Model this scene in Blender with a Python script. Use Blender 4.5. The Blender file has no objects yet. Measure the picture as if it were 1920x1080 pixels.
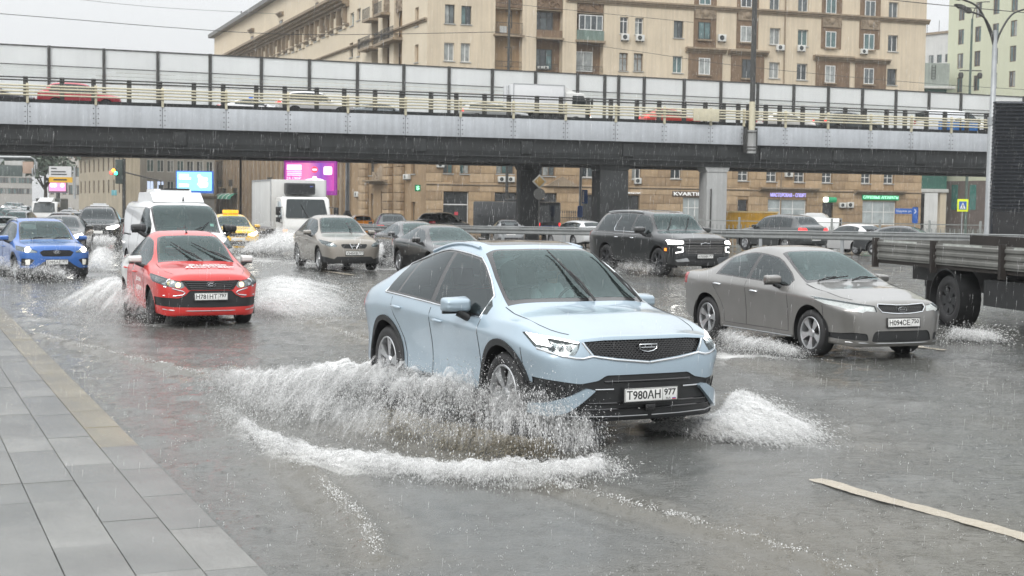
import bpy, bmesh, math, random
import numpy as np
from mathutils import Vector, Matrix, Euler
from mathutils.bvhtree import BVHTree
random.seed(7); RNG = np.random.default_rng(11)
R = math.radians
SC = bpy.context.scene
COL = SC.collection

# ------------------------------------------------------------------ camera
FPX, CAMH = 2600.0, 2.0                      # focal length in photo pixels, eye height
_p, _r = math.atan(157 / FPX), R(0.8)
FWD = Vector((0, math.cos(_p), -math.sin(_p)))
_up0 = Vector((0, math.sin(_p), math.cos(_p)))
RIGHT = math.cos(_r) * Vector((1, 0, 0)) + math.sin(_r) * _up0
UP = -math.sin(_r) * Vector((1, 0, 0)) + math.cos(_r) * _up0
cam = bpy.data.cameras.new('camera'); co = bpy.data.objects.new('camera', cam); COL.objects.link(co)
mw = Matrix.Identity(4)
for i in range(3):
    mw[i][0], mw[i][1], mw[i][2] = RIGHT[i], UP[i], -FWD[i]
mw[2][3] = CAMH
co.matrix_world = mw
cam.sensor_width = 36.0; cam.lens = FPX / 1920 * 36.0
cam.clip_start = 0.2; cam.clip_end = 3000
cam.dof.use_dof = True; cam.dof.focus_distance = 13.0; cam.dof.aperture_fstop = 6.3
SC.camera = co

# ------------------------------------------------------------------ light: overcast rain sky
HAZE = 0.00038                                # scattering of the rain haze per metre
SUN_EL, SUN_AZ = R(40), R(204)
w = bpy.data.worlds.new('World'); SC.world = w; w.use_nodes = True
nt = w.node_tree; nt.nodes.clear()
def _n(t, **k):
    n = nt.nodes.new(t)
    for a, b in k.items(): setattr(n, a, b)
    return n
out = _n('ShaderNodeOutputWorld'); bg = _n('ShaderNodeBackground'); bg.inputs[1].default_value = 0.1
sky = _n('ShaderNodeTexSky', sky_type='NISHITA', sun_disc=False, sun_elevation=SUN_EL, sun_rotation=SUN_AZ)
hs = _n('ShaderNodeHueSaturation'); hs.inputs['Saturation'].default_value = 0.12; hs.inputs['Value'].default_value = 0.25
nt.links.new(sky.outputs[0], hs.inputs['Color'])
# cloud layer: an overcast sky is about three times as bright overhead as at the horizon
tc = _n('ShaderNodeTexCoord'); sp = _n('ShaderNodeSeparateXYZ'); nt.links.new(tc.outputs['Generated'], sp.inputs[0])
m1 = _n('ShaderNodeMath', operation='MAXIMUM'); m1.inputs[1].default_value = 0.0; nt.links.new(sp.outputs[2], m1.inputs[0])
m2 = _n('ShaderNodeMath', operation='MULTIPLY_ADD'); m2.inputs[1].default_value = 16.0; m2.inputs[2].default_value = 5.5
nt.links.new(m1.outputs[0], m2.inputs[0])
nz = _n('ShaderNodeTexNoise'); nz.inputs['Scale'].default_value = 2.2; nz.inputs['Detail'].default_value = 4
nt.links.new(tc.outputs['Generated'], nz.inputs['Vector'])
m3 = _n('ShaderNodeMapRange'); m3.inputs[3].default_value = 0.93; m3.inputs[4].default_value = 1.06
nt.links.new(nz.outputs[0], m3.inputs[0])
m4 = _n('ShaderNodeMath', operation='MULTIPLY'); nt.links.new(m2.outputs[0], m4.inputs[0]); nt.links.new(m3.outputs[0], m4.inputs[1])
cl = _n('ShaderNodeVectorMath', operation='SCALE'); cl.inputs[0].default_value = (0.975, 1.0, 1.02); nt.links.new(m4.outputs[0], cl.inputs['Scale'])
ad = _n('ShaderNodeVectorMath', operation='ADD'); nt.links.new(hs.outputs[0], ad.inputs[0]); nt.links.new(cl.outputs[0], ad.inputs[1])
nt.links.new(ad.outputs[0], bg.inputs[0]); nt.links.new(bg.outputs[0], out.inputs[0])
sl = bpy.data.lights.new('sun', 'SUN'); sl.energy = 1.5; sl.angle = R(25); sl.color = (1, 0.965, 0.92)
so = bpy.data.objects.new('sun', sl); COL.objects.link(so)
so.rotation_euler = Euler((R(90) - SUN_EL, 0, R(-24)), 'XYZ')   # from behind the camera, a little to its left
vs = SC.view_settings; vs.view_transform = 'Standard'; vs.look = 'None'; vs.exposure = 0.0; vs.gamma = 1.0; vs.use_curve_mapping = False
SC.cycles.max_bounces = 12; SC.cycles.diffuse_bounces = 9; SC.cycles.glossy_bounces = 3
SC.cycles.transmission_bounces = 9; SC.cycles.transparent_max_bounces = 64; SC.cycles.volume_bounces = 1
SC.cycles.caustics_reflective = False; SC.cycles.caustics_refractive = False
SC.cycles.sample_clamp_indirect = 4.0

# ------------------------------------------------------------------ layout helpers (world points from the survey of the photo)
CAM = Vector((0, 0, CAMH))
def ray(px, py): return FWD + RIGHT * ((px - 960) / FPX) + UP * ((540 - py) / FPX)
def at_z(px, py, z=0.0):
    d = ray(px, py); return CAM + d * ((z - CAMH) / d.z)
def at_y(px, py, Y):
    d = ray(px, py); return CAM + d * (Y / d.y)
def on_plane(px, py, o, n):
    d = ray(px, py); return CAM + d * ((o - CAM).dot(n) / d.dot(n))
def smooth(a, b, x):
    t = np.clip((x - a) / (b - a), 0, 1); return t * t * (3 - 2 * t)
def gz(Y): return float(-0.30 * smooth(50, 78, Y))       # the carriageway dips under the flyover
# ------------------------------------------------------------------ materials
MATS = {}
def pm(name, col, rough=0.6, metal=0.0, var=0.12, vs=2.0, bump=0.0, bs=60.0, coat=0.0, streak=0.0, emit=None, es=1.0, spec=0.5, object_space=True, rvar=0.0, speck=0.0):
    if name in MATS: return MATS[name]
    m = bpy.data.materials.new(name); m.use_nodes = True; t = m.node_tree
    b = t.nodes['Principled BSDF']; L = t.links.new
    b.inputs['Roughness'].default_value = rough; b.inputs['Metallic'].default_value = metal
    b.inputs['Specular IOR Level'].default_value = spec
    b.inputs['Coat Weight'].default_value = coat; b.inputs['Coat Roughness'].default_value = 0.04
    c4 = (*col, 1)
    b.inputs['Base Color'].default_value = c4
    tc = t.nodes.new('ShaderNodeTexCoord'); P = tc.outputs['Object']
    if var > 0:
        n = t.nodes.new('ShaderNodeTexNoise'); n.inputs['Scale'].default_value = vs; n.inputs['Detail'].default_value = 6; n.inputs['Roughness'].default_value = 0.65
        L(P, n.inputs['Vector'])
        r = t.nodes.new('ShaderNodeMapRange'); r.inputs[1].default_value = 0.25; r.inputs[2].default_value = 0.75
        r.inputs[3].default_value = 1 - var; r.inputs[4].default_value = 1 + var; L(n.outputs[0], r.inputs[0])
        fac = r.outputs[0]
        if streak > 0:
            mp = t.nodes.new('ShaderNodeMapping'); mp.inputs['Scale'].default_value = (3.0, 3.0, 0.12); L(P, mp.inputs[0])
            n2 = t.nodes.new('ShaderNodeTexNoise'); n2.inputs['Scale'].default_value = 1.3; n2.inputs['Detail'].default_value = 5; L(mp.outputs[0], n2.inputs['Vector'])
            r2 = t.nodes.new('ShaderNodeMapRange'); r2.inputs[1].default_value = 0.35; r2.inputs[2].default_value = 0.7
            r2.inputs[3].default_value = 1.0; r2.inputs[4].default_value = 1 - streak; L(n2.outputs[0], r2.inputs[0])
            mm = t.nodes.new('ShaderNodeMath'); mm.operation = 'MULTIPLY'; L(fac, mm.inputs[0]); L(r2.outputs[0], mm.inputs[1]); fac = mm.outputs[0]
        if speck > 0:
            n4 = t.nodes.new('ShaderNodeTexNoise'); n4.inputs['Scale'].default_value = 90; n4.inputs['Detail'].default_value = 3; gg = t.nodes.new('ShaderNodeNewGeometry'); L(gg.outputs['Position'], n4.inputs['Vector'])
            r4 = t.nodes.new('ShaderNodeMapRange'); r4.inputs[1].default_value = 0.3; r4.inputs[2].default_value = 0.7; r4.inputs[3].default_value = 1-speck; r4.inputs[4].default_value = 1+speck; L(n4.outputs[0], r4.inputs[0])
            n5 = t.nodes.new('ShaderNodeTexNoise'); n5.inputs['Scale'].default_value = 1.1; n5.inputs['Detail'].default_value = 6; L(gg.outputs['Position'], n5.inputs['Vector']); r5 = t.nodes.new('ShaderNodeMapRange'); r5.inputs[1].default_value = 0.35; r5.inputs[2].default_value = 0.62; r5.inputs[3].default_value = 0.72; r5.inputs[4].default_value = 1.06; L(n5.outputs[0], r5.inputs[0])
            m4 = t.nodes.new('ShaderNodeMath'); m4.operation = 'MULTIPLY'; L(fac, m4.inputs[0]); L(r4.outputs[0], m4.inputs[1]); m5 = t.nodes.new('ShaderNodeMath'); m5.operation = 'MULTIPLY'; L(m4.outputs[0], m5.inputs[0]); L(r5.outputs[0], m5.inputs[1]); fac = m5.outputs[0]
        v = t.nodes.new('ShaderNodeVectorMath'); v.operation = 'SCALE'; v.inputs[0].default_value = col; L(fac, v.inputs['Scale'])
        L(v.outputs[0], b.inputs['Base Color'])
        if rvar > 0:
            r3 = t.nodes.new('ShaderNodeMapRange'); r3.inputs[3].default_value = max(0, rough - rvar); r3.inputs[4].default_value = rough + rvar
            L(n.outputs[0], r3.inputs[0]); L(r3.outputs[0], b.inputs['Roughness'])
    if bump > 0:
        n = t.nodes.new('ShaderNodeTexNoise'); n.inputs['Scale'].default_value = bs; n.inputs['Detail'].default_value = 5; L(P, n.inputs['Vector'])
        bp = t.nodes.new('ShaderNodeBump'); bp.inputs['Strength'].default_value = bump; bp.inputs['Distance'].default_value = 0.02
        L(n.outputs[0], bp.inputs['Height']); L(bp.outputs[0], b.inputs['Normal'])
    if emit:
        b.inputs['Emission Color'].default_value = (*emit, 1); b.inputs['Emission Strength'].default_value = es
    MATS[name] = m; return m

def paint(name, col, metal=0.25, rough=0.38, dirt=0.12):
    """car paint under clear coat with beads of rain and a little road film low down"""
    if name in MATS: return MATS[name]
    m = pm(name, col, rough=rough, metal=metal, var=0.05, vs=3, coat=1.0); t = m.node_tree; L = t.links.new; b = t.nodes['Principled BSDF']
    tc = t.nodes.new('ShaderNodeTexCoord')
    v = t.nodes.new('ShaderNodeTexVoronoi'); v.inputs['Scale'].default_value = 85; L(tc.outputs['Object'], v.inputs['Vector'])
    r = t.nodes.new('ShaderNodeMapRange'); r.inputs[1].default_value = 0.05; r.inputs[2].default_value = 0.35; r.inputs[3].default_value = 1; r.inputs[4].default_value = 0; L(v.outputs[0], r.inputs[0])
    bp = t.nodes.new('ShaderNodeBump'); bp.inputs['Strength'].default_value = 0.05; bp.inputs['Distance'].default_value = 0.004
    L(r.outputs[0], bp.inputs['Height']); L(bp.outputs[0], b.inputs['Coat Normal'])
    b.inputs['Coat Roughness'].default_value = 0.03
    # road film: a brownish stain on the lower doors
    sp = t.nodes.new('ShaderNodeSeparateXYZ'); L(tc.outputs['Object'], sp.inputs[0])
    n = t.nodes.new('ShaderNodeTexNoise'); n.inputs['Scale'].default_value = 4; n.inputs['Detail'].default_value = 6; L(tc.outputs['Object'], n.inputs['Vector'])
    a = t.nodes.new('ShaderNodeMath'); a.operation = 'MULTIPLY_ADD'; a.inputs[1].default_value = 0.5; L(n.outputs[0], a.inputs[0]); L(sp.outputs[2], a.inputs[2])
    rr = t.nodes.new('ShaderNodeMapRange'); rr.inputs[1].default_value = 0.45; rr.inputs[2].default_value = 0.95; rr.inputs[3].default_value = dirt * 2.2; rr.inputs[4].default_value = 0; L(a.outputs[0], rr.inputs[0])
    mx = t.nodes.new('ShaderNodeMix'); mx.data_type = 'RGBA'; mx.inputs[7].default_value = (0.10, 0.09, 0.075, 1)
    src = b.inputs['Base Color'].links[0].from_socket
    L(src, mx.inputs[6]); L(rr.outputs[0], mx.inputs[0]); L(mx.outputs[2], b.inputs['Base Color'])
    return m

def glass(name, tint=(0.55, 0.68, 0.66), haze=0.05, refl=(0.9, 0.97, 1.0)):
    """wet window glass: clear but tinted, mirrors by angle, thin film of water on it"""
    if name in MATS: return MATS[name]
    m = bpy.data.materials.new(name); m.use_nodes = True; t = m.node_tree; t.nodes.clear(); L = t.links.new
    o = t.nodes.new('ShaderNodeOutputMaterial'); tr = t.nodes.new('ShaderNodeBsdfTransparent'); tr.inputs[0].default_value = (*tint, 1)
    gl = t.nodes.new('ShaderNodeBsdfGlossy'); gl.inputs['Color'].default_value = (*refl, 1); gl.inputs['Roughness'].default_value = 0.03
    df = t.nodes.new('ShaderNodeBsdfDiffuse'); df.inputs[0].default_value = (0.36, 0.45, 0.44, 1)
    tc = t.nodes.new('ShaderNodeTexCoord'); mp = t.nodes.new('ShaderNodeMapping'); mp.inputs['Scale'].default_value = (1, 1, 0.35); L(tc.outputs['Object'], mp.inputs[0])
    n = t.nodes.new('ShaderNodeTexNoise'); n.inputs['Scale'].default_value = 38; n.inputs['Detail'].default_value = 5; L(mp.outputs[0], n.inputs['Vector'])
    bp = t.nodes.new('ShaderNodeBump'); bp.inputs['Strength'].default_value = 0.14; bp.inputs['Distance'].default_value = 0.006; L(n.outputs[0], bp.inputs['Height'])
    L(bp.outputs[0], gl.inputs['Normal'])
    lw = t.nodes.new('ShaderNodeFresnel'); lw.inputs[0].default_value = 1.58; L(bp.outputs[0], lw.inputs['Normal'])
    n3 = t.nodes.new('ShaderNodeMapRange'); n3.inputs[1].default_value = 0.35; n3.inputs[2].default_value = 0.75; n3.inputs[3].default_value = haze * 0.4; n3.inputs[4].default_value = haze * 1.6; L(n.outputs[0], n3.inputs[0])
    m1 = t.nodes.new('ShaderNodeMixShader'); L(n3.outputs[0], m1.inputs[0]); L(tr.outputs[0], m1.inputs[1]); L(df.outputs[0], m1.inputs[2])
    m2 = t.nodes.new('ShaderNodeMixShader'); L(lw.outputs[0], m2.inputs[0]); L(m1.outputs[0], m2.inputs[1]); L(gl.outputs[0], m2.inputs[2])
    L(m2.outputs[0], o.inputs[0]); MATS[name] = m; return m

# ------------------------------------------------------------------ mesh helpers
class MB:
    def __init__(s): s.v = []; s.f = []; s.m = []; s.cur = 0
    def add(s, vs, fs, M=None):
        o = len(s.v)
        if M is not None: vs = [M @ Vector(p) for p in vs]
        s.v += [tuple(p) for p in vs]; s.f += [tuple(i + o for i in f) for f in fs]; s.m += [s.cur] * len(fs); return s
    def box(s, x0, x1, y0, y1, z0, z1, M=None):
        return s.add([(x0,y0,z0),(x1,y0,z0),(x1,y1,z0),(x0,y1,z0),(x0,y0,z1),(x1,y0,z1),(x1,y1,z1),(x0,y1,z1)],
                     [(0,3,2,1),(4,5,6,7),(0,1,5,4),(1,2,6,5),(2,3,7,6),(3,0,4,7)], M)
    def cbox(s, c, d, M=None):
        return s.box(c[0]-d[0]/2, c[0]+d[0]/2, c[1]-d[1]/2, c[1]+d[1]/2, c[2]-d[2]/2, c[2]+d[2]/2, M)
    def bbox(s, x0, x1, y0, y1, z0, z1, b=0.01, M=None):
        """box with chamfered edges"""
        bm = bmesh.new(); bmesh.ops.create_cube(bm, size=1)
        for v in bm.verts: v.co = Vector(((x0+x1)/2 + v.co.x*(x1-x0), (y0+y1)/2 + v.co.y*(y1-y0), (z0+z1)/2 + v.co.z*(z1-z0)))
        bmesh.ops.bevel(bm, geom=bm.edges[:], offset=b, segments=2, affect='EDGES', profile=0.6)
        bm.verts.index_update()
        s.add([v.co.copy() for v in bm.verts], [[v.index for v in f.verts] for f in bm.faces], M); bm.free(); return s
    def tube(s, pts, r, n=8, closed=False, caps=True, M=None):
        pts = [Vector(p) for p in pts]; N = len(pts); vs = []; fs = []
        rs = r if hasattr(r, '__len__') else [r] * N
        prev = None
        for i, p in enumerate(pts):
            a = pts[(i-1) % N] if (closed or i > 0) else p; b = pts[(i+1) % N] if (closed or i < N-1) else p
            d = (b - a); d = d.normalized() if d.length > 1e-9 else Vector((0,0,1))
            if prev is None:
                u = d.cross(Vector((0,0,1)));
                if u.length < 1e-3: u = d.cross(Vector((1,0,0)))
            else: u = prev - d * prev.dot(d)
            u.normalize(); prev = u; w = d.cross(u)
            for k in range(n):
                t = 2*math.pi*k/n; vs.append(p + (u*math.cos(t) + w*math.sin(t)) * rs[i])
        for i in range(N if closed else N-1):
            for k in range(n):
                a, b = i*n, ((i+1) % N)*n; fs.append((a+k, a+(k+1) % n, b+(k+1) % n, b+k))
        if caps and not closed: fs += [tuple(range(n))[::-1], tuple((N-1)*n + k for k in range(n))]
        return s.add(vs, fs, M)
    def lathe(s, prof, n=24, axis='z', M=None, closed=False):
        """profile [(radius, height)] turned round an axis"""
        vs = []; fs = []; P = len(prof)
        for k in range(n):
            t = 2*math.pi*k/n; c, q = math.cos(t), math.sin(t)
            for r, h in prof:
                vs.append({'z': (r*c, r*q, h), 'y': (r*c, h, r*q), 'x': (h, r*c, r*q)}[axis])
        for k in range(n):
            for i in range(P if closed else P-1):
                a, b = k*P, ((k+1) % n)*P; j = (i+1) % P
                fs.append((a+i, b+i, b+j, a+j) if axis != 'y' else (a+i, a+j, b+j, b+i))
        return s.add(vs, fs, M)
    def prism(s, poly, h0, h1, axis='z', M=None):
        """2D polygon pushed along an axis: z:(x,y)  y:(x,z)  x:(y,z)"""
        def P(a, b, h): return {'z': (a, b, h), 'y': (a, h, b), 'x': (h, a, b)}[axis]
        n = len(poly); vs = [P(a, b, h0) for a, b in poly] + [P(a, b, h1) for a, b in poly]
        fs = [tuple(range(n))[::-1], tuple(range(n, 2*n))] + [(i, (i+1) % n, n+(i+1) % n, n+i) for i in range(n)]
        return s.add(vs, fs, M)
    def mesh(s, name, mat, smooth=40, fixn=True):
        me = bpy.data.meshes.new(name); me.from_pydata(s.v, [], s.f)
        for x in (mat if isinstance(mat, (list, tuple)) else [mat]):
            me.materials.append(x)
        if any(s.m): me.polygons.foreach_set('material_index', s.m)
        if fixn:
            bm = bmesh.new(); bm.from_mesh(me); bmesh.ops.recalc_face_normals(bm, faces=bm.faces); bm.to_mesh(me); bm.free()
        if smooth:
            me.shade_smooth(); me.set_sharp_from_angle(angle=R(smooth))
        return me
    def build(s, name, mat, parent=None, loc=(0,0,0), rot=(0,0,0), smooth=40, fixn=True):
        return mk(name, s.mesh(name, mat, smooth, fixn), parent, loc, rot)

def mk(name, data, parent=None, loc=(0,0,0), rot=(0,0,0), scale=None):
    o = bpy.data.objects.new(name, data); COL.objects.link(o)
    o.location = loc; o.rotation_euler = rot
    if scale: o.scale = scale
    if parent: o.parent = parent
    return o
def tag(o, label=None, cat=None, group=None, kind=None):
    if label: o['label'] = label
    if cat: o['category'] = cat
    if group: o['group'] = group
    if kind: o['kind'] = kind
    return o
def thing(name, label, cat, loc=(0,0,0), rz=0.0, group=None):
    return tag(mk(name, None, None, loc, (0,0,rz)), label, cat, group)
def box_obj(name, m, x0, x1, y0, y1, z0, z1, parent=None, bev=0, **k):
    b = MB()
    b.bbox(x0,x1,y0,y1,z0,z1,bev) if bev else b.box(x0,x1,y0,y1,z0,z1)
    return b.build(name, m, parent, **k)
def copy_tree(o, parent=None):
    c = o.copy(); COL.objects.link(c)
    if parent: c.parent = parent
    for ch in o.children: copy_tree(ch, c)
    return c
def np_mesh(name, V, F, mats, smooth=True, attrs=None):
    """fast mesh from numpy arrays; F is (n,3) or (n,4)"""
    me = bpy.data.meshes.new(name); V = np.ascontiguousarray(V, np.float32); F = np.ascontiguousarray(F, np.int32)
    k = F.shape[1]; me.vertices.add(len(V)); me.vertices.foreach_set('co', V.ravel())
    me.loops.add(F.size); me.loops.foreach_set('vertex_index', F.ravel())
    me.polygons.add(len(F)); me.polygons.foreach_set('loop_start', np.arange(0, F.size, k, dtype=np.int32))
    try: me.polygons.foreach_set('loop_total', np.full(len(F), k, np.int32))
    except Exception: pass
    me.polygons.foreach_set('use_smooth', np.full(len(F), smooth))
    for m in mats: me.materials.append(m)
    for a, d in (attrs or {}).items():
        at = me.attributes.new(a, 'FLOAT', 'POINT'); at.data.foreach_set('value', np.ascontiguousarray(d, np.float32))
    me.update(calc_edges=True); me.validate(); return me
_txt = {}
def text_mesh(s, size, m, extrude=0.004, spacing=1.0, bold=0.0):
    key = (s, size, m.name, extrude, spacing, bold)
    if key in _txt: return _txt[key]
    c = bpy.data.curves.new('lettering', 'FONT'); c.body = s; c.size = size; c.extrude = extrude; c.resolution_u = 3
    c.align_x = 'CENTER'; c.align_y = 'CENTER'; c.space_character = spacing; c.offset = bold
    o = bpy.data.objects.new('lettering', c); COL.objects.link(o)
    dg = bpy.context.evaluated_depsgraph_get(); me = bpy.data.meshes.new_from_object(o.evaluated_get(dg))
    bpy.data.objects.remove(o); bpy.data.curves.remove(c); me.materials.clear(); me.materials.append(m); _txt[key] = me; return me
def text(name, s, size, m, parent, loc, rot=(R(90), 0, 0), extrude=0.004, width=None, height=None, spacing=1.0, bold=0.0):
    me = text_mesh(s, size, m, extrude, spacing, bold)
    xs = [v.co.x for v in me.vertices]; ys = [v.co.y for v in me.vertices]
    sx = sy = 1.0
    if xs and width: sx = width / (max(xs) - min(xs))
    if xs and height: sy = height / (max(ys) - min(ys))
    elif width: sy = sx
    o = mk(name, me, parent, loc, rot, (sx, sy, 1))
    return o
def spline(pts, n=8, closed=True):
    """Catmull-Rom through 2D/3D points"""
    P = [np.array(p, float) for p in pts]; N = len(P); outp = []
    for i in range(N if closed else N-1):
        a, b, c, d = (P[(i-1) % N], P[i], P[(i+1) % N], P[(i+2) % N]) if closed else (P[max(i-1,0)], P[i], P[i+1], P[min(i+2,N-1)])
        for k in range(n):
            t = k/n; outp.append(tuple(0.5*((2*b)+(c-a)*t+(2*a-5*b+4*c-d)*t*t+(3*b-a-3*c+d)*t**3)))
    if not closed: outp.append(tuple(P[-1]))
    return outp
def rounded(poly, r=0.03, n=4):
    """polygon with rounded corners; a vertex may carry its own radius as third value"""
    outp = []; N = len(poly)
    for i in range(N):
        a, b, c = (Vector(poly[(i-1) % N][:2]), Vector(poly[i][:2]), Vector(poly[(i+1) % N][:2]))
        rr = poly[i][2] if len(poly[i]) > 2 else r
        d1, d2 = a-b, c-b; l = min(rr, d1.length*0.45, d2.length*0.45)
        p, q = b + d1.normalized()*l, b + d2.normalized()*l
        for k in range(n+1):
            t = k/n; outp.append(tuple((1-t)**2*p + 2*t*(1-t)*b + t*t*q))
    return outp
def interp(tab, x):
    """monotone cubic through a table [(x, v)]"""
    X = [p[0] for p in tab]; Y = [p[1] for p in tab]; n = len(X)
    if x <= X[0]: return Y[0]
    if x >= X[-1]: return Y[-1]
    h = [X[i+1]-X[i] for i in range(n-1)]; d = [(Y[i+1]-Y[i])/h[i] for i in range(n-1)]
    m = [d[0]] + [0 if d[i-1]*d[i] <= 0 else 2*d[i-1]*d[i]/(d[i-1]+d[i]) for i in range(1, n-1)] + [d[-1]]
    i = max(k for k in range(n-1) if X[k] <= x); t = (x-X[i])/h[i]
    return ((2*t**3-3*t*t+1)*Y[i] + (t**3-2*t*t+t)*h[i]*m[i] + (-2*t**3+3*t*t)*Y[i+1] + (t**3-t*t)*h[i]*m[i+1])
def inside(p, poly):
    x, y = p; r = False; j = len(poly)-1
    for i in range(len(poly)):
        xi, yi = poly[i][:2]; xj, yj = poly[j][:2]
        if (yi > y) != (yj > y) and x < (xj-xi)*(y-yi)/(yj-yi)+xi: r = not r
        j = i
    return r
# ------------------------------------------------------------------ ground, flood water, pavement
ASPH = pm('wet asphalt', (0.055, 0.055, 0.053), rough=0.22, var=0.3, vs=0.4, bump=0.25, bs=120, rvar=0.12)
def ground_sheet(name, m, xs, ys, zf):
    V = [(x, y, zf(x, y)) for y in ys for x in xs]; n = len(xs)
    F_ = [(j*n+i, j*n+i+1, (j+1)*n+i+1, (j+1)*n+i) for j in range(len(ys)-1) for i in range(n-1)]
    o = mk(name, np_mesh(name, V, F_, [m])); return tag(o, kind='structure')
ground_sheet('road', ASPH, [-900, -60, -20, 0, 20, 60, 900], [-30, 0, 30] + list(range(50, 82, 4)) + [120, 300, 1400], lambda x, y: -0.10 + gz(y))
K0, K1 = Vector((-8.55, 23.45, 0)), Vector((-1.27, 7.25, 0)); KU = (K1-K0).normalized(); KN = Vector((-KU.y, KU.x, 0)) * -1   # KN points from the kerb onto the pavement
if KN.x > 0: KN = -KN
WATER = bpy.data.materials.new('flood water'); WATER.use_nodes = True
def water_nodes():
    t = WATER.node_tree; L = t.links.new; b = t.nodes['Principled BSDF']; N = t.nodes.new
    b.inputs['Roughness'].default_value = 0.05; b.inputs['IOR'].default_value = 1.33
    g = N('ShaderNodeNewGeometry'); P = g.outputs['Position']
    def noise(sc, det=4, mp=None, rough=0.6):
        n = N('ShaderNodeTexNoise'); n.inputs['Scale'].default_value = sc; n.inputs['Detail'].default_value = det; n.inputs['Roughness'].default_value = rough
        if mp: m = N('ShaderNodeMapping'); m.inputs['Rotation'].default_value = (0, 0, mp[0]); m.inputs['Scale'].default_value = mp[1]; L(P, m.inputs[0]); L(m.outputs[0], n.inputs['Vector'])
        else: L(P, n.inputs['Vector'])
        return n.outputs[0]
    def math_(op, a, c=None, d=None):
        m = N('ShaderNodeMath'); m.operation = op
        for i, v in enumerate((a, c, d)):
            if v is None: continue
            if isinstance(v, (int, float)): m.inputs[i].default_value = v
            else: L(v, m.inputs[i])
        return m.outputs[0]
    def rings(scale, freq, fall, off):
        mp = N('ShaderNodeMapping'); mp.inputs['Location'].default_value = (off, off*1.7, 0); L(P, mp.inputs[0])
        v = N('ShaderNodeTexVoronoi'); v.voronoi_dimensions = '2D'; v.inputs['Scale'].default_value = scale; L(mp.outputs[0], v.inputs['Vector'])
        sp = N('ShaderNodeSeparateColor'); L(v.outputs['Color'], sp.inputs[0])
        d = v.outputs['Distance']; ph = math_('MULTIPLY', sp.outputs[0], 6.28)
        s = math_('SINE', math_('ADD', math_('MULTIPLY', d, freq), ph)); e = math_('POWER', 2.718, math_('MULTIPLY', d, -fall))
        k = math_('GREATER_THAN', sp.outputs[1], 0.35)
        return math_('MULTIPLY', math_('MULTIPLY', s, e), k)
    r1, r2, r3 = rings(5.5, 42, 7, 0.0), rings(9.0, 34, 6, 3.1), rings(15.0, 28, 5, 7.7)
    w1 = noise(9, 5, (0.45, (0.5, 1.6, 1))); w2 = noise(30, 4, (0.3, (0.5, 1.5, 1))); w3 = noise(3.0, 3)
    h = math_('ADD', math_('ADD', math_('MULTIPLY', r1, 0.22), math_('MULTIPLY', r2, 0.16)), math_('ADD', math_('MULTIPLY', r3, 0.10), math_('ADD', math_('MULTIPLY', w1, 0.34), math_('ADD', math_('MULTIPLY', w2, 0.22), math_('MULTIPLY', noise(95, 3, (0.3, (0.6, 1.4, 1))), 0.07)))))
    bp = N('ShaderNodeBump'); bp.inputs['Strength'].default_value = 0.55; bp.inputs['Distance'].default_value = 0.034; L(h, bp.inputs['Height']); L(bp.outputs[0], b.inputs['Normal'])
    # silt: greyer and browner streaks
    cr = N('ShaderNodeMix'); cr.data_type = 'RGBA'; cr.inputs[6].default_value = (0.105, 0.109, 0.105, 1); cr.inputs[7].default_value = (0.110, 0.109, 0.099, 1)
    mr = N('ShaderNodeMapRange'); mr.inputs[1].default_value = 0.4; mr.inputs[2].default_value = 0.65; L(noise(0.5, 5, (0.45, (1, 0.4, 1))), mr.inputs[0]); L(mr.outputs[0], cr.inputs[0])
    at = N('ShaderNodeAttribute'); at.attribute_name = 'foam'
    at2 = N('ShaderNodeAttribute'); at2.attribute_name = 'silt'
    c2 = N('ShaderNodeMix'); c2.data_type = 'RGBA'; c2.inputs[7].default_value = (0.125, 0.113, 0.088, 1); L(cr.outputs[2], c2.inputs[6]); L(at2.outputs['Fac'], c2.inputs[0])
    fn = math_('ADD', math_('MULTIPLY', noise(7, 6, (0.45, (0.6, 1.4, 1)), 0.75), 0.55), math_('MULTIPLY', noise(75, 4, None, 0.8), 0.55))
    thr = math_('SUBTRACT', 0.98, math_('MULTIPLY', at.outputs['Fac'], 0.62))
    fm = N('ShaderNodeMapRange'); fm.inputs[3].default_value = 0; fm.inputs[4].default_value = 0.92
    L(fn, fm.inputs[0]); L(thr, fm.inputs[1]); L(math_('ADD', thr, 0.34), fm.inputs[2])
    c3 = N('ShaderNodeMix'); c3.data_type = 'RGBA'; c3.inputs[7].default_value = (0.68, 0.68, 0.665, 1); L(c2.outputs[2], c3.inputs[6]); L(fm.outputs[0], c3.inputs[0]); L(c3.outputs[2], b.inputs['Base Color'])
    ro = N('ShaderNodeMapRange'); ro.inputs[3].default_value = 0.05; ro.inputs[4].default_value = 0.7; L(fm.outputs[0], ro.inputs[0]); L(ro.outputs[0], b.inputs['Roughness'])
water_nodes()
def W2(pts): return np.array([[*at_z(a, b, 0.0)[:2]] for a, b in pts])
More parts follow.
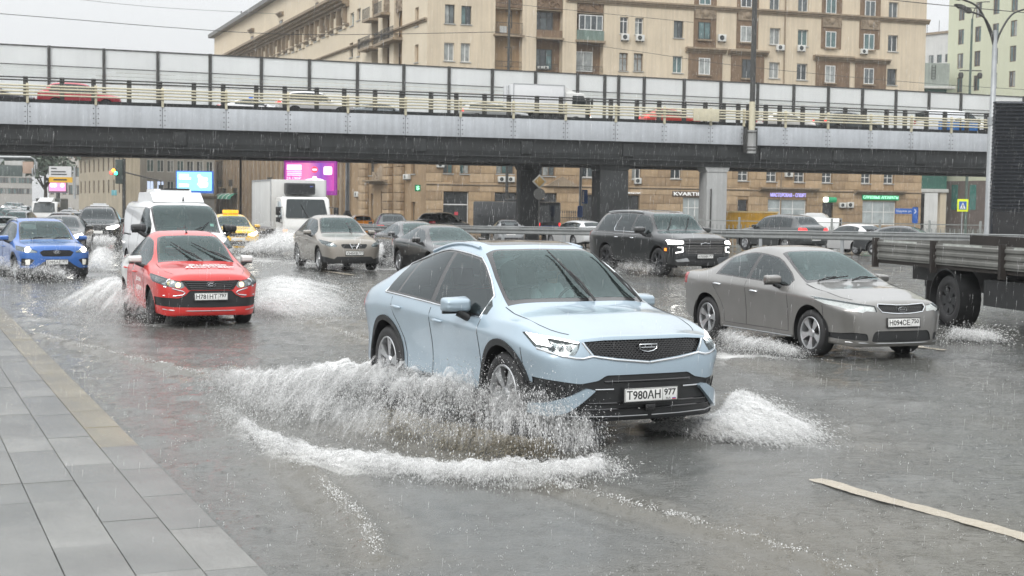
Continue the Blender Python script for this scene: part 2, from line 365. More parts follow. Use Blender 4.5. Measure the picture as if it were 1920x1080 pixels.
# crests of the wash running over the street, as lines on the water
CRESTS = [(W2([(70, 627), (150, 648), (230, 668), (330, 692), (410, 707)]), 0.030, 0.09), (W2([(556, 862), (600, 905), (630, 935), (662, 965), (690, 1000), (708, 1045)]), 0.045, 0.07),
          (W2([(1030, 908), (1080, 922), (1160, 945), (1240, 968), (1300, 985), (1420, 1020), (1600, 1076)]), 0.045, 0.07), (W2([(470, 575), (560, 592), (690, 640)]), 0.018, 0.10), (W2([(1400, 680), (1480, 700), (1560, 720)]), 0.015, 0.08), (W2([(700, 800), (840, 850), (980, 872)]), 0.03, 0.12)]
def polydist(X, Y, L_):
    d = np.full(X.shape, 1e9); 
    for a, b in zip(L_[:-1], L_[1:]):
        v = b-a; t = np.clip(((X-a[0])*v[0]+(Y-a[1])*v[1])/(v@v), 0, 1); d = np.minimum(d, np.hypot(X-a[0]-t*v[0], Y-a[1]-t*v[1]))
    return d
FOAM = []   # (pixel, pixel, radius across m, radius along m, amount)
def foam_line(pts, r, amt):
    FOAM.append((W2(pts), r, amt))
foam_line([(470, 822), (520, 845), (570, 868), (650, 880), (760, 895), (850, 902), (960, 905), (1060, 902), (1150, 890)], 0.30, 1.15)
foam_line([(410, 700), (450, 740), (520, 770), (620, 760)], 0.55, 0.45)
foam_line([(1230, 800), (1330, 790), (1420, 815), (1540, 838)], 0.38, 1.15); foam_line([(1360, 740), (1440, 780), (1500, 815)], 0.45, 0.8)
foam_line([(60, 600), (180, 606), (280, 610), (380, 603)], 0.7, 1.0); foam_line([(470, 600), (560, 605), (690, 600)], 0.9, 0.75); foam_line([(220, 560), (300, 590), (330, 600)], 0.6, 1.0)
foam_line([(480, 540), (600, 530), (690, 545)], 1.6, 0.55); foam_line([(0, 520), (60, 528), (160, 525), (210, 500)], 1.3, 0.85); foam_line([(430, 480), (560, 492), (700, 500), (760, 505)], 3.0, 0.95); foam_line([(150, 470), (220, 480)], 2.5, 0.75)
foam_line([(1365, 668), (1420, 668), (1500, 672)], 0.35, 1.1); foam_line([(1340, 640), (1420, 655)], 0.8, 0.8); foam_line([(1160, 512), (1250, 516), (1300, 512)], 1.0, 1.0); foam_line([(1170, 490), (1215, 495)], 1.2, 0.9)
foam_line([(1720, 640), (1850, 645), (1920, 640)], 0.7, 0.5)
WH = {}
def water_h(x, y):
    r_ = math.hypot(x, y); a = math.degrees(math.atan2(x, y)); i = int(round(math.log(r_/4.6)/0.0058)); j = int(round((a+33)/0.165)); Z = WH['Z']; return float(Z[min(max(i, 0), Z.shape[0]-1), min(max(j, 0), Z.shape[1]-1)])
def build_water():
    rr = np.exp(np.arange(math.log(4.6), math.log(82), 0.0058)); aa = np.radians(np.arange(-33, 33.01, 0.165))
    A, Rr_ = np.meshgrid(aa, rr); X = Rr_*np.sin(A); Y = Rr_*np.cos(A); rg = np.random.default_rng(3)
    h = np.zeros_like(X)
    for k in range(46):
        lam = 0.16*(12 ** rg.random()); th = rg.normal(0.45, 0.8); ph = rg.random()*6.28; kx, ky = 2*math.pi/lam*math.sin(th), 2*math.pi/lam*math.cos(th)
        fade = np.clip(lam/(Rr_*0.010), 0, 1); h += 0.0019*lam**0.8*np.sin(kx*X+ky*Y+ph)*fade
    def sn(sc, seed):
        r_ = np.random.default_rng(seed); o = np.zeros_like(X)
        for k in range(10): th = r_.random()*6.28; f = sc*(0.6+r_.random()*1.8); o += np.sin(f*(X*math.cos(th)+Y*math.sin(th))+r_.random()*6.28)
        return o/3.2
    rough = sn(9.0, 5); rough2 = sn(2.2, 6)
    foam = np.zeros_like(X); silt = np.zeros_like(X)
    for L_, a, w_ in CRESTS:
        d = polydist(X, Y, L_); e = np.exp(-(d/w_)**2)*(0.75+0.35*rough); h += a*e; foam = np.maximum(foam, 0.72*np.exp(-(d/(w_*0.55))**2)*(0.8+0.5*rough)); silt = np.maximum(silt, 0.6*np.exp(-(d/(w_*5))**2))
        h += 0.35*a*np.sin(d*24)*np.exp(-d*2.6)
    for L_, r_, a in FOAM:
        d = polydist(X, Y, L_); foam = np.maximum(foam, a*np.exp(-(d/r_)**2)*(0.85+0.25*rough2)); h += 0.012*np.exp(-(d/(r_*1.3))**2)*rough
    silt = np.maximum(silt, 0.5*np.clip(sn(0.5, 9), 0, 1)*np.exp(-((Y-8)/5)**2))
    h *= np.clip(rr/9.0, 0.55, 1)[:, None]
    sd = (X-K0.x)*KN.x+(Y-K0.y)*KN.y; h -= 0.045*smooth(-0.06, 0.10, sd)
    Z = h + np.array([gz(y) for y in np.linspace(0, 90, 400)])[np.clip((Y/90*399).astype(int), 0, 399)]
    WH['Z'] = Z
    n = X.shape[1]; idx = np.arange(X.size).reshape(X.shape); Fq = np.stack([idx[:-1, :-1], idx[:-1, 1:], idx[1:, 1:], idx[1:, :-1]], -1).reshape(-1, 4)
    me = np_mesh('flood_water', np.stack([X, Y, Z], -1).reshape(-1, 3), Fq, [WATER], attrs={'foam': np.clip(foam, 0, 1.3).ravel(), 'silt': silt.ravel()})
    return tag(mk('flood_water', me), kind='structure')
build_water()
ground_sheet('far_water', WATER, [-400, -80, -20, 20, 80, 400], [-25, 0, 40] + list(range(50, 82, 4)) + [120, 260, 420], lambda x, y: -0.045 + gz(y))
# painted lane dashes showing through the shallow water
LANE = WATER.copy(); LANE.name = 'lane paint under water'
for n_ in [n for n in LANE.node_tree.nodes if n.type == 'MIX']:
    for q in (6, 7):
        c_ = n_.inputs[q].default_value; 
        if c_[0] < 0.3: n_.inputs[q].default_value = (0.47, 0.42, 0.34, 1) if q == 6 else (0.40, 0.355, 0.28, 1)
def dash(a, b, wd, z=0.009):
    d = (b-a).normalized(); n = Vector((-d.y, d.x, 0)); k = int((b-a).length/0.03)+2; V = []; rg = random.Random(4)
    for i in range(k):
        p = a.lerp(b, i/(k-1)); e1 = 0.007*math.sin(i*0.37)+0.004*math.sin(i*0.91+1)+rg.uniform(-.002, .002); e2 = 0.007*math.sin(i*0.29+2)+0.004*math.sin(i*0.77)+rg.uniform(-.002, .002); f = min(1.0, 0.7+i*0.12, 0.7+(k-1-i)*0.12); V += [p+n*(wd*f/2+e1), p-n*(wd*f/2+e2)]
    VV = []
    for i in range(k):
        for q in range(6): p = V[2*i].lerp(V[2*i+1], q/5); VV.append((p.x, p.y, 0.4*water_h(p.x, p.y)+0.007))
    o = mk('lane_marking', np_mesh('lane_marking', VV, [(6*i+q, 6*i+q+1, 6*i+q+7, 6*i+q+6) for i in range(k-1) for q in range(5)], [LANE])); tag(o, kind='structure')
a, b = at_z(1527, 899), at_z(1920, 1008); dash(a, a+(b-a)*1.8, 0.15); dash(at_z(1718, 650), at_z(1772, 657), 0.14); dash(at_z(602, 507), at_z(662, 516), 0.2, 0.02)
# pavement of granite slabs, every slab laid as its own stone
GR = [pm('granite slab', (0.16, 0.16, 0.15), rough=0.2, var=0.20, vs=1.7, bump=0.12, bs=140, rvar=0.17, speck=0.16), pm('granite slab pale', (0.182, 0.182, 0.17), rough=0.22, var=0.18, vs=2.0, bump=0.12, bs=140, rvar=0.17, speck=0.16), pm('granite slab dark', (0.138, 0.14, 0.132), rough=0.18, var=0.2, vs=1.5, bump=0.12, bs=140, rvar=0.17, speck=0.16)]
YEL = pm('yellowish kerb stone', (0.185, 0.16, 0.105), rough=0.18, var=0.25, vs=1.4, bump=0.12, bs=140, rvar=0.17, speck=0.14)
pav = tag(mk('pavement', MB().box(0, 40, 0, 9, -0.3, 0.004).mesh('pavement', pm('wet joint bed', (0.05, 0.05, 0.047), rough=0.3, var=0.2), 0), None, (0, 0, 0)), kind='structure')
po = K0 - KU*14; ang_ = math.atan2(KU.y, KU.x); pav.location = po; pav.rotation_euler = (0, 0, ang_)
sgn = -1 if (Matrix.Rotation(-ang_, 3, 'Z') @ KN).y < 0 else 1
pav.data.transform(Matrix.Scale(sgn, 4, (0, 1, 0)) if sgn < 0 else Matrix.Identity(4)); pav.data.flip_normals() if sgn < 0 else None
um = {}
def slab(m):
    if m.name not in um: um[m.name] = MB().bbox(-0.5, 0.5, -0.5, 0.5, -0.5, 0.5, 0.012).mesh('paving_slab', m, 40)
    return um[m.name]
rg = random.Random(12); yk = (at_z(260, 839)-po).dot(KU)
rows = [(0.0, 0.305)] + [(0.305+0.345*k, 0.345) for k in range(7)]
for ri, (y0, wd) in enumerate(rows):
    s = 8.0 + rg.uniform(0, 0.4)
    if ri == 0: s = yk - 1.0*int((yk-8)/1.0)
    while s < 35.5:
        ln = rg.choice((0.66, 1.28, 1.28)) if ri else rg.choice((1.0, 2.05, 1.0)) if s > yk+0.1 else 1.0
        if ri == 0 and s < yk-0.01 and s+ln > yk: ln = yk-s
        m = YEL if (ri == 0 and s < yk-0.05) else rg.choice(GR)
        o = mk('kerb_stone' if ri == 0 else 'paving_slab', slab(m), pav, (s+ln/2, sgn*(y0+wd/2), -0.0215+rg.uniform(-0.002, 0.002)), (rg.uniform(-.002, .002), rg.uniform(-.002, .002), 0), (ln-0.007, wd-0.007, 0.085)); s += ln
# ------------------------------------------------------------------ vehicle builder: a smooth shell, cut along real outlines into its panels
BLACK = pm('black plastic', (0.018, 0.019, 0.02), rough=0.5, var=0.2, vs=8, bump=0.05, bs=200)
GLOSSB = pm('gloss black', (0.008, 0.008, 0.009), rough=0.18, var=0.1, coat=0.6)
RUBBER = pm('tyre rubber', (0.022, 0.022, 0.023), rough=0.62, var=0.25, vs=9, bump=0.1, bs=90)
CHROME = pm('chrome', (0.72, 0.74, 0.76), rough=0.12, metal=1.0, var=0.04)
ALLOY = pm('alloy rim', (0.50, 0.51, 0.52), rough=0.3, metal=0.85, var=0.12, vs=12)
ALLOYD = pm('dark alloy', (0.06, 0.062, 0.066), rough=0.35, metal=0.6, var=0.15)
STEEL = pm('steel wheel', (0.035, 0.036, 0.038), rough=0.5, metal=0.3, var=0.2)
TRIM = pm('cabin trim', (0.045, 0.048, 0.05), rough=0.8, var=0.2, vs=5)
SEAT = pm('seat cloth', (0.055, 0.06, 0.065), rough=0.9, var=0.2, vs=10, bump=0.1)
GLS = glass('window glass', tint=(0.52, 0.62, 0.60), haze=0.03); GLD = glass('privacy glass', tint=(0.08, 0.10, 0.10), haze=0.02)
GLW = glass('windscreen glass', tint=(0.70, 0.90, 0.86), haze=0.05, refl=(0.80, 0.97, 0.97))
LENS = glass('lamp lens', tint=(0.85, 0.88, 0.88), haze=0.04)
LAMPIN = pm('lamp reflector', (0.42, 0.44, 0.45), rough=0.22, metal=0.8, var=0.5, vs=14)
PLATE = pm('number plate white', (0.78, 0.78, 0.76), rough=0.4, var=0.05)
INK = pm('plate ink', (0.015, 0.015, 0.016), rough=0.5, var=0)
RED = pm('tail lamp red', (0.45, 0.015, 0.02), rough=0.2, coat=0.8, var=0.2, vs=20)
REDLIT = pm('lit tail lamp', (0.5, 0.02, 0.02), rough=0.3, emit=(1.0, 0.03, 0.03), es=2.2, var=0)
AMBER = pm('amber lamp', (0.8, 0.22, 0.02), rough=0.3, emit=(1.0, 0.30, 0.03), es=1.6, var=0)
DRL = pm('daylight lamp', (0.9, 0.9, 0.9), rough=0.3, emit=(1.0, 0.99, 0.95), es=4.0, var=0)
BEAM = pm('lit headlamp', (0.9, 0.9, 0.85), rough=0.3, emit=(1.0, 0.86, 0.62), es=16.0, var=0)
BEAMW = pm('white lit headlamp', (0.9, 0.9, 0.9), rough=0.3, emit=(1.0, 0.97, 0.90), es=8.0, var=0)
WHITEP = pm('white lettering', (0.80, 0.80, 0.79), rough=0.4, var=0.03)

def poly_cut(bm, poly, axis, sel, tagid, lay, override=False):
    """cut the faces under a 2D outline along it and tag what lies inside"""
    A = {'y': (0, 2), 'x': (1, 2), 'z': (0, 1)}[axis]
    px = [p[0] for p in poly]; py = [p[1] for p in poly]; bx = (min(px), max(px), min(py), max(py))
    cand = set()
    for f in bm.faces:
        if not sel(f): continue
        a = [v.co[A[0]] for v in f.verts]; b = [v.co[A[1]] for v in f.verts]
        if max(a) < bx[0] or min(a) > bx[1] or max(b) < bx[2] or min(b) > bx[3]: continue
        cand.add(f)
    n = len(poly)
    for i in range(n):
        p, q = poly[i], poly[(i+1) % n]; dx, dy = q[0]-p[0], q[1]-p[1]
        if abs(dx) + abs(dy) < 1e-6: continue
        lo = (min(p[0], q[0])-1e-4, max(p[0], q[0])+1e-4, min(p[1], q[1])-1e-4, max(p[1], q[1])+1e-4)
        fs = []
        for f in cand:
            a = [v.co[A[0]] for v in f.verts]; b = [v.co[A[1]] for v in f.verts]
            if max(a) < lo[0] or min(a) > lo[1] or max(b) < lo[2] or min(b) > lo[3]: continue
            s = [dx*(y-p[1]) - dy*(x-p[0]) for x, y in zip(a, b)]
            if max(s) > 0 > min(s): fs.append(f)
        if not fs: continue
        co = Vector((0,0,0)); co[A[0]], co[A[1]] = p[0], p[1]
        no = Vector((0,0,0)); no[A[0]], no[A[1]] = -dy, dx; no.normalize()
        es = {e for f in fs for e in f.edges}; vs = {v for f in fs for v in f.verts}
        for f in fs: cand.discard(f)
        r = bmesh.ops.bisect_plane(bm, geom=list(vs)+list(es)+fs, dist=1e-5, plane_co=co, plane_no=no)
        for g in r['geom']:
            if isinstance(g, bmesh.types.BMFace): cand.add(g)
        for f in fs:
            if f.is_valid: cand.add(f)
    for f in cand:
        if not f.is_valid or (f[lay] and not override): continue
        c = f.calc_center_median()
        if inside((c[A[0]], c[A[1]]), poly): f[lay] = tagid

def shell(S):
    """half body shell (y >= 0) from a spec of profile curves"""
    xs = S['st']; N = len(xs); V = []; idx = {}
    FR = [1.0, 0.80, 0.45, 0.0]
    def sec(i):
        x = xs[i]; g = lambda k: interp(S[k], x)
        zs, sh, be, ra, tp = g('sill'), g('sh'), g('belt'), g('rail'), g('top'); wm, wb, wr = g('wm'), g('wb'), g('wr')
        a = S.get('tuck', 0.05)
        return [(0.0, zs), (wm*0.45, zs), (wm*0.80, zs), (wm-a, zs+0.03), (wm-0.006-S.get('waist', 0.012), zs+0.52*(sh-zs)), (wm, sh), (wb, be), (wr, ra),
                (wr*0.58, ra+(tp-ra)*(S.get('ridge', 0.80) if x > S['cowl']-0.02 else 0.80)), (0.0, tp)]
    for i in range(N):
        s = sec(i)
        for k, (y, z) in enumerate(s):
            dx = 0.0
            if i == N-1: dx = S['fx'][3][{6:0,7:1,8:2,9:3}[k]] if k >= 6 else (S['fx'][0][{3:0,2:1,1:2,0:3}[k]] if k <= 3 else 0)
            if i == 0: dx = -S['rx'][3][{6:0,7:1,8:2,9:3}[k]] if k >= 6 else (-S['rx'][0][{3:0,2:1,1:2,0:3}[k]] if k <= 3 else 0)
            dz = 0.0
            if i == N-1 and k >= 6 and 'fz' in S: dz = S['fz'][{6:0,7:1,8:2,9:3}[k]]
            idx[i, k] = len(V); V.append((xs[i]+dx, y, z+dz))
    F = []
    for i in range(N-1):
        for k in range(9): F.append((idx[i,k], idx[i,k+1], idx[i+1,k+1], idx[i+1,k]))
    for end, i in ((1, N-1), (-1, 0)):
        s = sec(i); off = S['fx'] if end == 1 else S['rx']; G = {}
        G[0] = [idx[i,3], idx[i,2], idx[i,1], idx[i,0]]; G[3] = [idx[i,6], idx[i,7], idx[i,8], idx[i,9]]
        for r_, k in ((1, 4), (2, 5)):
            row = [idx[i,k]]
            for c in (1, 2, 3):
                row.append(len(V)); z = s[k][1] + (S['fdz'][r_-1][c] if end == 1 and 'fdz' in S else 0)
                V.append((xs[i] + end*off[r_][c], s[k][0]*FR[c]*(1 if c != 1 else 1.06), z))
            G[r_] = row
        rows = [G[0], [G[1][0]]+G[1][1:], G[2], G[3]]
        for r_ in range(3):
            for c in range(3):
                q = (rows[r_][c], rows[r_][c+1], rows[r_+1][c+1], rows[r_+1][c]); F.append(q)
    # bottom row of the caps runs p3,p2,p1,p0 which the length strips already use
    n = len(V); V = np.array(V); ctr = np.where(np.abs(V[:,1]) < 1e-9)[0]; isC = np.zeros(n, bool); isC[ctr] = True
    mir = np.arange(n); k = n; VM = []
    for j in range(n):
        if not isC[j]: mir[j] = k; k += 1; VM.append((V[j,0], -V[j,1], V[j,2]))
    T = np.vstack([V, np.array(VM)]); FF = F + [tuple(int(mir[j]) for j in f[::-1]) for f in F]
    me = bpy.data.meshes.new('cage'); me.from_pydata([tuple(p) for p in T], [], FF); me.validate()
    bm = bmesh.new(); bm.from_mesh(me); bmesh.ops.recalc_face_normals(bm, faces=bm.faces)
    cl = bm.edges.layers.float.get('crease_edge') or bm.edges.layers.float.new('crease_edge')
    key = {}
    for (i, kk), j in idx.items(): key[j] = (i, kk); key[int(mir[j])] = (i, kk)
    cr = S.get('crease', {5: 0.35, 6: 0.2, 3: 0.5})
    bm.verts.ensure_lookup_table()
    for e in bm.edges:
        a, b = (key.get(v.index) for v in e.verts)
        if a and b and a[1] == b[1] and a[0] != b[0]:
            c = cr.get(a[1], 0)
            if isinstance(c, (list, tuple)): c = c[0] if min(xs[a[0]], xs[b[0]]) >= c[1] - 1e-6 else 0
            e[cl] = c
        elif a and b and a[0] == b[0] and a[0] in (0, N-1):
            e[cl] = S.get('endcrease', 0.25)
        elif a and b and a[0] == b[0] and (xs[a[0]] in S.get('ringcrease', {})) and a[1] >= 7 and b[1] >= 7:
            e[cl] = S['ringcrease'][xs[a[0]]]
    bm.to_mesh(me); bm.free()
    o = bpy.data.objects.new('cage', me); COL.objects.link(o); m = o.modifiers.new('s', 'SUBSURF'); m.levels = m.render_levels = 1
    C = T.copy()
    for it in range(2):
        dg = bpy.context.evaluated_depsgraph_get(); ev = o.evaluated_get(dg).to_mesh(); E = np.empty(len(ev.vertices)*3, np.float32); ev.vertices.foreach_get('co', E)
        E = E.reshape(-1, 3)[:len(T)]; C += (T - E) * 0.6
        me.vertices.foreach_set('co', C.astype(np.float32).ravel()); me.update(); o.update_tag()
    m.levels = m.render_levels = S.get('lvl', 3)
    dg = bpy.context.evaluated_depsgraph_get(); me2 = bpy.data.meshes.new_from_object(o.evaluated_get(dg))
    bpy.data.objects.remove(o); bpy.data.meshes.remove(me)
    bm = bmesh.new(); bm.from_mesh(me2); bpy.data.meshes.remove(me2)
    bmesh.ops.delete(bm, geom=[f for f in bm.faces if f.calc_center_median().y < 0], context='FACES')
    bmesh.ops.recalc_face_normals(bm, faces=bm.faces)
    if sum((f.normal.y for f in bm.faces if f.calc_center_median().y > 0.5)) < 0: bmesh.ops.reverse_faces(bm, faces=bm.faces)
    bm.normal_update(); return bm

def piece(bm, lay, tid, off=0.0, rim=0.0, mirror=False, both=False):
    """copy the faces of one tag into arrays; off moves them along the surface normal, rim adds an edge wall of that depth inwards"""
    vi = {}; V = []; F = []
    fs = [f for f in bm.faces if f[lay] == tid]
    for f in fs:
        for v in f.verts:
            if v not in vi: vi[v] = len(V); V.append(v.co + v.normal*off)
        F.append([vi[v] for v in f.verts])
    if rim:
        S = set(fs); rv = {}
        for f in fs:
            for l in f.loops:
                e = l.edge
                if sum(1 for g in e.link_faces if g in S) == 1:
                    a, b = l.vert, l.link_loop_next.vert
                    if abs(a.co.y) < 1e-4 and abs(b.co.y) < 1e-4: continue
                    for v in (a, b):
                        if v not in rv: rv[v] = len(V); V.append(v.co + v.normal*(off-rim))
                    F.append([vi[b], vi[a], rv[a], rv[b]])
    if mirror: return [Vector((p.x, -p.y, p.z)) for p in V], [f[::-1] for f in F]
    if both:
        n = len(V); V2 = V + [Vector((p.x, -p.y, p.z)) for p in V]; return V2, F + [[i+n for i in f[::-1]] for f in F]
    return V, F

def piece_obj(name, VF, m, parent, ang=35, weld=False):
    if not VF[1]: return None
    me = bpy.data.meshes.new(name); me.from_pydata([tuple(p) for p in VF[0]], [], VF[1]); me.materials.append(m)
    if weld:
        b = bmesh.new(); b.from_mesh(me); bmesh.ops.remove_doubles(b, verts=b.verts, dist=0.0004); b.to_mesh(me); b.free()
    me.shade_smooth(); me.set_sharp_from_angle(angle=R(ang)); return mk(name, me, parent)

_wheels = {}
def wheel_parts(Rw, wd, Rr, style, m):
    key = (Rw, wd, Rr, style, m.name)
    if key in _wheels: return _wheels[key]
    h = wd/2
    t = MB(); t.lathe([(Rr, -h*0.86), (Rr+0.012, -h*0.95), (Rr+(Rw-Rr)*0.35, -h), (Rw-0.05, -h*0.98), (Rw-0.018, -h*0.88), (Rw-0.004, -h*0.7), (Rw, -h*0.4), (Rw, h*0.4), (Rw-0.004, h*0.7), (Rw-0.018, h*0.88), (Rw-0.05, h*0.98), (Rr+(Rw-Rr)*0.35, h), (Rr+0.012, h*0.95), (Rr, h*0.86)], 40, 'y')
    tm = t.mesh('tyre', RUBBER, 50)
    r = MB(); q = 0.9*h                              # outer face looks along +y
    r.lathe([(Rr, q), (Rr-0.006, q+0.006), (Rr-0.018, q+0.004), (Rr-0.03, q-0.03), (Rr-0.035, -q)], 40, 'y')
    n = {'five': 5, 'double': 5, 'ten': 10, 'steel': 6, 'six': 6}[style]
    for k in range(n):
        a0 = 2*math.pi*k/n
        for da in ((-0.16, 0.16) if style == 'double' else (0,)):
            wv = {'five': 0.052, 'double': 0.024, 'ten': 0.02, 'steel': 0.075, 'six': 0.05}[style]
            pts = []
            for rr, ww, yy in ((0.045, wv*0.75, q-0.022), (Rr*0.55, wv*0.85, q-0.010), (Rr-0.02, wv*1.15, q-0.004)):
                aa = a0 + da * (0.35 + 0.65*(rr/Rr))
                c, s = math.cos(aa), math.sin(aa); pts.append(((rr*c - ww*s, yy, rr*s + ww*c), (rr*c + ww*s, yy, rr*s - ww*c)))
            vs = []
            for a, b in pts: vs += [a, b, (a[0], a[1]-0.035, a[2]), (b[0], b[1]-0.035, b[2])]
            fs = []
            for i in range(2):
                o = i*4; fs += [(o, o+1, o+5, o+4), (o, o+4, o+6, o+2), (o+1, o+3, o+7, o+5), (o+2, o+6, o+7, o+3)]
            r.add(vs, fs)
    r.lathe([(0.0, q-0.004), (0.05, q-0.006), (0.062, q-0.03), (0.0, q-0.05)], 16, 'y')
    rm = r.mesh('rim', m, 40)
    d = MB(); d.lathe([(0.0, 0.0), (Rr*0.74, 0.0), (Rr*0.74, -0.02), (0.0, -0.02)], 24, 'y'); d.lathe([(Rr-0.034, -h*0.5), (0.0, -h*0.52)], 24, 'y')
    dm = d.mesh('brake_disc', pm('brake disc', (0.08, 0.08, 0.085), rough=0.5, metal=0.7, var=0.3, vs=10), 40)
    _wheels[key] = (tm, rm, dm); return _wheels[key]

PROTO = {}
def plate(parent, s, region, loc, rot, flag=True, frame=True):
    """number plate 520 x 112 mm on the plane x = const, looking along +x"""
    p = mk('number_plate', None, parent, loc, rot); o = p
    me = MB().bbox(-0.006, 0.004, -0.26, 0.26, -0.056, 0.056, 0.004).mesh('number_plate', PLATE)
    o = mk('number_plate', me, parent, loc, rot); bpy.data.objects.remove(p)
    if frame: MB().bbox(-0.012, 0.0, -0.27, 0.27, -0.075, 0.066, 0.004).build('plate_frame', BLACK, o)
    rx = (R(90), 0, R(90))
    b = MB()
    for y0, y1, z0, z1 in ((-0.256, 0.256, 0.0505, 0.0535), (-0.256, 0.256, -0.0535, -0.0505), (-0.256, -0.253, -0.053, 0.053), (0.253, 0.256, -0.053, 0.053), (0.108, 0.111, -0.053, 0.053)):
        b.box(0.004, 0.0055, y0, y1, z0, z1)
    b.build('plate_border', INK, o, smooth=0)
    if s:
        text('plate_lettering', s, 0.1, INK, o, (0.0052, -0.075, -0.004), rx, 0.0006, width=0.33, height=0.074, bold=0.0015)
        text('plate_lettering', region, 0.08, INK, o, (0.0052, 0.180, 0.012), rx, 0.0006, width=0.115, height=0.055, bold=0.0015)
        if flag:
            text('plate_lettering', 'RUS', 0.02, INK, o, (0.0052, 0.165, -0.038), rx, 0.0004, width=0.045, height=0.016)
            MB().box(0.0045, 0.006, 0.205, 0.24, -0.047, -0.040).build('flag_stripe', pm('flag red', (0.6, 0.02, 0.03), var=0), o, smooth=0)
            MB().box(0.0045, 0.006, 0.205, 0.24, -0.040, -0.034).build('flag_stripe', pm('flag blue', (0.03, 0.08, 0.4), var=0), o, smooth=0)
    return o

def build_car(S, root):
    bm = shell(S); lay = bm.faces.layers.int.new('tag'); lod = S.get('lod', 2); body = S['paint']
    bvh = BVHTree.FromBMesh(bm)
    def hit(axis, a, b):
        o, d = {'y': (Vector((a, 4, b)), Vector((0,-1,0))), 'z': (Vector((a, b, 5)), Vector((0,0,-1))), 'x': (Vector((6, a, b)), Vector((-1,0,0))), 'X': (Vector((-6, a, b)), Vector((1,0,0)))}[axis]
        return bvh.ray_cast(o, d)[:2]
    S['hit'] = hit
    # wheel openings and floor
    ra = S['ra']; Rw = S['Rw']; xa = S['wb_']/2
    bmesh.ops.delete(bm, geom=[f for f in bm.faces if f.normal.z < -0.75 and f.calc_center_median().z < S['sill'][0][1]+0.25], context='FACES')
    bm.faces.ensure_lookup_table()
    T = 900
    for sx in (1, -1):
        ax = sx*xa
        arch = [(ax+ra*math.cos(t), Rw+0.01+ra*math.sin(t)) for t in np.linspace(-0.5, math.pi+0.5, 30)]
        poly_cut(bm, arch, 'y', lambda f: f.normal.y > 0.1 and f.calc_center_median().y > 0.3, T, lay)
        if S.get('clad'):
            r2 = ra+S['clad']; arch2 = [(ax+r2*math.cos(t), Rw+0.01+r2*math.sin(t)) for t in np.linspace(-0.5, math.pi+0.5, 30)]
            poly_cut(bm, arch2, 'y', lambda f: f.normal.y > 0.1 and f.calc_center_median().y > 0.3, 60 if sx == 1 else 61, lay)
    bmesh.ops.delete(bm, geom=[f for f in bm.faces if f[lay] == T], context='FACES')
    sels = {'y': lambda f: f.normal.y > 0.12, 'x': lambda f: f.normal.x > 0.12, 'X': lambda f: f.normal.x < -0.12, 'z': lambda f: f.normal.z > 0.2}
    for i, P in enumerate(S['parts']):
        P['id'] = i+1; sel = sels[P['ax']]
        if 'sel' in P: s0 = sel; s1 = P['sel']; sel = lambda f, s0=s0, s1=s1: s0(f) and s1(f.calc_center_median())
        poly_cut(bm, P['poly'], {'X': 'x'}.get(P['ax'], P['ax']), sel, P['id'], lay, P.get('over', False))
    bm.normal_update()
    ob = piece_obj('body', piece(bm, lay, 0, both=True), body, root, 40, weld=True)
    for P in S['parts']:
        nm, m, off, rim = P['name'], P['mat'], P.get('off', 0.0), P.get('rim', 0.0)
        if P.get('center'): os_ = [piece_obj(nm, piece(bm, lay, P['id'], off, rim, both=True), m, root)]
        else: os_ = [piece_obj(nm, piece(bm, lay, P['id'], off, rim), m, root), piece_obj(nm, piece(bm, lay, P['id'], off, rim, mirror=True), m if 'matR' not in P else P['matR'], root)]
        if P.get('back'):                     # a lamp has its reflector behind the lens
            for o, mi in zip([x for x in os_ if x], (False, True)):
                piece_obj('reflector', piece(bm, lay, P['id'], -P.get('bd', 0.05), 0, mirror=mi), P['back'], o)
        P['obj'] = os_
    if S.get('clad'):
        for t in (60, 61):
            for mi in (False, True): piece_obj('arch_trim', piece(bm, lay, t, 0.012, 0.02, mirror=mi), BLACK, root)
    # cabin lining, floor, wheel houses
    zc = S['cabin'][2]; V, F = [], []
    for f in bm.faces: f[lay] = 700 if (f[lay] == 0 and f.calc_center_median().z > zc and S['cabin'][0]-0.2 < f.calc_center_median().x < S['cabin'][1]+0.12) else 0
    piece_obj('cabin_lining', piece(bm, lay, 700, -0.022, both=True), TRIM, root)
    w = interp(S['wm'], 0); zb = min(p[1] for p in S['sill'])
    u = MB(); u.box(S['st'][0]+0.1, S['st'][-1]-0.02, -w*0.62, w*0.62, zb+0.01, zb+0.06)
    for sx in (1, -1):
        for sy in (1, -1):
            y0, y1 = sorted((sy*(w-0.03), sy*(w-0.42)))
            pr = [(ra+0.02)*1.0]*2
            n = 20; vs = []; fs = []
            for k in range(n+1):
                t = -0.35+(math.pi+0.7)*k/n; x = sx*xa+(ra+0.015)*math.cos(t); z = Rw+0.01+(ra+0.015)*math.sin(t); vs += [(x, y0, z), (x, y1, z)]
            for k in range(n): fs.append((2*k, 2*k+1, 2*k+3, 2*k+2))
            c = len(vs); yi = sy*(w-0.42); vs.append((sx*xa, yi, Rw)); o_ = 0 if abs(y0-yi) < 1e-6 else 1
            for k in range(n): fs.append((2*k+o_, 2*k+2+o_, c))
            u.add(vs, fs)
    u.build('underbody', BLACK, root, smooth=30)
    # wheels
    tm, rm, dm = wheel_parts(Rw, S.get('wd', 0.225), S['Rr'], S['rimstyle'], S['rimmat'])
    for sx in (1, -1):
        for sy in (1, -1):
            k = mk('wheel', tm, root, (sx*xa, sy*(w-0.03-S.get('wd', 0.225)/2+S.get('track', 0)), Rw), (0, 0, 0 if sy == 1 else math.pi)); k.rotation_euler.rotate_axis('Y', 0.4*(sx+sy*0.3))
            mk('rim', rm, k)
            if lod > 0: mk('brake_disc', dm, k)
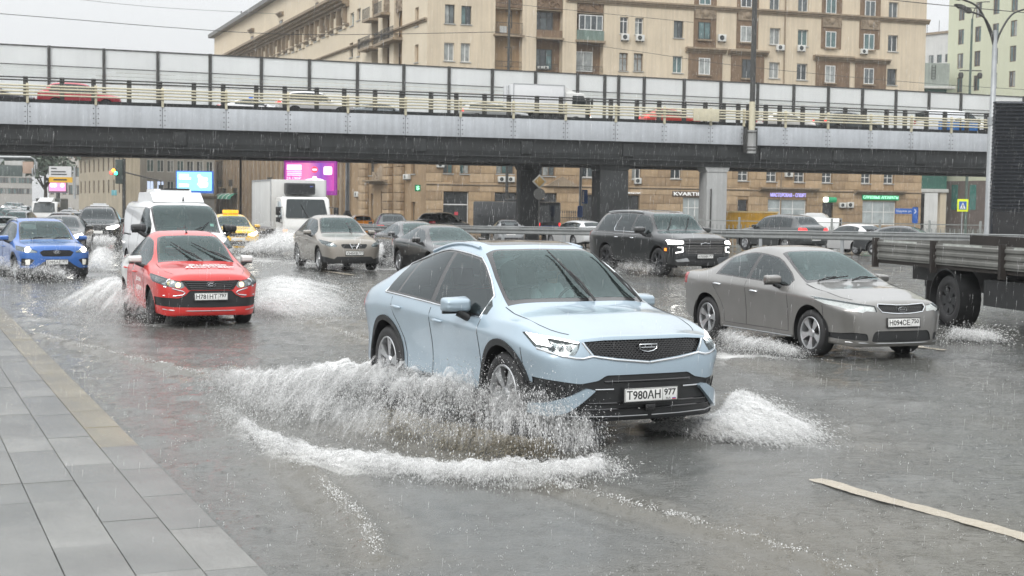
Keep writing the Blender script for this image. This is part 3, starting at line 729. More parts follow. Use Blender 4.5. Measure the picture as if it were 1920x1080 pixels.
    # seams, rails, wipers and other lines laid on the shell
    if S.get('seams') and lod > 0:
        t = MB()
        for ax, pts in S['seams']:
            for sy in (1, -1):
                q = []
                for a, b in pts:
                    h, nn = hit(ax, a, b)
                    if h: q.append(Vector((h.x, h.y*sy, h.z)))
                if len(q) > 1: t.tube(q, 0.0042, 4, caps=False)
        tag(t.build('panel_gap', BLACK, root, smooth=0), kind='stuff')
    for ln in S.get('lines', []):
        for sy in ((1, -1) if ln.get('pair', True) else (1,)):
            q = []
            for a, b in ln['pts']:
                h, nn = hit(ln['ax'], a, b)
                if h: q.append(Vector((h.x, h.y*sy, h.z)) + Vector((nn.x, nn.y*sy, nn.z))*ln.get('lift', 0))
            if len(q) > 1: MB().tube(q, ln['r'], ln.get('n', 6)).build(ln['name'], ln['mat'], root, smooth=60)
    if lod > 0 and 'mirror' in S:
        mx, my, mz = S['mirror']; k = S.get('msize', 1.0)
        for sy in (1, -1):
            b = bmesh.new(); bmesh.ops.create_cube(b, size=1)
            for v in b.verts:
                f = 1 if v.co.x > 0 else 0; o_ = 1 if v.co.y*sy > 0 else 0
                v.co = Vector((v.co.x*0.13*k - (0.03*k if o_ else 0), v.co.y*0.235*k*(0.86 if f else 1), v.co.z*0.15*k*(0.66 if f else 1)*(0.82 if o_ else 1)))
            bmesh.ops.subdivide_edges(b, edges=b.edges[:], cuts=2, use_grid_fill=True, smooth=0.0)
            bmesh.ops.bevel(b, geom=[e for e in b.edges if e.calc_face_angle(0) > 0.6], offset=0.028*k, segments=3, affect='EDGES', profile=0.5)
            b.verts.index_update(); q = MB(); q.add([v.co.copy() for v in b.verts], [[v.index for v in f.verts] for f in b.faces]); b.free()
            h = q.build('wing_mirror', S.get('mirpaint', body), root, (mx, sy*my, mz), smooth=70)
            s_ = MB(); s_.tube([(-0.01, -sy*0.02, -0.05*k), (0.03, -sy*0.09, -0.10*k), (0.06, -sy*0.17, -0.125*k)], [0.045*k, 0.032*k, 0.036*k], 8)
            s_.box(-0.08*k, -0.05*k, -0.10*k, 0.10*k, -0.075*k, -0.055*k); s_.build('mirror_stalk', BLACK, h, smooth=60)
    if lod > 0:
        for hx, hz in S.get('handles', []):
            h, nn = hit('y', hx, hz)
            if h:
                for sy in (1, -1):
                    MB().tube([(-0.095, 0, 0), (-0.08, sy*0.026, 0.004), (0.0, sy*0.036, 0.008), (0.08, sy*0.026, 0.004), (0.095, 0, 0)], [0.010, 0.014, 0.016, 0.014, 0.010], 8).build('door_handle', S.get('hmat', body), root, (h.x, h.y*sy, h.z), smooth=60)
        for (wy0, wx_tip, wy_tip) in S.get('wipers', []):
            # an arm from the scuttle and the blade along the glass
            xb = S['cowl']; b0, _ = hit('z', xb+0.03, abs(wy0)); tp, tn = hit('z', wx_tip, abs(wy_tip))
            if not (b0 and tp): continue
            b0 = Vector((b0.x, wy0, b0.z+0.015)); tp = Vector((tp.x, wy_tip, tp.z)) + Vector((tn.x, 0, tn.z))*0.03
            g0, gn = hit('z', xb-0.10, abs(wy0*0.8+wy_tip*0.2)); 
            mid = b0.lerp(tp, 0.55); hm, hn = hit('z', mid.x, abs(mid.y)); mid = Vector((mid.x, mid.y, hm.z)) + Vector((hn.x, 0, hn.z))*0.05
            arm = MB(); arm.tube([b0, b0.lerp(mid, 0.5)+Vector((0.0,0,0.02)), mid], [0.012, 0.010, 0.008], 6); wo = arm.build('wiper', BLACK, root, smooth=60)
            lo = b0.lerp(tp, 0.12); hl, hln = hit('z', lo.x, abs(lo.y)); lo = Vector((lo.x, lo.y, hl.z)) + Vector((hln.x, 0, hln.z))*0.02
            bl = MB(); bl.tube([lo, mid-Vector((0,0,0.015)), tp], [0.006, 0.012, 0.006], 6); bl.build('wiper_blade', RUBBER, wo, smooth=60)
        x0, x1, zc, sy_ = S['cabin']; sw = sy_
        for k, sx in enumerate(S.get('seats', [])):
            zc = S['cabin'][2] - (0.20 if k else 0.14)
            for sy in (1, -1):
                b = MB(); b.bbox(sx-0.30, sx+0.20, sy*sw-0.25, sy*sw+0.25, zc-0.42, zc-0.22, 0.05)
                M = Matrix.Translation((sx-0.30, sy*sw, zc-0.28)) @ Matrix.Rotation(R(-14), 4, 'Y')
                b.bbox(-0.06, 0.08, -0.24, 0.24, 0.0, 0.60, 0.05, M); b.bbox(-0.03, 0.06, -0.12, 0.12, 0.63, 0.82, 0.04, M)
                b.build('seat', SEAT, root, smooth=50)
        dz = S.get('dash', zc+0.02); cx = S['cowl']
        d = MB(); d.bbox(cx-0.62, cx-0.02, -sw-0.34, sw+0.34, dz-0.35, dz-0.04, 0.06); d.bbox(cx-0.55, cx-0.2, sw-0.2, sw+0.2, dz-0.08, dz+0.03, 0.03); d.build('dashboard', TRIM, root, smooth=50)
        M = Matrix.Translation((cx-0.72, sw, dz-0.03)) @ Matrix.Rotation(R(-65), 4, 'Y')
        t = MB(); t.tube([(0.185*math.cos(a), 0.185*math.sin(a), 0) for a in np.linspace(0, 2*math.pi, 24, endpoint=False)], 0.015, 6, closed=True, M=M); t.tube([(-0.18, 0, 0), (0.18, 0, 0)], 0.02, 6, M=M); t.tube([(0,0,0), (0,0,-0.2)], 0.03, 6, M=M)
        t.build('steering_wheel', BLACK, root, smooth=60)
        h, nn = hit('z', cx-0.50, 0.003)
        if h: MB().bbox(-0.02, 0.02, -0.11, 0.11, -0.035, 0.035, 0.012).build('rear_view_mirror', BLACK, root, (h.x-0.12, 0, h.z-0.12))
    bm.free(); return ob
# ------------------------------------------------------------------ buildings
CREAM = pm('cream plaster', (0.63, 0.535, 0.40), rough=0.85, var=0.10, vs=0.35, bump=0.15, bs=25, streak=0.16)
CREAML = pm('light cream plaster', (0.68, 0.59, 0.45), rough=0.85, var=0.08, vs=0.3, bump=0.1, bs=25, streak=0.10)
TAN = pm('tan stone', (0.34, 0.235, 0.135), rough=0.8, var=0.22, vs=0.6, bump=0.3, bs=18, streak=0.22)
TANB = [pm('tan stone block', (0.40, 0.285, 0.17), rough=0.8, var=0.25, vs=1.2, bump=0.35, bs=14, streak=0.2), pm('tan stone block light', (0.44, 0.32, 0.20), rough=0.8, var=0.25, vs=1.0, bump=0.35, bs=14, streak=0.2), pm('tan stone block dark', (0.34, 0.24, 0.145), rough=0.8, var=0.28, vs=1.4, bump=0.35, bs=14, streak=0.25)]
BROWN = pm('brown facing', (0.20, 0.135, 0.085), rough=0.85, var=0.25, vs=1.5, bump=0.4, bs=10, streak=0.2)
STONE = pm('weathered cornice', (0.30, 0.235, 0.165), rough=0.85, var=0.25, vs=1.0, bump=0.3, bs=12, streak=0.25)
FRW = pm('white window frame', (0.72, 0.72, 0.70), rough=0.5, var=0.05); FRD = pm('dark window frame', (0.05, 0.055, 0.05), rough=0.5, var=0.2); FRB = pm('brown window frame', (0.16, 0.11, 0.07), rough=0.6, var=0.15)
def pane_mat(n, c, r=0.08): return pm(n, c, rough=r, var=0.55, vs=1.3, spec=0.8)
PANES = [pane_mat('pane dark', (0.05, 0.06, 0.065)), pane_mat('pane grey', (0.10, 0.12, 0.125)), pane_mat('pane with pale curtain', (0.30, 0.32, 0.31), 0.15), pane_mat('pane teal', (0.09, 0.15, 0.15))]
ACW = pm('air conditioner white', (0.62, 0.62, 0.59), rough=0.5, var=0.1); IRON = pm('iron railing', (0.03, 0.035, 0.035), rough=0.5, var=0.2)
class Facade:
    def __init__(s, t, o, ang, W):
        s.t = t; s.o = Vector(o); s.ang = ang; s.W = W; t.location = o; t.rotation_euler = (0, 0, ang)
        s.u = Vector((math.cos(ang), math.sin(ang), 0)); s.n = Vector((math.sin(ang), -math.cos(ang), 0)); s.op = []
    def q(s, px, py):
        p = on_plane(px, py, s.o, s.n) - s.o; return p.dot(s.u), p.z
    def rect(s, r):
        a = s.q(r[0], (r[1]+r[3])/2); b = s.q(r[2], (r[1]+r[3])/2); c = (r[0]+r[2])/2
        return a[0], b[0], s.q(c, r[3])[1], s.q(c, r[1])[1]
    def hole(s, x0, x1, z0, z1, d=0.3): s.op.append((x0, x1, z0, z1, d))
    def wall(s, name, m, x0, x1, z0, z1, extra=()):
        """wall plate with real openings and reveals"""
        ops = [o for o in s.op if o[0] < x1 and o[1] > x0 and o[2] < z1 and o[3] > z0]
        ops = [(max(o[0], x0), min(o[1], x1), max(o[2], z0), min(o[3], z1), o[4]) for o in ops]
        X = sorted({x0, x1, *[v for o in ops for v in o[:2]]}); Z = sorted({z0, z1, *[v for o in ops for v in o[2:4]]}); b = MB()
        for i in range(len(X)-1):
            for j in range(len(Z)-1):
                cx, cz = (X[i]+X[i+1])/2, (Z[j]+Z[j+1])/2
                if any(o[0] < cx < o[1] and o[2] < cz < o[3] for o in ops): continue
                b.add([(X[i],0,Z[j]),(X[i+1],0,Z[j]),(X[i+1],0,Z[j+1]),(X[i],0,Z[j+1])], [(0,1,2,3)])
        for a, c, e, f, d in ops:
            b.add([(a,0,e),(c,0,e),(c,0,f),(a,0,f),(a,d,e),(c,d,e),(c,d,f),(a,d,f)], [(0,4,5,1),(1,5,6,2),(2,6,7,3),(3,7,4,0)])
        return b.build(name, m, s.t, smooth=0, fixn=False)
    def window(s, x0, x1, z0, z1, fr=FRW, cols=2, d=0.20, transom=None, pane=None, fw=0.07, sill=True, y0=None, rail=None):
        b = MB(); y = (d if y0 is None else y0); f = fw
        b.box(x0, x1, y-0.07, y, z0, z0+f); b.box(x0, x1, y-0.07, y, z1-f, z1); b.box(x0, x0+f, y-0.07, y, z0+f, z1-f); b.box(x1-f, x1, y-0.07, y, z0+f, z1-f)
        w = (x1-x0)/cols
        for k in range(1, cols): b.box(x0+k*w-f*0.5, x0+k*w+f*0.5, y-0.065, y-0.005, z0+f, z1-f)
        if transom: zt = z0+(z1-z0)*transom; b.box(x0+f, x1-f, y-0.06, y-0.01, zt-f*0.5, zt+f*0.5)
        wo = b.build('window', fr, s.t, smooth=0)
        for k in range(cols):
            p = MB(); a, c = x0+k*w+(f if k == 0 else f*0.5), x0+(k+1)*w-(f if k == cols-1 else f*0.5)
            p.box(a, c, y-0.03, y-0.02, z0+f, z1-f); p.build('pane', pane or random.choice(PANES), wo, smooth=0)
        if sill: MB().box(x0-0.08, x1+0.08, -0.10, y-0.08, z0-0.09, z0-0.005).build('sill', pm('zinc sill', (0.42, 0.42, 0.40), rough=0.5, metal=0.3), wo, smooth=0)
        return wo
    def win_px(s, r, **k):
        x0, x1, z0, z1 = s.rect(r); d = k.setdefault('d', 0.3); 
        if k.pop('cut', True): s.hole(x0, x1, z0, z1, d)
        return s.window(x0, x1, z0, z1, **k)
    def ac(s, r, y=0.0):
        x0, x1, z0, z1 = s.rect(r); b = MB(); b.bbox(x0, x1, y-0.38, y-0.06, z0, z1, 0.02); o = b.build('air_conditioner', ACW, s.t)
        cx, cz, rr = x0+(x1-x0)*0.42, (z0+z1)/2, (z1-z0)*0.36
        MB().lathe([(rr, 0), (rr, -0.012), (rr*0.85, -0.016), (rr*0.85, -0.004), (0.02, -0.004)], 14, 'y').build('fan_grille', IRON, o, (cx, y-0.378, cz), smooth=30)
        MB().box(x0+0.05, x0+0.1, y-0.34, y, z0-0.08, z0-0.003).box(x1-0.1, x1-0.05, y-0.34, y, z0-0.08, z0-0.003).build('bracket', IRON, o, smooth=0)
        return o
    def band(s, name, m, x0, x1, z0, z1, out, prof=3, parent=None):
        """moulded cornice run: a stepped profile"""
        P = [(0.0, z0)]
        for k in range(prof): P += [(-out*(k+1)/prof, z0+(z1-z0)*k/prof), (-out*(k+1)/prof, z0+(z1-z0)*(k+0.8)/prof)]
        P += [(-out, z1), (0.0, z1)]
        b = MB(); b.prism(P, x0, x1, 'x'); return b.build(name, m, parent or s.t, smooth=0)
    def relief(s, name, m, x0, x1, z0, z1, y=0.0, seed=0, parent=None):
        """carved relief: scrolls and leaves standing off a slab"""
        rg = random.Random(seed); b = MB(); b.box(x0, x1, y-0.10, y+0.02, z0, z1); cx = (x0+x1)/2; W = x1-x0; Hh = z1-z0
        for sg in (1, -1):
            for k in range(7):
                a = rg.uniform(0.05, 0.44)*W; zz = z0+Hh*rg.uniform(0.12, 0.88); r = rg.uniform(0.10, 0.20)*min(W, Hh)
                b.tube([(cx+sg*(a+r*math.cos(t)*(1-t/9)), y-0.12, zz+r*math.sin(t)*(1-t/9)) for t in np.linspace(0, 5.5, 10)], r*0.22, 5)
        b.lathe([(0, -0.22), (0.10*W, -0.20), (0.16*W, -0.12), (0.17*W, -0.08)], 12, 'y', Matrix.Translation((cx, y, z0+Hh*0.55)))
        return b.build(name, m, parent or s.t, smooth=50)
    def railing(s, name, x0, x1, z0, h, y0, parent=None, n=None):
        b = MB(); y = y0
        b.box(x0, x1, y-0.02, y+0.02, z0+h-0.04, z0+h); b.box(x0, x1, y-0.015, y+0.015, z0+0.06, z0+0.09)
        n = n or max(4, int((x1-x0)/0.14))
        for k in range(n+1): x = x0+(x1-x0)*k/n; b.box(x-0.010, x+0.010, y-0.01, y+0.01, z0+0.09, z0+h-0.04)
        return b.build(name, IRON, parent or s.t, smooth=0)

UC = pm('unit block', (1, 1, 1), var=0); _ub = {}
def block_mesh(m):
    if m.name not in _ub: _ub[m.name] = MB().bbox(-0.5, 0.5, -0.5, 0.5, -0.5, 0.5, 0.03).mesh('stone_block', m, 40)
    return _ub[m.name]
def stone_courses(F, x0, x1, z0, z1, ch=0.86, bl=2.6, keep=None):
    """dressed stone facing laid round the openings, every block its own object"""
    n = 0; rg = random.Random(5); z = z0; row = 0
    while z < z1-0.2:
        h = min(ch, z1-z); x = x0 - (bl*0.5 if row % 2 else 0)
        cuts = sorted([(o[0], o[1]) for o in F.op if o[2] < z+h-0.02 and o[3] > z+0.02])
        while x < x1-0.05:
            a, c = max(x, x0), min(x+bl*rg.uniform(0.9, 1.1), x1); segs = [(a, c)]
            for p, q in cuts:
                ns = []
                for s0, s1 in segs:
                    if q <= s0 or p >= s1: ns.append((s0, s1)); continue
                    if p > s0: ns.append((s0, p))
                    if q < s1: ns.append((q, s1))
                segs = ns
            for s0, s1 in segs:
                if s1-s0 > 0.12 and (keep is None or keep((s0+s1)/2, z+h/2)):
                    mk('stone_block', block_mesh(rg.choice(TANB)), F.t, ((s0+s1)/2, -0.035, z+h/2), (0,0,0), (s1-s0-0.035, 0.09, h-0.035)); n += 1
            x = c
        z += h; row += 1
    return n

def sub3(x0, y0, X, Y, k): return lambda r: (x0+r[0]/k, y0+r[1]/k, x0+r[2]/k, y0+r[3]/k)
# ---- the big corner block: front wing
BA, BB = Vector((-8.2, 130, 0)), Vector((43.1, 147, 0))
BW = (BB-BA).length; bang = math.atan2(BB.y-BA.y, BB.x-BA.x)
tB = thing('apartment_building', 'cream and tan stone apartment block with loggias behind the flyover', 'building')
F = Facade(tB, (BA.x, BA.y, 0), bang, BW)
k2, k3, k6, k7, k1 = sub3(640,0,0,0,3), sub3(1280,0,0,0,3), sub3(860,280,0,0,4), sub3(1280,280,0,0,3), sub3(640,280,0,0,6.75)
D = dict(fr=FRD); Wt = dict(fr=FRW)
for r in ((583,25,638,132), (675,33,732,137)): F.win_px(k2(r), cols=2, **D)
for r in ((578,240,635,342), (672,243,725,348)): F.win_px(k2(r), cols=2, pane=PANES[2], **Wt)
for r in ((1568,95,1615,190), (1652,100,1700,195)): F.win_px(k2(r), cols=2, transom=0.75, **Wt)
for r in ((1563,297,1612,398), (1645,300,1697,400)): F.win_px(k2(r), cols=2, fr=FRB, transom=0.7, pane=PANES[2])
F.win_px(k2((1870,117,1925,213)), cols=2, **D); F.win_px(k2((1865,315,1920,410)), cols=2, pane=PANES[3], **Wt)
for r in ((1570,192,1612,228), (1652,197,1697,232)): F.ac(k2(r))
# loggias: deep brown bays
bays = []
for (a, b, tops) in ((865, 1018, 48), (1097, 1245, 58), (1323, 1475, 76)):
    x0, x1, _, z1 = F.rect(k2((a, tops, b, 400))); zl = 12.5
    F.hole(x0, x1, zl, z1, 0.9); bays.append((x0, x1, zl, z1))
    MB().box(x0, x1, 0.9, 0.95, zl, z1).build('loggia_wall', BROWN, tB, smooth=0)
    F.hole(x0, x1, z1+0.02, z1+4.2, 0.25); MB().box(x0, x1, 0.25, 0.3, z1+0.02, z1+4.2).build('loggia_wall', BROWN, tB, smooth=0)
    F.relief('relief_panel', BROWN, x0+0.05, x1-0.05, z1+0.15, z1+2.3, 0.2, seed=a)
for r, kw in (((868,52,975,150), dict(cols=3, fr=FRD, transom=0.72)), ((1100,62,1205,165), dict(cols=3, fr=FRD, transom=0.7)), ((865,258,972,372), dict(cols=3, fr=FRD, transom=0.72)), ((1097,272,1200,387), dict(cols=3, fr=FRD, transom=0.72)),
              ((1323,285,1430,398), dict(cols=2, fr=FRW, pane=PANES[2]))):
    F.win_px(k2(r), cut=False, y0=0.86, sill=False, **kw)
x0, x1, z0, z1 = F.rect(k2((1337,85,1470,170))); F.window(x0, x1, z0, z1, fr=FRW, cols=4, y0=0.05, sill=False)
x0, x1, z0, z1 = F.rect(k2((1323,172,1475,228))); MB().box(x0, x1, -0.12, -0.06, z0, z1).build('balcony_panel', pm('green balcony sheet', (0.16, 0.22, 0.19), rough=0.6, var=0.25, vs=4, streak=0.3), tB, smooth=0)
for r, nm in (((858,195,1022,206), 'balcony_slab'), ((1097,212,1245,222), 'balcony_slab'), ((1320,228,1478,240), 'balcony_slab')):
    x0, x1, z0, z1 = F.rect(k2(r)); MB().box(x0-0.05, x1+0.05, -0.35, 0.88, z0, z1).build(nm, STONE, tB, smooth=0)
x0, x1, z0, z1 = F.rect(k2((865,128,1015,195))); rl_ = F.railing('balcony_railing', x0, x1, z0, z1-z0, -0.25); MB().box(x0+0.4, x0+1.1, -0.22, -0.18, z0+0.15, z0+0.75).build('balcony_cloth', pm('white cloth', (0.6, 0.6, 0.58)), rl_, smooth=0)
x0, x1, z0, z1 = F.rect(k2((1100,170,1243,212))); MB().box(x0, x1, 0.0, 0.1, z0, z1).build('parapet_panel', BROWN, tB, smooth=0)
for r in ((865,345,1010,380), (1097,360,1215,392), (1323,372,1465,402)): x0, x1, z0, z1 = F.rect(k2(r)); F.railing('balcony_railing', x0, x1, z0, z1-z0, -0.1)
for r in ((1105,372,1135,388), (1138,372,1165,390)): F.ac(k2(r), 0.3)
# right half: brown bays with windows and portals
for (a, b) in ((62, 188), (303, 425), (780, 893), (995, 1110)):
    x0, x1, z0, _ = F.rect(k3((a, 0, b, 275))); _, _, _, z1 = F.rect(k3((a, 30, b, 275)))
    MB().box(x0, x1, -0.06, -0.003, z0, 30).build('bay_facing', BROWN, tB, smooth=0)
    zt = F.rect(k3((a, 48, b, 112)) if a < 300 else k3((a, 62, b, 122)) if a < 700 else k3((a, 90, b, 160)) if a < 900 else k3((a, 106, b, 172)))
    F.relief('relief_panel', STONE, x0+0.1, x1-0.1, zt[2]+0.1, zt[3], -0.06, seed=a)
for r in ((15,270,240,300), (255,284,475,315), (733,315,955,345), (955,332,1160,358)):
    x0, x1, z0, z1 = F.rect(k3(r)); F.band('portal_cornice', STONE, x0, x1, z0, z1, 0.55)
    MB().box(x0+0.35, x1-0.35, -0.12, -0.003, 12.5, z0).build('portal_surround', BROWN, tB, smooth=0)
wins = [((90,-40,155,28),FRW,3),((325,-30,385,42),FRW,0),((490,-35,550,55),FRW,1),((650,-30,710,65),FRW,1),((803,-15,860,77),FRW,3),((1022,5,1080,95),FRW,1),((1160,12,1215,102),FRW,1),
 ((85,125,152,222),FRD,3),((322,148,385,237),FRW,2),((490,158,550,250),FRW,2),((648,167,706,260),FRW,3),((800,178,858,268),FRW,3),((1015,192,1073,280),FRW,3),((1155,198,1212,290),FRW,0),
 ((87,327,150,420),FRW,2),((330,335,380,440),FRD,0),((487,350,545,440),FRW,2),((642,358,702,450),FRW,0),((797,370,853,465),FRW,2),((1015,385,1070,473),FRW,1),((1150,387,1205,478),FRD,0)]
for r, f, p in wins:
    brown = r[0] in (90,325,803,1022,85,322,800,1015,87,330,797); rr = k3(r); x0, x1, z0, z1 = F.rect(rr)
    if brown: F.window(x0, x1, z0, z1, fr=f, cols=2, y0=-0.13+0.03, sill=False, pane=PANES[p]); MB().box(x0-0.15, x1+0.15, -0.30, -0.125, z0-0.16, z0-0.01).build('window_ledge', STONE, tB, smooth=0)
    else: F.win_px(rr, cols=2, fr=f, pane=PANES[p])
for r in ((193,195,235,235), (520,253,562,285), (640,255,680,290), (993,277,1030,305)): F.ac(k3(r), -0.06)
zc0 = F.q(1723, 39)[1]; xs0 = F.q(1062, 0)[0]
F.band('string_cornice', STONE, xs0, BW+0.3, zc0-0.35, zc0+0.15, 0.35)
# lower storeys seen under the flyover
for r, f, c in (((282,95,415,185),FRB,3), ((590,105,722,200),FRB,3), ((925,110,1015,210),FRW,2), ((1298,115,1365,225),FRW,2), ((1588,122,1668,220),FRW,2)): F.win_px(k6(r), cols=c, fr=f, transom=None)
for r in ((310,103,370,177), (470,108,530,182), (627,113,687,185), (783,118,840,188), (1003,125,1058,192), (1130,128,1187,193)): F.win_px(k7(r), cols=2, fr=FRW, transom=0.5, pane=PANES[0])
F.win_px(k1((1290,125,1415,305)), cols=2, fr=FRB); F.win_px(k1((1500,125,1620,310)), cols=2, fr=FRB)
for r in ((290,203,348,245), (358,205,412,245), (1312,215,1360,258)): F.ac(k6(r))
for r in ((570,125,612,155), (875,300,910,328), (918,297,953,328)): F.ac(k7(r))
F.ac(k1((1200,165,1292,228)))
DARKGL = pm('dark shop glass', (0.02, 0.022, 0.024), rough=0.06, var=0.3, vs=0.6, spec=0.8); SHOPGL = pm('bright shop window', (0.30, 0.33, 0.33), rough=0.1, var=0.45, vs=0.7, emit=(0.8, 0.9, 0.9), es=0.10)
def shop(r, m, cols, fr=FRD, kk=k7, tr=None):
    x0, x1, z0, z1 = F.rect(kk(r)); z0 = 0.35; F.hole(x0, x1, z0, z1, 0.25)
    return F.window(x0, x1, z0, z1, fr=fr, cols=cols, d=0.25, transom=tr, pane=m, fw=0.08, sill=False)
shop((0,270,108,400), SHOPGL, 3, FRW, tr=0.6); shop((478,282,695,360), SHOPGL, 3, FRW, tr=0.62); shop((1010,292,1198,398), SHOPGL, 3, FRW, tr=0.55)
shop((308,282,367,345), DARKGL, 1, FRB); shop((785,300,845,345), DARKGL, 1, FRD)
shop((270,325,435,410), DARKGL, 3, FRD, k6); shop((635,330,735,400), DARKGL, 2, FRD, k6); shop((925,340,1010,480), DARKGL, 2, FRD, k6); shop((1235,345,1355,440), DARKGL, 2, FRD, k6)
x0, x1, z0, z1 = F.rect(k1((1290,537,1605,975))); F.hole(x0, x1, -0.4, z1, 0.3)
g = F.window(x0, x1, -0.4, z1, fr=FRD, cols=2, d=0.3, pane=pm('gate panel', (0.03, 0.034, 0.036), rough=0.35, var=0.3, vs=1), sill=False); MB().box(x0, x1, 0.18, 0.22, z1-1.25, z1-1.15).build('gate_rail', FRW, g, smooth=0); MB().box(x1-0.05, x1+0.03, 0.1, 0.2, -0.4, z1).build('gate_jamb', FRW, g, smooth=0)
MB().box(x0+1.15, x0+1.5, 0.20, 0.222, 0.9, 1.2).build('notice', pm('red notice', (0.55, 0.06, 0.08), var=0.1), g, smooth=0)
F.wall('lower_wall', TAN, 0, BW, -1.2, 10.2); F.wall('upper_wall', CREAM, 0, BW, 10.2, 32)
stone_courses(F, 0.0, BW, -0.3, 7.6, keep=lambda x, z: True)
for r in ((427,215,755,240), (960,232,1240,255)): x0, x1, z0, z1 = F.rect(k7(r)); F.band('shop_cornice', STONE, x0, x1, z0, z1, 0.7)
x0, x1, z0, z1 = F.rect(k6((640,232,900,278))); MB().prism([(x0, z0), (x1, z0), ((x0+x1)/2, z1+0.35)], -0.35, -0.08, 'y').build('pediment', STONE, tB, smooth=0)
zb_ = F.q(1000, 349)[1]; F.band('string_course', STONE, 0, BW, zb_-0.10, zb_+0.08, 0.16, 2)
MB().box(0, BW, 0.96, 14, -1.2, 32).build('building_core', TAN, tB, smooth=0)
MB().box(-0.3, BW+0.3, -0.6, 14, 32.003, 32.6).build('roof', STONE, tB, smooth=0)
x0 = F.q(1470, 100)[0]; MB().tube([(x0, -0.1, 0.2), (x0, -0.1, 31)], 0.07, 6).build('drain_pipe', STONE, tB, smooth=60)
# signs and lettering on the wall: each sign is a thing
def wall_sign(name, label, s_, r, kk, m, back=None, cat='sign', yo=-0.14, h=None, emitname=None):
    x0, x1, z0, z1 = F.rect(kk(r)); c = F.o + F.u*((x0+x1)/2) - F.n*yo*(-1) + Vector((0, 0, (z0+z1)/2)); c = F.o + F.u*((x0+x1)/2) + F.n*(-yo) + Vector((0,0,(z0+z1)/2))
    t = thing(name, label, cat, c, bang); w, hh = x1-x0, z1-z0
    if back: MB().bbox(-w/2-0.12, w/2+0.12, 0.02, 0.10, -hh/2-0.1, hh/2+0.1, 0.01).build('backboard', back, t)
    text('lettering', s_, 0.5, m, t, (0, 0.0, 0), (R(90), 0, 0), 0.03, width=w, height=hh, bold=0.01); return t
LW = pm('white sign letters', (0.8, 0.8, 0.78), emit=(1, 1, 0.97), es=0.25, var=0)
wall_sign('shop_sign', 'white capital letters KVARTIRA on a dark board left of the pale column', 'KVARTIRA', (-55,242,130,262), k7, LW, pm('brown sign board', (0.10, 0.07, 0.05), rough=0.6))
wall_sign('shop_sign', 'violet lit letters above the bright shop window right of the pale column', 'МАСТЕРСКАЯ – СПОРТ', (490,248,690,270), k7, pm('violet letters', (0.45, 0.42, 0.8), emit=(0.50, 0.46, 1.0), es=0.8, var=0))
wall_sign('shop_sign', 'green sign for hearing aids over the right hand shop window', 'СЛУХОВЫЕ АППАРАТЫ', (1012,263,1208,280), k7, pm('mint letters', (0.5, 0.9, 0.7), emit=(0.45, 1.0, 0.7), es=0.9, var=0), pm('green sign board', (0.005, 0.25, 0.10), emit=(0.0, 0.5, 0.2), es=0.25, var=0))
wall_sign('shop_sign', 'small white letters over the dark doorway between two columns', 'ДОМ МЕБЕЛИ', (1180,320,1357,336), k6, LW)
d_ = wall_sign('exchange_sign', 'small lit green dollar sign on the tan wall', '$', (938,462,978,518), k1, pm('green dollar', (0.4, 1, 0.6), emit=(0.35, 1.0, 0.55), es=1.2, var=0), pm('dark green board', (0.0, 0.10, 0.045), emit=(0, 0.3, 0.12), es=0.2, var=0), yo=-0.3)
x0, x1, z0, z1 = F.rect(k7((785,285,845,300))); c = F.o+F.u*((x0+x1)/2)+Vector((0,0,z0)); t = thing('door_canopy', 'short green lit canopy over a small doorway', 'canopy', c, bang)
MB().tube([(-(x1-x0)/2, -0.5, 0.3), ((x1-x0)/2, -0.5, 0.3)], 0.28, 10).build('canopy_roll', pm('canopy green', (0.02, 0.22, 0.10), emit=(0.0, 0.5, 0.2), es=0.3), t)
MB().tube([(-(x1-x0)/2-0.05, -0.5, 0.3), (-(x1-x0)/2+0.3, -0.5, 0.3)], 0.285, 10).build('canopy_lamp', pm('canopy lamp', (0.9, 1, 0.9), emit=(0.9, 1, 0.9), es=1.5), t)

# ---- the long side wing receding up the avenue
SA = BA; SB = Vector((-50.8, 236, 0)); SW = (SB-SA).length
tS = thing('long_building', 'long cream building with deep cornice receding along the avenue', 'building')
G = Facade(tS, (SB.x, SB.y, 0), math.atan2(SA.y-SB.y, SA.x-SB.x), SW)
k4 = sub3(400,0,0,0,4.364)
for r in ((1650,60,1680,215), (1648,365,1678,510)): G.win_px(k4(r), cols=1, fr=FRB, pane=PANES[0])
for r in ((1120,105,1150,210), (1175,70,1205,165), (1115,350,1143,470), (1178,325,1200,460)): G.win_px(k4(r), cols=2, fr=FRW if r[0] == 1120 else FRB)
for r in ((1030,140,1060,245), (965,175,990,280), (893,205,920,305), (825,240,850,340), (763,270,788,370), (703,297,725,400), (645,325,668,425), (592,350,612,440), (540,372,560,450), (490,400,512,470), (440,420,462,485), (395,440,412,500)):
    G.win_px(k4(r), cols=2, fr=FRB, pane=PANES[0]); x0, x1, z0, z1 = G.rect(k4(r)); MB().box(x1+0.5, x1+1.6, -0.22, -0.003, z0-0.1, z1+0.1).build('pilaster', CREAML, tS, smooth=0)
for r in ((840,20,862,105), (545,165,570,250), (310,295,330,380)):
    x0, x1, z0, z1 = G.rect(k4(r)); G.window(x0, x1, z0, z1, fr=FRB, cols=2, y0=-0.02, sill=False); G.band('window_hood', STONE, x0-0.5, x1+0.5, z1+0.5, z1+1.0, 0.5)
lx0, lx1 = G.q(697, 60)[0], G.q(754, 60)[0]
G.hole(lx0, lx1, 9, 31, 1.6); MB().box(lx0, lx1, 1.6, 1.7, 9, 31).build('loggia_wall', BROWN, tS, smooth=0)
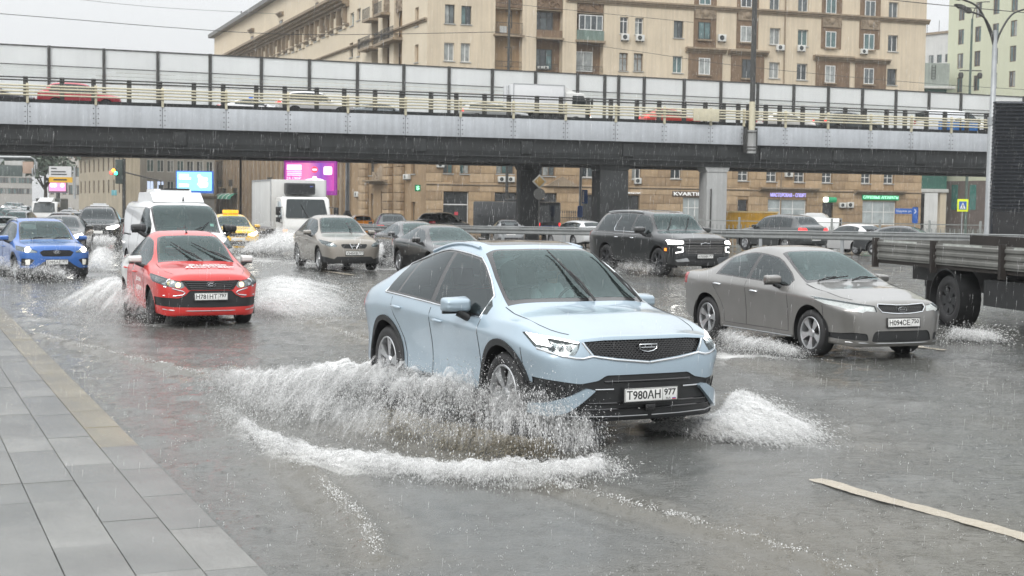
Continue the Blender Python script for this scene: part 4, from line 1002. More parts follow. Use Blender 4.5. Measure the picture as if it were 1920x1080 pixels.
for a in (1352, 1445): p0, p1 = G.q(400+a/4.364, 60)[0], G.q(400+(a+36)/4.364, 60)[0]; MB().box(p0, p1, -0.05, 0.5, 9, 31).build('loggia_column', CREAML, tS, smooth=0)
for (a, c, y0, y1) in ((1255,1350,375,415), (1445,1548,300,345), (1385,1450,345,380), (1290,1350,140,180), (1390,1450,100,135)):
    x0, x1, z0, z1 = G.rect(k4((a, y0, c, y1))); sb = MB().box(x0, x1, -1.0, 1.55, z0, z0+0.25).build('balcony_slab', STONE, tS, smooth=0); G.railing('balcony_railing', x0, x1, z0+0.25, 1.1, -0.95, sb); MB().box(x0+0.5, x0+1.6, 1.50, 1.58, z0+0.4, z0+2.4).build('balcony_door', PANES[0], sb, smooth=0)
for r in ((1295,-20,1350,130), (1390,-20,1440,110), (1485,-10,1545,90)): x0, x1, z0, z1 = G.rect(k4(r)); G.relief('relief_panel', STONE, x0, x1, z0, z1, 0.2, seed=int(r[0]))
zc = 24.2; xw = G.q(655, 20)[0]
G.wall('wall', CREAML, 0, xw, 9.5, 29.3); G.wall('wing_wall', CREAML, xw, SW, 9.5, 32)
G.band('main_cornice', STONE, -1.0, xw, zc-0.5, zc+0.7, 1.6, 4); G.band('frieze_band', STONE, 0, xw, zc-2.6, zc-2.3, 0.25, 2)
for k in range(34): x = xw-1.0-k*2.6; \
    (MB().box(x-0.35, x+0.05, -0.5, -0.003, zc-2.2, zc-0.52).build('bracket', STONE, tS, smooth=0) if x > 0 else None)
G.band('sill_course', STONE, 0, SW, 18.9, 19.2, 0.3, 2)
MB().box(-1.0, xw, -0.9, 14, 29.303, 29.9).build('roof_edge', pm('zinc roof', (0.16, 0.16, 0.155), rough=0.6, var=0.2), tS, smooth=0)
MB().box(xw-0.1, SW+0.1, -0.4, 14, 32.003, 32.6).build('wing_roof', STONE, tS, smooth=0)
for x in (8, 30, 52): MB().tube([(x, 3, 29.8), (x, 3, 33)], 0.08, 5).build('roof_mast', IRON, tS, smooth=0)
# lower storeys
for r in ((355,60,415,330), (530,60,560,325), (680,60,715,320)): G.win_px(k1(r), cols=2, fr=FRD, pane=PANES[0])
G.win_px(k1((885,60,938,310)), cols=2, fr=FRB); G.win_px(k1((372,560,402,900)), cols=1, fr=FRD, pane=PANES[0], sill=False); G.win_px(k1((885,665,938,900)), cols=1, fr=FRD, pane=PANES[0], sill=False)
for r in ((500,530,572,950), (662,545,712,950)): G.win_px(k1(r), cols=1, fr=FRD, pane=DARKGL, sill=False)
for r in ((270,120,310,185), (418,120,460,175), (825,315,885,380), (200,535,248,600)): G.ac(k1(r))
for a in (265, 570, 720): x0, x1, _, _ = G.rect(k1((a, 300, a+82, 600))); \
    [MB().bbox(x0, x1, -0.45, -0.04, z, z+0.80, 0.03).build('pilaster_block', random.choice(TANB), tS) for z in np.arange(-0.4, 7.4, 0.85)]
x0, x1, z0, z1 = G.rect(k1((400,390,640,440))); G.band('door_hood', STONE, x0, x1, z0, z1, 1.2); G.relief('relief_panel', STONE, x0+0.3, x1-0.3, z1, z1+0.9, -0.1, seed=3)
xs_ = np.arange(1.5, G.q(655, 350)[0]-1.0, 3.1)
for x in xs_:
    G.hole(x, x+1.5, 4.8, 7.2, 0.3); G.window(x, x+1.5, 4.8, 7.2, fr=FRB, cols=2, d=0.3, pane=PANES[0], sill=False)
    G.hole(x-0.2, x+1.7, 0.0, 3.3, 0.5); G.window(x-0.2, x+1.7, 0.0, 3.3, fr=FRD, cols=2, d=0.5, pane=DARKGL, sill=False)
    MB().bbox(x+1.75, x+2.65, -0.30, -0.003, -1.0, 8.4, 0.03).build('pilaster', STONE, tS)
for x in (G.q(425, 320)[0], G.q(445, 320)[0], G.q(520, 320)[0]):
    sb = MB().box(x-1.6, x+1.6, -1.1, 0, 3.9, 4.1).build('balcony_slab', STONE, tS, smooth=0); G.railing('balcony_railing', x-1.6, x+1.6, 4.1, 1.1, -1.05, sb)
G.wall('lower_wall', TAN, 0, SW, -1.2, 9.5); MB().box(0, SW-0.3, 1.72, 14, -1.2, 29.2).build('building_core', TAN, tS, smooth=0)
# awnings over the shop
c0 = G.q(418, 372); c1 = G.q(450, 372)
aw = thing('shop_awning', 'green and white striped awning over a dark shop front', 'awning', G.o + G.u*c0[0] + Vector((0,0,2.2)), G.ang)
for k in range(4):
    L_ = (c1[0]-c0[0])/4; b = MB(); pr = [(-0.1, 0.9), (-0.8, 0.75), (-1.3, 0.35), (-1.45, 0.0)]
    for i in range(3): b.add([(k*L_, *pr[i]), ((k+0.92)*L_, *pr[i]), ((k+0.92)*L_, *pr[i+1]), (k*L_, *pr[i+1])], [(0,1,2,3)])
    b.build('awning_bay', pm('awning green', (0.05, 0.30, 0.19), rough=0.7, var=0.2), aw)
    MB().tube([(k*L_, -0.1, 0.92), (k*L_, -0.8, 0.77), (k*L_, -1.3, 0.37), (k*L_, -1.47, 0.0)], 0.09, 5).build('awning_rib', WHITEP, aw)

# ---- plainer blocks farther off
def plain_block(label, px0, px1, Y0, Y1, zt, wallm, rows, cols, wz=1.9, ww=1.3, fr=FRW, base=None, basem=None, panes=PANES, rowz=3.3, z0=3.2, cornice=None, name='distant_building', lit=(), mx=0.0, depth=14):
    a = at_y(px0, 370, Y0); b = at_y(px1, 370, Y1); t = thing(name, label, 'building'); W_ = math.hypot(b.x-a.x, b.y-a.y); Q = Facade(t, (a.x, a.y, 0), math.atan2(b.y-a.y, b.x-a.x), W_)
    st = (W_-2*mx)/cols
    for i in range(cols):
        for j in range(rows):
            x = mx+st*(i+0.5)-ww/2; z = z0+j*rowz; Q.hole(x, x+ww, z, z+wz, 0.15)
            Q.window(x, x+ww, z, z+wz, fr=fr, cols=2, d=0.15, pane=(lit[1] if (i, j) in lit[0] else None) if lit else None, sill=False, fw=0.1)
    Q.wall('wall', wallm, 0, W_, -2.0, zt)
    if basem: MB().box(-0.05, W_+0.05, -0.15, -0.003, -2, base).build('base_facing', basem, t, smooth=0)
    if cornice: Q.band('cornice', STONE, -0.4, W_+0.4, cornice[0], cornice[1], cornice[2])
    MB().box(0.0, W_, 0.16, depth, -2, zt-0.02).build('building_core', wallm, t, smooth=0); MB().box(-0.3, W_+0.3, -0.3, depth, zt+0.002, zt+0.5).build('roof', STONE, t, smooth=0); return Q
PALE = pm('pale grey plaster', (0.44, 0.42, 0.385), rough=0.85, var=0.10, vs=0.3, streak=0.15); MINT = pm('pale green plaster', (0.60, 0.62, 0.47), rough=0.85, var=0.04, vs=0.2, streak=0.06)
PANELW = pm('white panel wall', (0.60, 0.60, 0.58), rough=0.8, var=0.1, vs=0.4, streak=0.15); BEIGE = pm('beige plaster', (0.44, 0.38, 0.28), rough=0.85, var=0.15, vs=0.3, streak=0.25); PINKW = pm('dusky pink plaster', (0.33, 0.22, 0.20), rough=0.85, var=0.12, vs=0.4, streak=0.2)
LITB = pm('blue lit window', (0.6, 0.7, 0.9), emit=(0.62, 0.75, 1.0), es=0.9, var=0.3)
Q = plain_block('pale grey four storey block with two blue lit windows beyond the blue screen', 234, 402, 215, 225, 21, PALE, 5, 9, wz=1.9, ww=1.2, z0=3.0, cornice=(2.2, 2.7, 0.3), lit=({(2,0),(3,0)}, LITB))
z = 0; MB().lathe([(1.6, -1), (1.6, 20)], 14, 'z').build('bay_tower', PALE, Q.t, (1.8, 0.1, 0), smooth=40)
plain_block('ochre corner block with a heavy cornice beside the traffic light', 148, 229, 232, 196, 18.5, BEIGE, 4, 9, wz=2.0, ww=1.4, fr=FRB, z0=2.8, cornice=(8.4, 9.3, 1.2), depth=2.5)
plain_block('hazy sand coloured block behind the white billboard', 92, 150, 262, 255, 23, PALE, 5, 5, wz=1.8, ww=1.4, fr=FRB, z0=2.6, depth=3)
plain_block('faint hazy tower block at the end of the avenue', -60, 60, 420, 430, 34, PALE, 7, 12, wz=1.8, ww=1.6, fr=FRB, z0=3)
plain_block('pink tinted terrace behind the grey lamp post', 640, 660, 158.5, 157.0, 9.3, PINKW, 2, 1, wz=2.2, ww=0.6, z0=1.5, rowz=4.2, name='terrace_house', depth=4)
Q = plain_block('pale green office block with brown framed windows at the right edge', 1768, 1990, 202, 180, 46, MINT, 11, 6, wz=2.15, ww=1.25, fr=FRB, z0=8.6, rowz=3.4, base=6.2, basem=pm('brown stone base', (0.15, 0.12, 0.105), rough=0.7, var=0.2, vs=0.5), mx=1.0)
for r in ((1518,200,1552,340), (1620,200,1655,340)):
    x0, x1, z0, z1 = Q.rect(k7(r)); MB().box(x0, x1, -0.2, -0.16, z0, z1).build('tall_window', pm('green glass', (0.05, 0.20, 0.17), rough=0.1, var=0.3), Q.t, smooth=0)
Q2 = plain_block('white panel tower in the gap beside the cream block', 1700, 1776, 300, 292, 39, PANELW, 9, 5, wz=1.7, ww=1.2, z0=9, rowz=3.0, fr=FRD)
for x in (1, 4, 7.5): MB().tube([(x, 4, 39), (x, 4, 42.5)], 0.06, 5).build('roof_mast', IRON, Q2.t, smooth=0)
# low green fronted link building and its porch
a = at_y(1718, 400, 196); lk = thing('link_building', 'low green clad building with a white ledge and a cream pier', 'building', (a.x, a.y, 0), R(4)); s_ = 196/FPX
W_ = 58*s_
gz_ = lambda y: CAMH+(394-y)*s_
GRN = pm('green cladding', (0.03, 0.13, 0.10), rough=0.5, var=0.2, vs=1, streak=0.2)
MB().box(0, W_, 0.3, 10, gz_(355), gz_(315)).build('green_front', GRN, lk, smooth=0); MB().bbox(-0.1, W_+0.1, -0.3, 10, gz_(361), gz_(354.5), 0.04).build('white_ledge', PANELW, lk)
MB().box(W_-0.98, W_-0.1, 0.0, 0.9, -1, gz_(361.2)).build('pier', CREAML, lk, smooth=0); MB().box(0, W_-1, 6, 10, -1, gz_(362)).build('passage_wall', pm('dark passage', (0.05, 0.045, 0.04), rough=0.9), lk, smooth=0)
MB().box(0, W_, 0.6, 10, gz_(165), gz_(120)).build('upper_cabin', pm('grey green sheet', (0.32, 0.36, 0.33), rough=0.6, var=0.15, streak=0.2), lk, smooth=0); MB().bbox(-0.6, W_+0.6, -0.4, 10, gz_(168), gz_(163.5), 0.05).build('cabin_ledge', PANELW, lk)
MB().box(0.3, W_-0.3, 0.7, 10, gz_(316), gz_(168.3)).build('green_tower', GRN, lk, smooth=0)
ld = MB(); [ld.box(1.75+q, 1.82+q, 0.45, 0.52, gz_(150), gz_(124)) for q in (0, 0.5)]; [ld.box(1.75, 2.32, 0.46, 0.5, gz_(150)+i*0.4, gz_(150)+i*0.4+0.05) for i in range(5)]; ld.build('wall_ladder', IRON, lk, smooth=0)
# ------------------------------------------------------------------ flyover
OA, OB = at_y(0, 370, 78), at_y(1850, 395, 97); OA.z = OB.z = 0
OL = (OB-OA).length; OU = (OB-OA)/OL; ON = Vector((OU.y, -OU.x, 0)); oang = math.atan2(OU.y, OU.x)
FASC = pm('grey fascia sheet', (0.52, 0.545, 0.575), rough=0.5, metal=0.2, var=0.12, vs=0.9, streak=0.17); CONC = pm('wet and shaded concrete', (0.028, 0.031, 0.032), rough=0.6, var=0.35, vs=0.8, bump=0.3, bs=12, streak=0.35)  # the dark tone also holds the shade on two columns
CONCL = pm('pale column concrete', (0.42, 0.425, 0.42), rough=0.7, var=0.10, vs=0.6, bump=0.1, bs=20, streak=0.2); CREAMR = pm('cream rail paint', (0.60, 0.555, 0.41), rough=0.5, var=0.12, vs=3, streak=0.1)
POSTD = pm('dark steel post', (0.05, 0.05, 0.047), rough=0.55, var=0.2, vs=4); NBP = pm('clear noise panel', (0.88, 0.89, 0.885), rough=0.25, var=0.05, vs=0.6, streak=0.08); NBS = pm('slatted noise panel', (0.80, 0.82, 0.80), rough=0.4, var=0.06, vs=0.8, streak=0.1)
def milky(m, k):
    t = m.node_tree; o = [n for n in t.nodes if n.type == 'OUTPUT_MATERIAL'][0]; b = t.nodes['Principled BSDF']; tr = t.nodes.new('ShaderNodeBsdfTranslucent'); tr.inputs[0].default_value = (0.93, 0.95, 0.95, 1); mx = t.nodes.new('ShaderNodeMixShader'); mx.inputs[0].default_value = k
    t.links.new(b.outputs[0], mx.inputs[1]); t.links.new(tr.outputs[0], mx.inputs[2]); t.links.new(mx.outputs[0], o.inputs[0])
milky(NBP, 0.5); milky(NBS, 0.45)
DK = 7.00                                    # deck level
tO = thing('flyover', 'grey flyover crossing the whole street on dark columns', 'bridge', (OA.x, OA.y, 0), oang)
def osx(px, py=250, off=0.0):
    p = on_plane(px, py, OA - ON*off, ON) - OA; return p.dot(OU)
js = [osx(x) for x in (52, 180, 305, 424, 540, 652, 760, 863, 962, 1060, 1154, 1245, 1332, 1394, 1413, 1472, 1552, 1632, 1708, 1783)]
st = js[1]-js[0]; js = [js[0]-st*k for k in (4, 3, 2, 1)] + js + [js[-1]+3.35*k for k in (1, 2, 3, 4, 5)]
X0, X1 = js[0], js[-1]
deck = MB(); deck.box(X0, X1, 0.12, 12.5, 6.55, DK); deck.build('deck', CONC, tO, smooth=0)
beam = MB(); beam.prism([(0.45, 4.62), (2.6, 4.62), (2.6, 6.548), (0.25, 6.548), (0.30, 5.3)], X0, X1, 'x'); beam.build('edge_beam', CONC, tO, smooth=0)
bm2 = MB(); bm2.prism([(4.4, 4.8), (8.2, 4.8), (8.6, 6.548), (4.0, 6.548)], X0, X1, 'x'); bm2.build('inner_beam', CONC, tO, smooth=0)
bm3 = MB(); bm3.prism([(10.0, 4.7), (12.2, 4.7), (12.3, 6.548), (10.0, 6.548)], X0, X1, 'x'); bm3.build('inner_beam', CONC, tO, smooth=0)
MB().box(X0, X1, 0.22, 0.44, 4.95, 5.02).build('beam_ledge', CONC, tO, smooth=0)
for x in js[::2]:
    MB().bbox(x+0.6, x+1.35, 0.16, 0.32, 5.15, 5.95, 0.05).build('beam_plate', CONC, tO)
for i in range(len(js)-1):
    if js[i+1]-js[i] < 1.2: continue
    b = MB(); b.bbox(js[i]+0.012, js[i+1]-0.012, -0.02, 0.09, 6.10, 7.34, 0.012); fp = b.build('fascia_panel', FASC, tO)
    q = MB()
    for x in (js[i]+0.13, js[i+1]-0.13):
        for z in (6.28, 6.55, 6.82, 7.12): q.lathe([(0.0, -0.045), (0.035, -0.04), (0.035, -0.018)], 6, 'y', Matrix.Translation((x, 0, z)))
    tag(q.build('panel_bolt', POSTD, fp, smooth=0), kind='stuff')
for x in js:
    MB().bbox(x-0.07, x+0.07, -0.10, 0.04, 7.30, 8.42, 0.02).build('rail_post', CREAMR, tO)
for z in (8.28, 8.12, 7.94, 7.76): MB().tube([(X0, -0.14, z), (X1, -0.14, z)], 0.048, 8).build('guard_rail', CREAMR, tO, smooth=60)
xs2 = sorted(set([round((js[i]+js[i+1])/2, 3) for i in range(len(js)-1) if js[i+1]-js[i] > 2] + [round(x-0.12, 3) for x in js]))
for x in xs2: MB().bbox(x-0.13, x+0.13, 0.50, 0.70, DK, 8.84, 0.02).build('barrier_post', POSTD, tO)
for z in (8.78, 8.62): MB().tube([(X0, 0.48, z), (X1, 0.48, z)], 0.045, 6).build('barrier_rail', POSTD, tO, smooth=60)
MB().box(X0, X1, 0.2, 0.75, DK-0.02, 7.55).build('kerb_beam', CONC, tO, smooth=0)
jb = osx(1300, 215); MB().bbox(jb-0.1, jb+1.7, -0.32, -0.19, 7.55, 8.35, 0.02).build('junction_box', CREAMR, tO)
# columns
def column(px, wd, y, m, cap):
    x = osx(px, 380, y); b = MB(); b.bbox(x-wd/2, x+wd/2, y-wd*0.42, y+wd*0.42, -1.5, 4.3, 0.08)
    b.prism([(x-wd/2, 4.3), (x+wd/2, 4.3), (x+wd/2+cap, 4.8), (x-wd/2-cap, 4.8)], y-wd*0.44, y+wd*0.44, 'y'); return b.build('column', m, tO)
column(989, 1.30, 6.0, CONC, 0.25); column(1143, 1.95, 1.6, CONC, 0.12); c3 = column(1336, 1.48, 1.15, CONCL, 0.25)  # shade is painted in: two columns dark, the front one pale as if lit
x = osx(1333, 380, 0.4); MB().tube([(x, 0.42, 0.0), (x, 0.42, 3.2)], 0.05, 6).build('drain_pipe', POSTD, tO, smooth=60)
for px in (260, -120): column(px, 1.4, 11.0, CONC, 0.2) if px < 0 else None
# noise barrier on the far side
nb = thing('noise_barrier', 'long translucent noise barrier with dark posts along the flyover', 'fence', (OA.x, OA.y, 0), oang); NY = 11.2
pxs = [-110, -10, 92, 195, 296, 394, 490, 580, 670, 757, 842, 923, 1004, 1083, 1134, 1160, 1208, 1283, 1352, 1421, 1489, 1554, 1618, 1681, 1743, 1803, 1861, 1921, 1980]
px_ = [(osx(p, 130, NY), on_plane(p, 82+(178-82)*p/1850, OA-ON*NY, ON).z) for p in pxs]
for i, (x, z) in enumerate(px_):
    MB().box(x-0.10, x+0.10, NY-0.12, NY+0.1, DK, z+0.04).build('post', POSTD, nb, smooth=0)
    if i+1 < len(px_):
        x1, z1 = px_[i+1]; zz = (z+z1)/2; a, c = x+0.11, x1-0.11
        def quad(nm, m, d0, d1, th=0.05):
            b = MB(); b.add([(a, NY-th, z-d1), (c, NY-th, z1-d1), (c, NY-th, z1-d0), (a, NY-th, z-d0), (a, NY+th, z-d1), (c, NY+th, z1-d1), (c, NY+th, z1-d0), (a, NY+th, z-d0)], [(0,1,2,3),(7,6,5,4),(0,4,5,1),(1,5,6,2),(2,6,7,3),(3,7,4,0)]); return b.build(nm, m, nb, smooth=0)
        quad('upper_panel', NBP, 0.06, 1.20, 0.02); quad('cap_rail', POSTD, -0.02, 0.055, 0.07); quad('middle_rail', POSTD, 1.205, 1.245, 0.05)
        for k in range(4): quad('slat', NBS, 1.25+k*0.245, 1.25+k*0.245+0.225, 0.03)
        quad('lower_panel', NBP, 2.25, zz-DK-0.35, 0.02)
# mast fixed to the flyover edge
mx = osx(1404, 240); mst = thing('mast_pole', 'tall black mast with a cream foot clamped to the flyover edge', 'pole', OA + OU*mx + ON*0.42, oang)
MB().lathe([(0.30, 5.55), (0.30, 6.95), (0.33, 7.0), (0.33, 7.05)], 16, 'z').build('pole_socket', CONCL, mst, smooth=40)
for z in (5.75, 5.95, 6.9): MB().lathe([(0.305, z-0.04), (0.33, z-0.04), (0.33, z+0.04), (0.305, z+0.04)], 16, 'z').build('clamp_ring', POSTD, mst, smooth=40)
for s in (-0.36, 0.36): MB().box(s-0.05, s+0.05, -0.05, 0.35, 5.6, 7.2).build('clamp_bar', POSTD, mst, smooth=0)
MB().lathe([(0.20, 7.05), (0.19, 8.9)], 16, 'z').build('cream_foot', CREAMR, mst, smooth=40); MB().lathe([(0.175, 8.9), (0.14, 24), (0.0, 24)], 14, 'z').build('shaft', POSTD, mst, smooth=40)
# ------------------------------------------------------------------ specs
def spec(L, W, H, wb, fo, cowl, header, roofend, rearbase, tailz, nosez, belt, paintm, Rw=0.32, Rr=0.21, rw=0.60, sill=0.22, lod=1, corner=0.16, rcorner=0.14,
         bonnetc=0.02, xB=None, xq=None, xC=(None, None), style='five', rimmat=None, **k):
    h = W/2; xf = wb/2+fo; xr = xf-L; xs = xf-corner; xe = xr+rcorner
    cx, cz = cowl; hx, hz = header; ex, ez = roofend; bx, bz = rearbase
    mx = (hx+ex)/2; S = {'wb_': wb, 'Rw': Rw, 'Rr': Rr, 'ra': Rw+0.055, 'paint': paintm, 'lod': lod, 'rimstyle': style, 'rimmat': rimmat or ALLOY, 'W': W}
    top = [(xe, tailz)]
    if bx-xe > 0.12: top += [(bx, bz)]
    top += [((bx+ex)/2, (bz+ez)/2 + k.get('rbow', 0.03)), (ex, ez), (mx, H), (hx, hz), ((hx+cx)/2, (hz+cz)/2+0.025), (cx, cz), ((cx+xs)/2, (cz*0.45+nosez*0.55)+bonnetc+0.01), (xs-0.12, nosez+0.035), (xs, nosez)]
    S['top'] = top; tp = lambda x: interp(top, x)
    S['st'] = [p[0] for p in top]; 
    for e in k.get('extra_st', []): S['st'] = sorted(S['st']+[e])
    bf, br = belt
    S['belt'] = [(xe, min(br, tailz-0.06)), (xe+0.4, br), (0, (bf+br)/2-0.005), (cx-0.25, bf-0.01), (cx, bf), ((cx+xs)/2, tp((cx+xs)/2)-0.075-0.03), (xs-0.12, tp(xs-0.12)-0.09), (xs, nosez-0.07)]
    dz = k.get('raildz', 0.075)
    S['rail'] = [(xe, tailz-0.03), ((bx+ex)/2, tp((bx+ex)/2)-0.05), (ex, ez-dz), (mx, H-dz-0.005), (hx, hz-dz+0.005), ((hx+cx)/2, tp((hx+cx)/2)-0.045), (cx, cz-0.03), ((cx+xs)/2, tp((cx+xs)/2)-0.03), (xs, nosez-0.025)]
    if bx-xe > 0.12: S['rail'].insert(1, (bx, bz-0.035))
    S['wm'] = [(xe, h-0.13), (xe+0.25, h-0.02), (-wb/2, h), (0, h-0.012), (wb/2, h), (xs-0.22, h-0.025), (xs-0.08, h-0.07), (xs, h-0.125)]
    S['wb'] = [(xe, h-0.17), (xe+0.3, h-0.07), (0, h-0.045), (cx, h-0.06), (xs-0.25, h-0.10), (xs, h-0.21)]
    S['wr'] = [(xe, h-0.26), (ex, rw-0.01), (mx, rw+0.01), (hx, rw), ((hx+cx)/2, (rw+h-0.19)/2+0.01), (cx, h-0.19), (xs-0.2, h-0.24), (xs, h-0.32)]
    s0 = k.get('shz', (0.80, 0.74, 0.66))
    S['sh'] = [(xe, s0[0]-0.04), (-wb/2, s0[0]), (0, (s0[0]+s0[1])/2), (wb/2, s0[1]), (xs, s0[2])]
    S['sill'] = [(xe, sill+0.12), (xe+0.4, sill+0.02), (-wb/2+0.4, sill), (wb/2, sill), (xs, sill-0.01)]
    c = corner
    S['fx'] = k.get('fx') or [[0, 0.55*c, 0.85*c, 0.92*c], [0, 0.62*c, 0.92*c, 1.0*c], [0, 0.55*c, 0.82*c, 0.90*c], [0, 0.25*c, 0.45*c, 0.5*c]]
    c = rcorner
    S['rx'] = [[0, 0.55*c, 0.8*c, 0.85*c], [0, 0.65*c, 0.95*c, 1.0*c], [0, 0.5*c, 0.75*c, 0.8*c], [0, 0.15*c, 0.25*c, 0.3*c]]
    S['cabin'] = (ex-0.1, cx+0.05, (bf+br)/2-0.05, 0.37); S['cowl'] = cx; S['seats'] = k.get('seats', [cx-1.25, cx-2.1]); S['dash'] = cz-0.02
    S['xf'], S['xr'], S['H'] = xf, xr, H
    S.update({q: v for q, v in k.items() if q in ('clad', 'lvl', 'mirror', 'msize', 'handles', 'wipers', 'mirpaint', 'hmat', 'crease', 'ridge', 'waist', 'tuck', 'wd', 'endcrease', 'track', 'fdz')})
    P = S['parts'] = []
    rl = lambda x: interp(S['rail'], x)-k.get('wtop', 0.05); bl = lambda x: interp(S['belt'], x)+k.get('wbot', 0.035)
    # glass
    wr = lambda x: interp(S['wr'], x)
    def screen(x0, x1, y_off):
        pts = [(x, wr(x)-y_off) for x in np.linspace(x0, x1, 9)]
        return [(x0, -0.03)] + rounded(pts, 0.02, 1) + [(x1, -0.03)] if False else [(x0, -0.03)] + pts + [(x1, -0.03)]
    P.append(dict(name='windscreen', ax='z', poly=rounded([(hx+0.06, -0.03, 0), (hx+0.06, wr(hx)-0.085, 0.06), ((hx+cx)/2, wr((hx+cx)/2)-0.07, 0.1), (cx-0.05, wr(cx)-0.075, 0.06), (cx-0.05, -0.03, 0)]), mat=k.get('wglass', GLW), center=True, off=0.002))
    P.append(dict(name='windscreen_border', ax='z', poly=[(hx+0.02, -0.03), (hx+0.02, wr(hx)-0.045), ((hx+cx)/2, wr((hx+cx)/2)-0.035), (cx+0.015, wr(cx)-0.03), (cx+0.015, -0.03)], mat=GLOSSB, center=True, off=0.001))
    xa0 = cx-0.02; xcl, xcu = xC
    def dlo(x0b, x0t, x1, n=14, mb=0.0, mt=0.0):
        """window region from a slanted rear edge to x1 (None = the meeting of belt and roof rail)"""
        bx_ = np.linspace(x0b, x1 if x1 is not None else xa0, n); tx = np.linspace(x1 if x1 is not None else xa0, x0t, n)
        b = [(x, bl(x)+mb) for x in bx_ if rl(x)-bl(x) > 0.03]; t = [(x, rl(x)-mt) for x in tx if rl(x)-bl(x) > 0.03]
        return b+t
    if xB is not None:
        side = k.get('sglass', GLS); rear = k.get('rglass', side)
        if k.get('xA') is not None: xa0 = k['xA']
        P.append(dict(name='door_glass', ax='y', poly=dlo(xB+0.05, xB+0.03, None), mat=side, off=0.001))
        if xq is not None:
            P.append(dict(name='rear_door_glass', ax='y', poly=dlo(xq[0]+0.03, xq[1]+0.03, xB-0.05), mat=rear, off=0.001))
            if xcl is not None: P.append(dict(name='quarter_glass', ax='y', poly=dlo(xcl, xcu, xq[0]-0.02) if abs(xq[0]-xq[1]) < 0.02 else [(xcl, bl(xcl)), (xq[0]-0.02, bl(xq[0])), (xq[1]-0.02, rl(xq[1])), (xcu, rl(xcu))], mat=rear, off=0.001))
        elif xcl is not None: P.append(dict(name='rear_door_glass', ax='y', poly=dlo(xcl, xcu, xB-0.05), mat=rear, off=0.001))
        e = xcl if xcl is not None else (xq[0] if xq else xB); et = xcu if xcu is not None else (xq[1] if xq else xB)
        P.append(dict(name='window_surround', ax='y', poly=dlo(e-0.025, et-0.02, None, mb=-0.022, mt=-0.018), mat=GLOSSB, off=0.0))
        S['dlo'] = dlo(e-0.025, et-0.02, None, mb=-0.026, mt=-0.022)
    # rear screen and lamps
    if not k.get('norear'):
        if ex-bx > 0.3: P.append(dict(name='rear_window', ax='z', poly=[(bx+0.05, -0.03), (bx+0.05, wr(bx)-0.11), (ex-0.06, wr(ex)-0.08), (ex-0.06, -0.03)], mat=GLD, center=True, off=0.001))
        else: P.append(dict(name='rear_window', ax='X', poly=rounded([(-0.03, br+0.06, 0), (h-0.26, br+0.06), (rw-0.06, ez-0.13), (-0.03, ez-0.11, 0)], 0.05), mat=GLD, center=True, off=0.001))
        tz = k.get('tailz2', (tailz-0.22, tailz-0.07)) if tailz < 1.2 else (br-0.12, br+0.12)
        P.append(dict(name='tail_lamp', ax='X', sel=lambda c, q=xe: c.x < q+0.10, poly=rounded([(h-0.50, tz[0]), (h+0.05, tz[0]), (h+0.05, tz[1]+0.02), (h-0.42, tz[1])], 0.03), mat=k.get('tailmat', RED), off=0.004, rim=0.01))
    S['x_'] = (xf, xs, xe, xr, h)
    return S

def nose(S, **g):
    """front fittings given as half outlines in (y, z)"""
    P = S['parts']
    for nm, d in g.get('parts', []):
        P.append(dict(name=nm, ax='x', sel=lambda c: c.x > 0.5, **d))
def C(poly, r=0.02): return rounded(poly, r)

def bars(parent, name, m, S, rows, depth=0.012, r=0.006):
    """grille bars laid on the shell: rows of (z, y0, y1)"""
    b = MB(); any_ = False
    for z, y0, y1 in rows:
        q = []
        for y in np.linspace(y0, y1, 7):
            h, n = S['hit']('x', max(abs(y), 0.002), z)
            if h: q.append(Vector((h.x-depth, y, h.z)))
        if len(q) > 1: b.tube(q, r, 5); any_ = True
    if any_: return b.build(name, m, parent, smooth=60)
def mesh_grille(parent, name, m, S, poly, nx, nz, depth=0.015, r=0.004):
    """diamond mesh inside a half outline"""
    b = MB(); y1 = max(p[0] for p in poly); z0 = min(p[1] for p in poly); z1 = max(p[1] for p in poly)
    for i in range(-nx, nx+1):
        for j in range(nz):
            y = y1*(i + 0.5*(j % 2))/nx; z = z0+(z1-z0)*(j+0.5)/nz
            if not inside((abs(y), z), poly): continue
            h, n = S['hit']('x', max(abs(y), 0.002), z)
            if not h: continue
            wy, wz = y1/nx*0.40, (z1-z0)/nz*0.36; c = Vector((h.x-depth, y, z))
            b.add([c+Vector((0.004,-wy,0)), c+Vector((0.010,0,-wz)), c+Vector((0.004,wy,0)), c+Vector((0.010,0,wz)), c+Vector((0.016,0,0))], [(0,1,4),(1,2,4),(2,3,4),(3,0,4)])
    return b.build(name, m, parent, smooth=0)
def on_nose(S, y, z, off=0.0):
    h, n = S['hit']('x', max(abs(y), 0.002), z); return Vector((h.x+off, y, z)) if h else Vector((S['xf']+off, y, z))
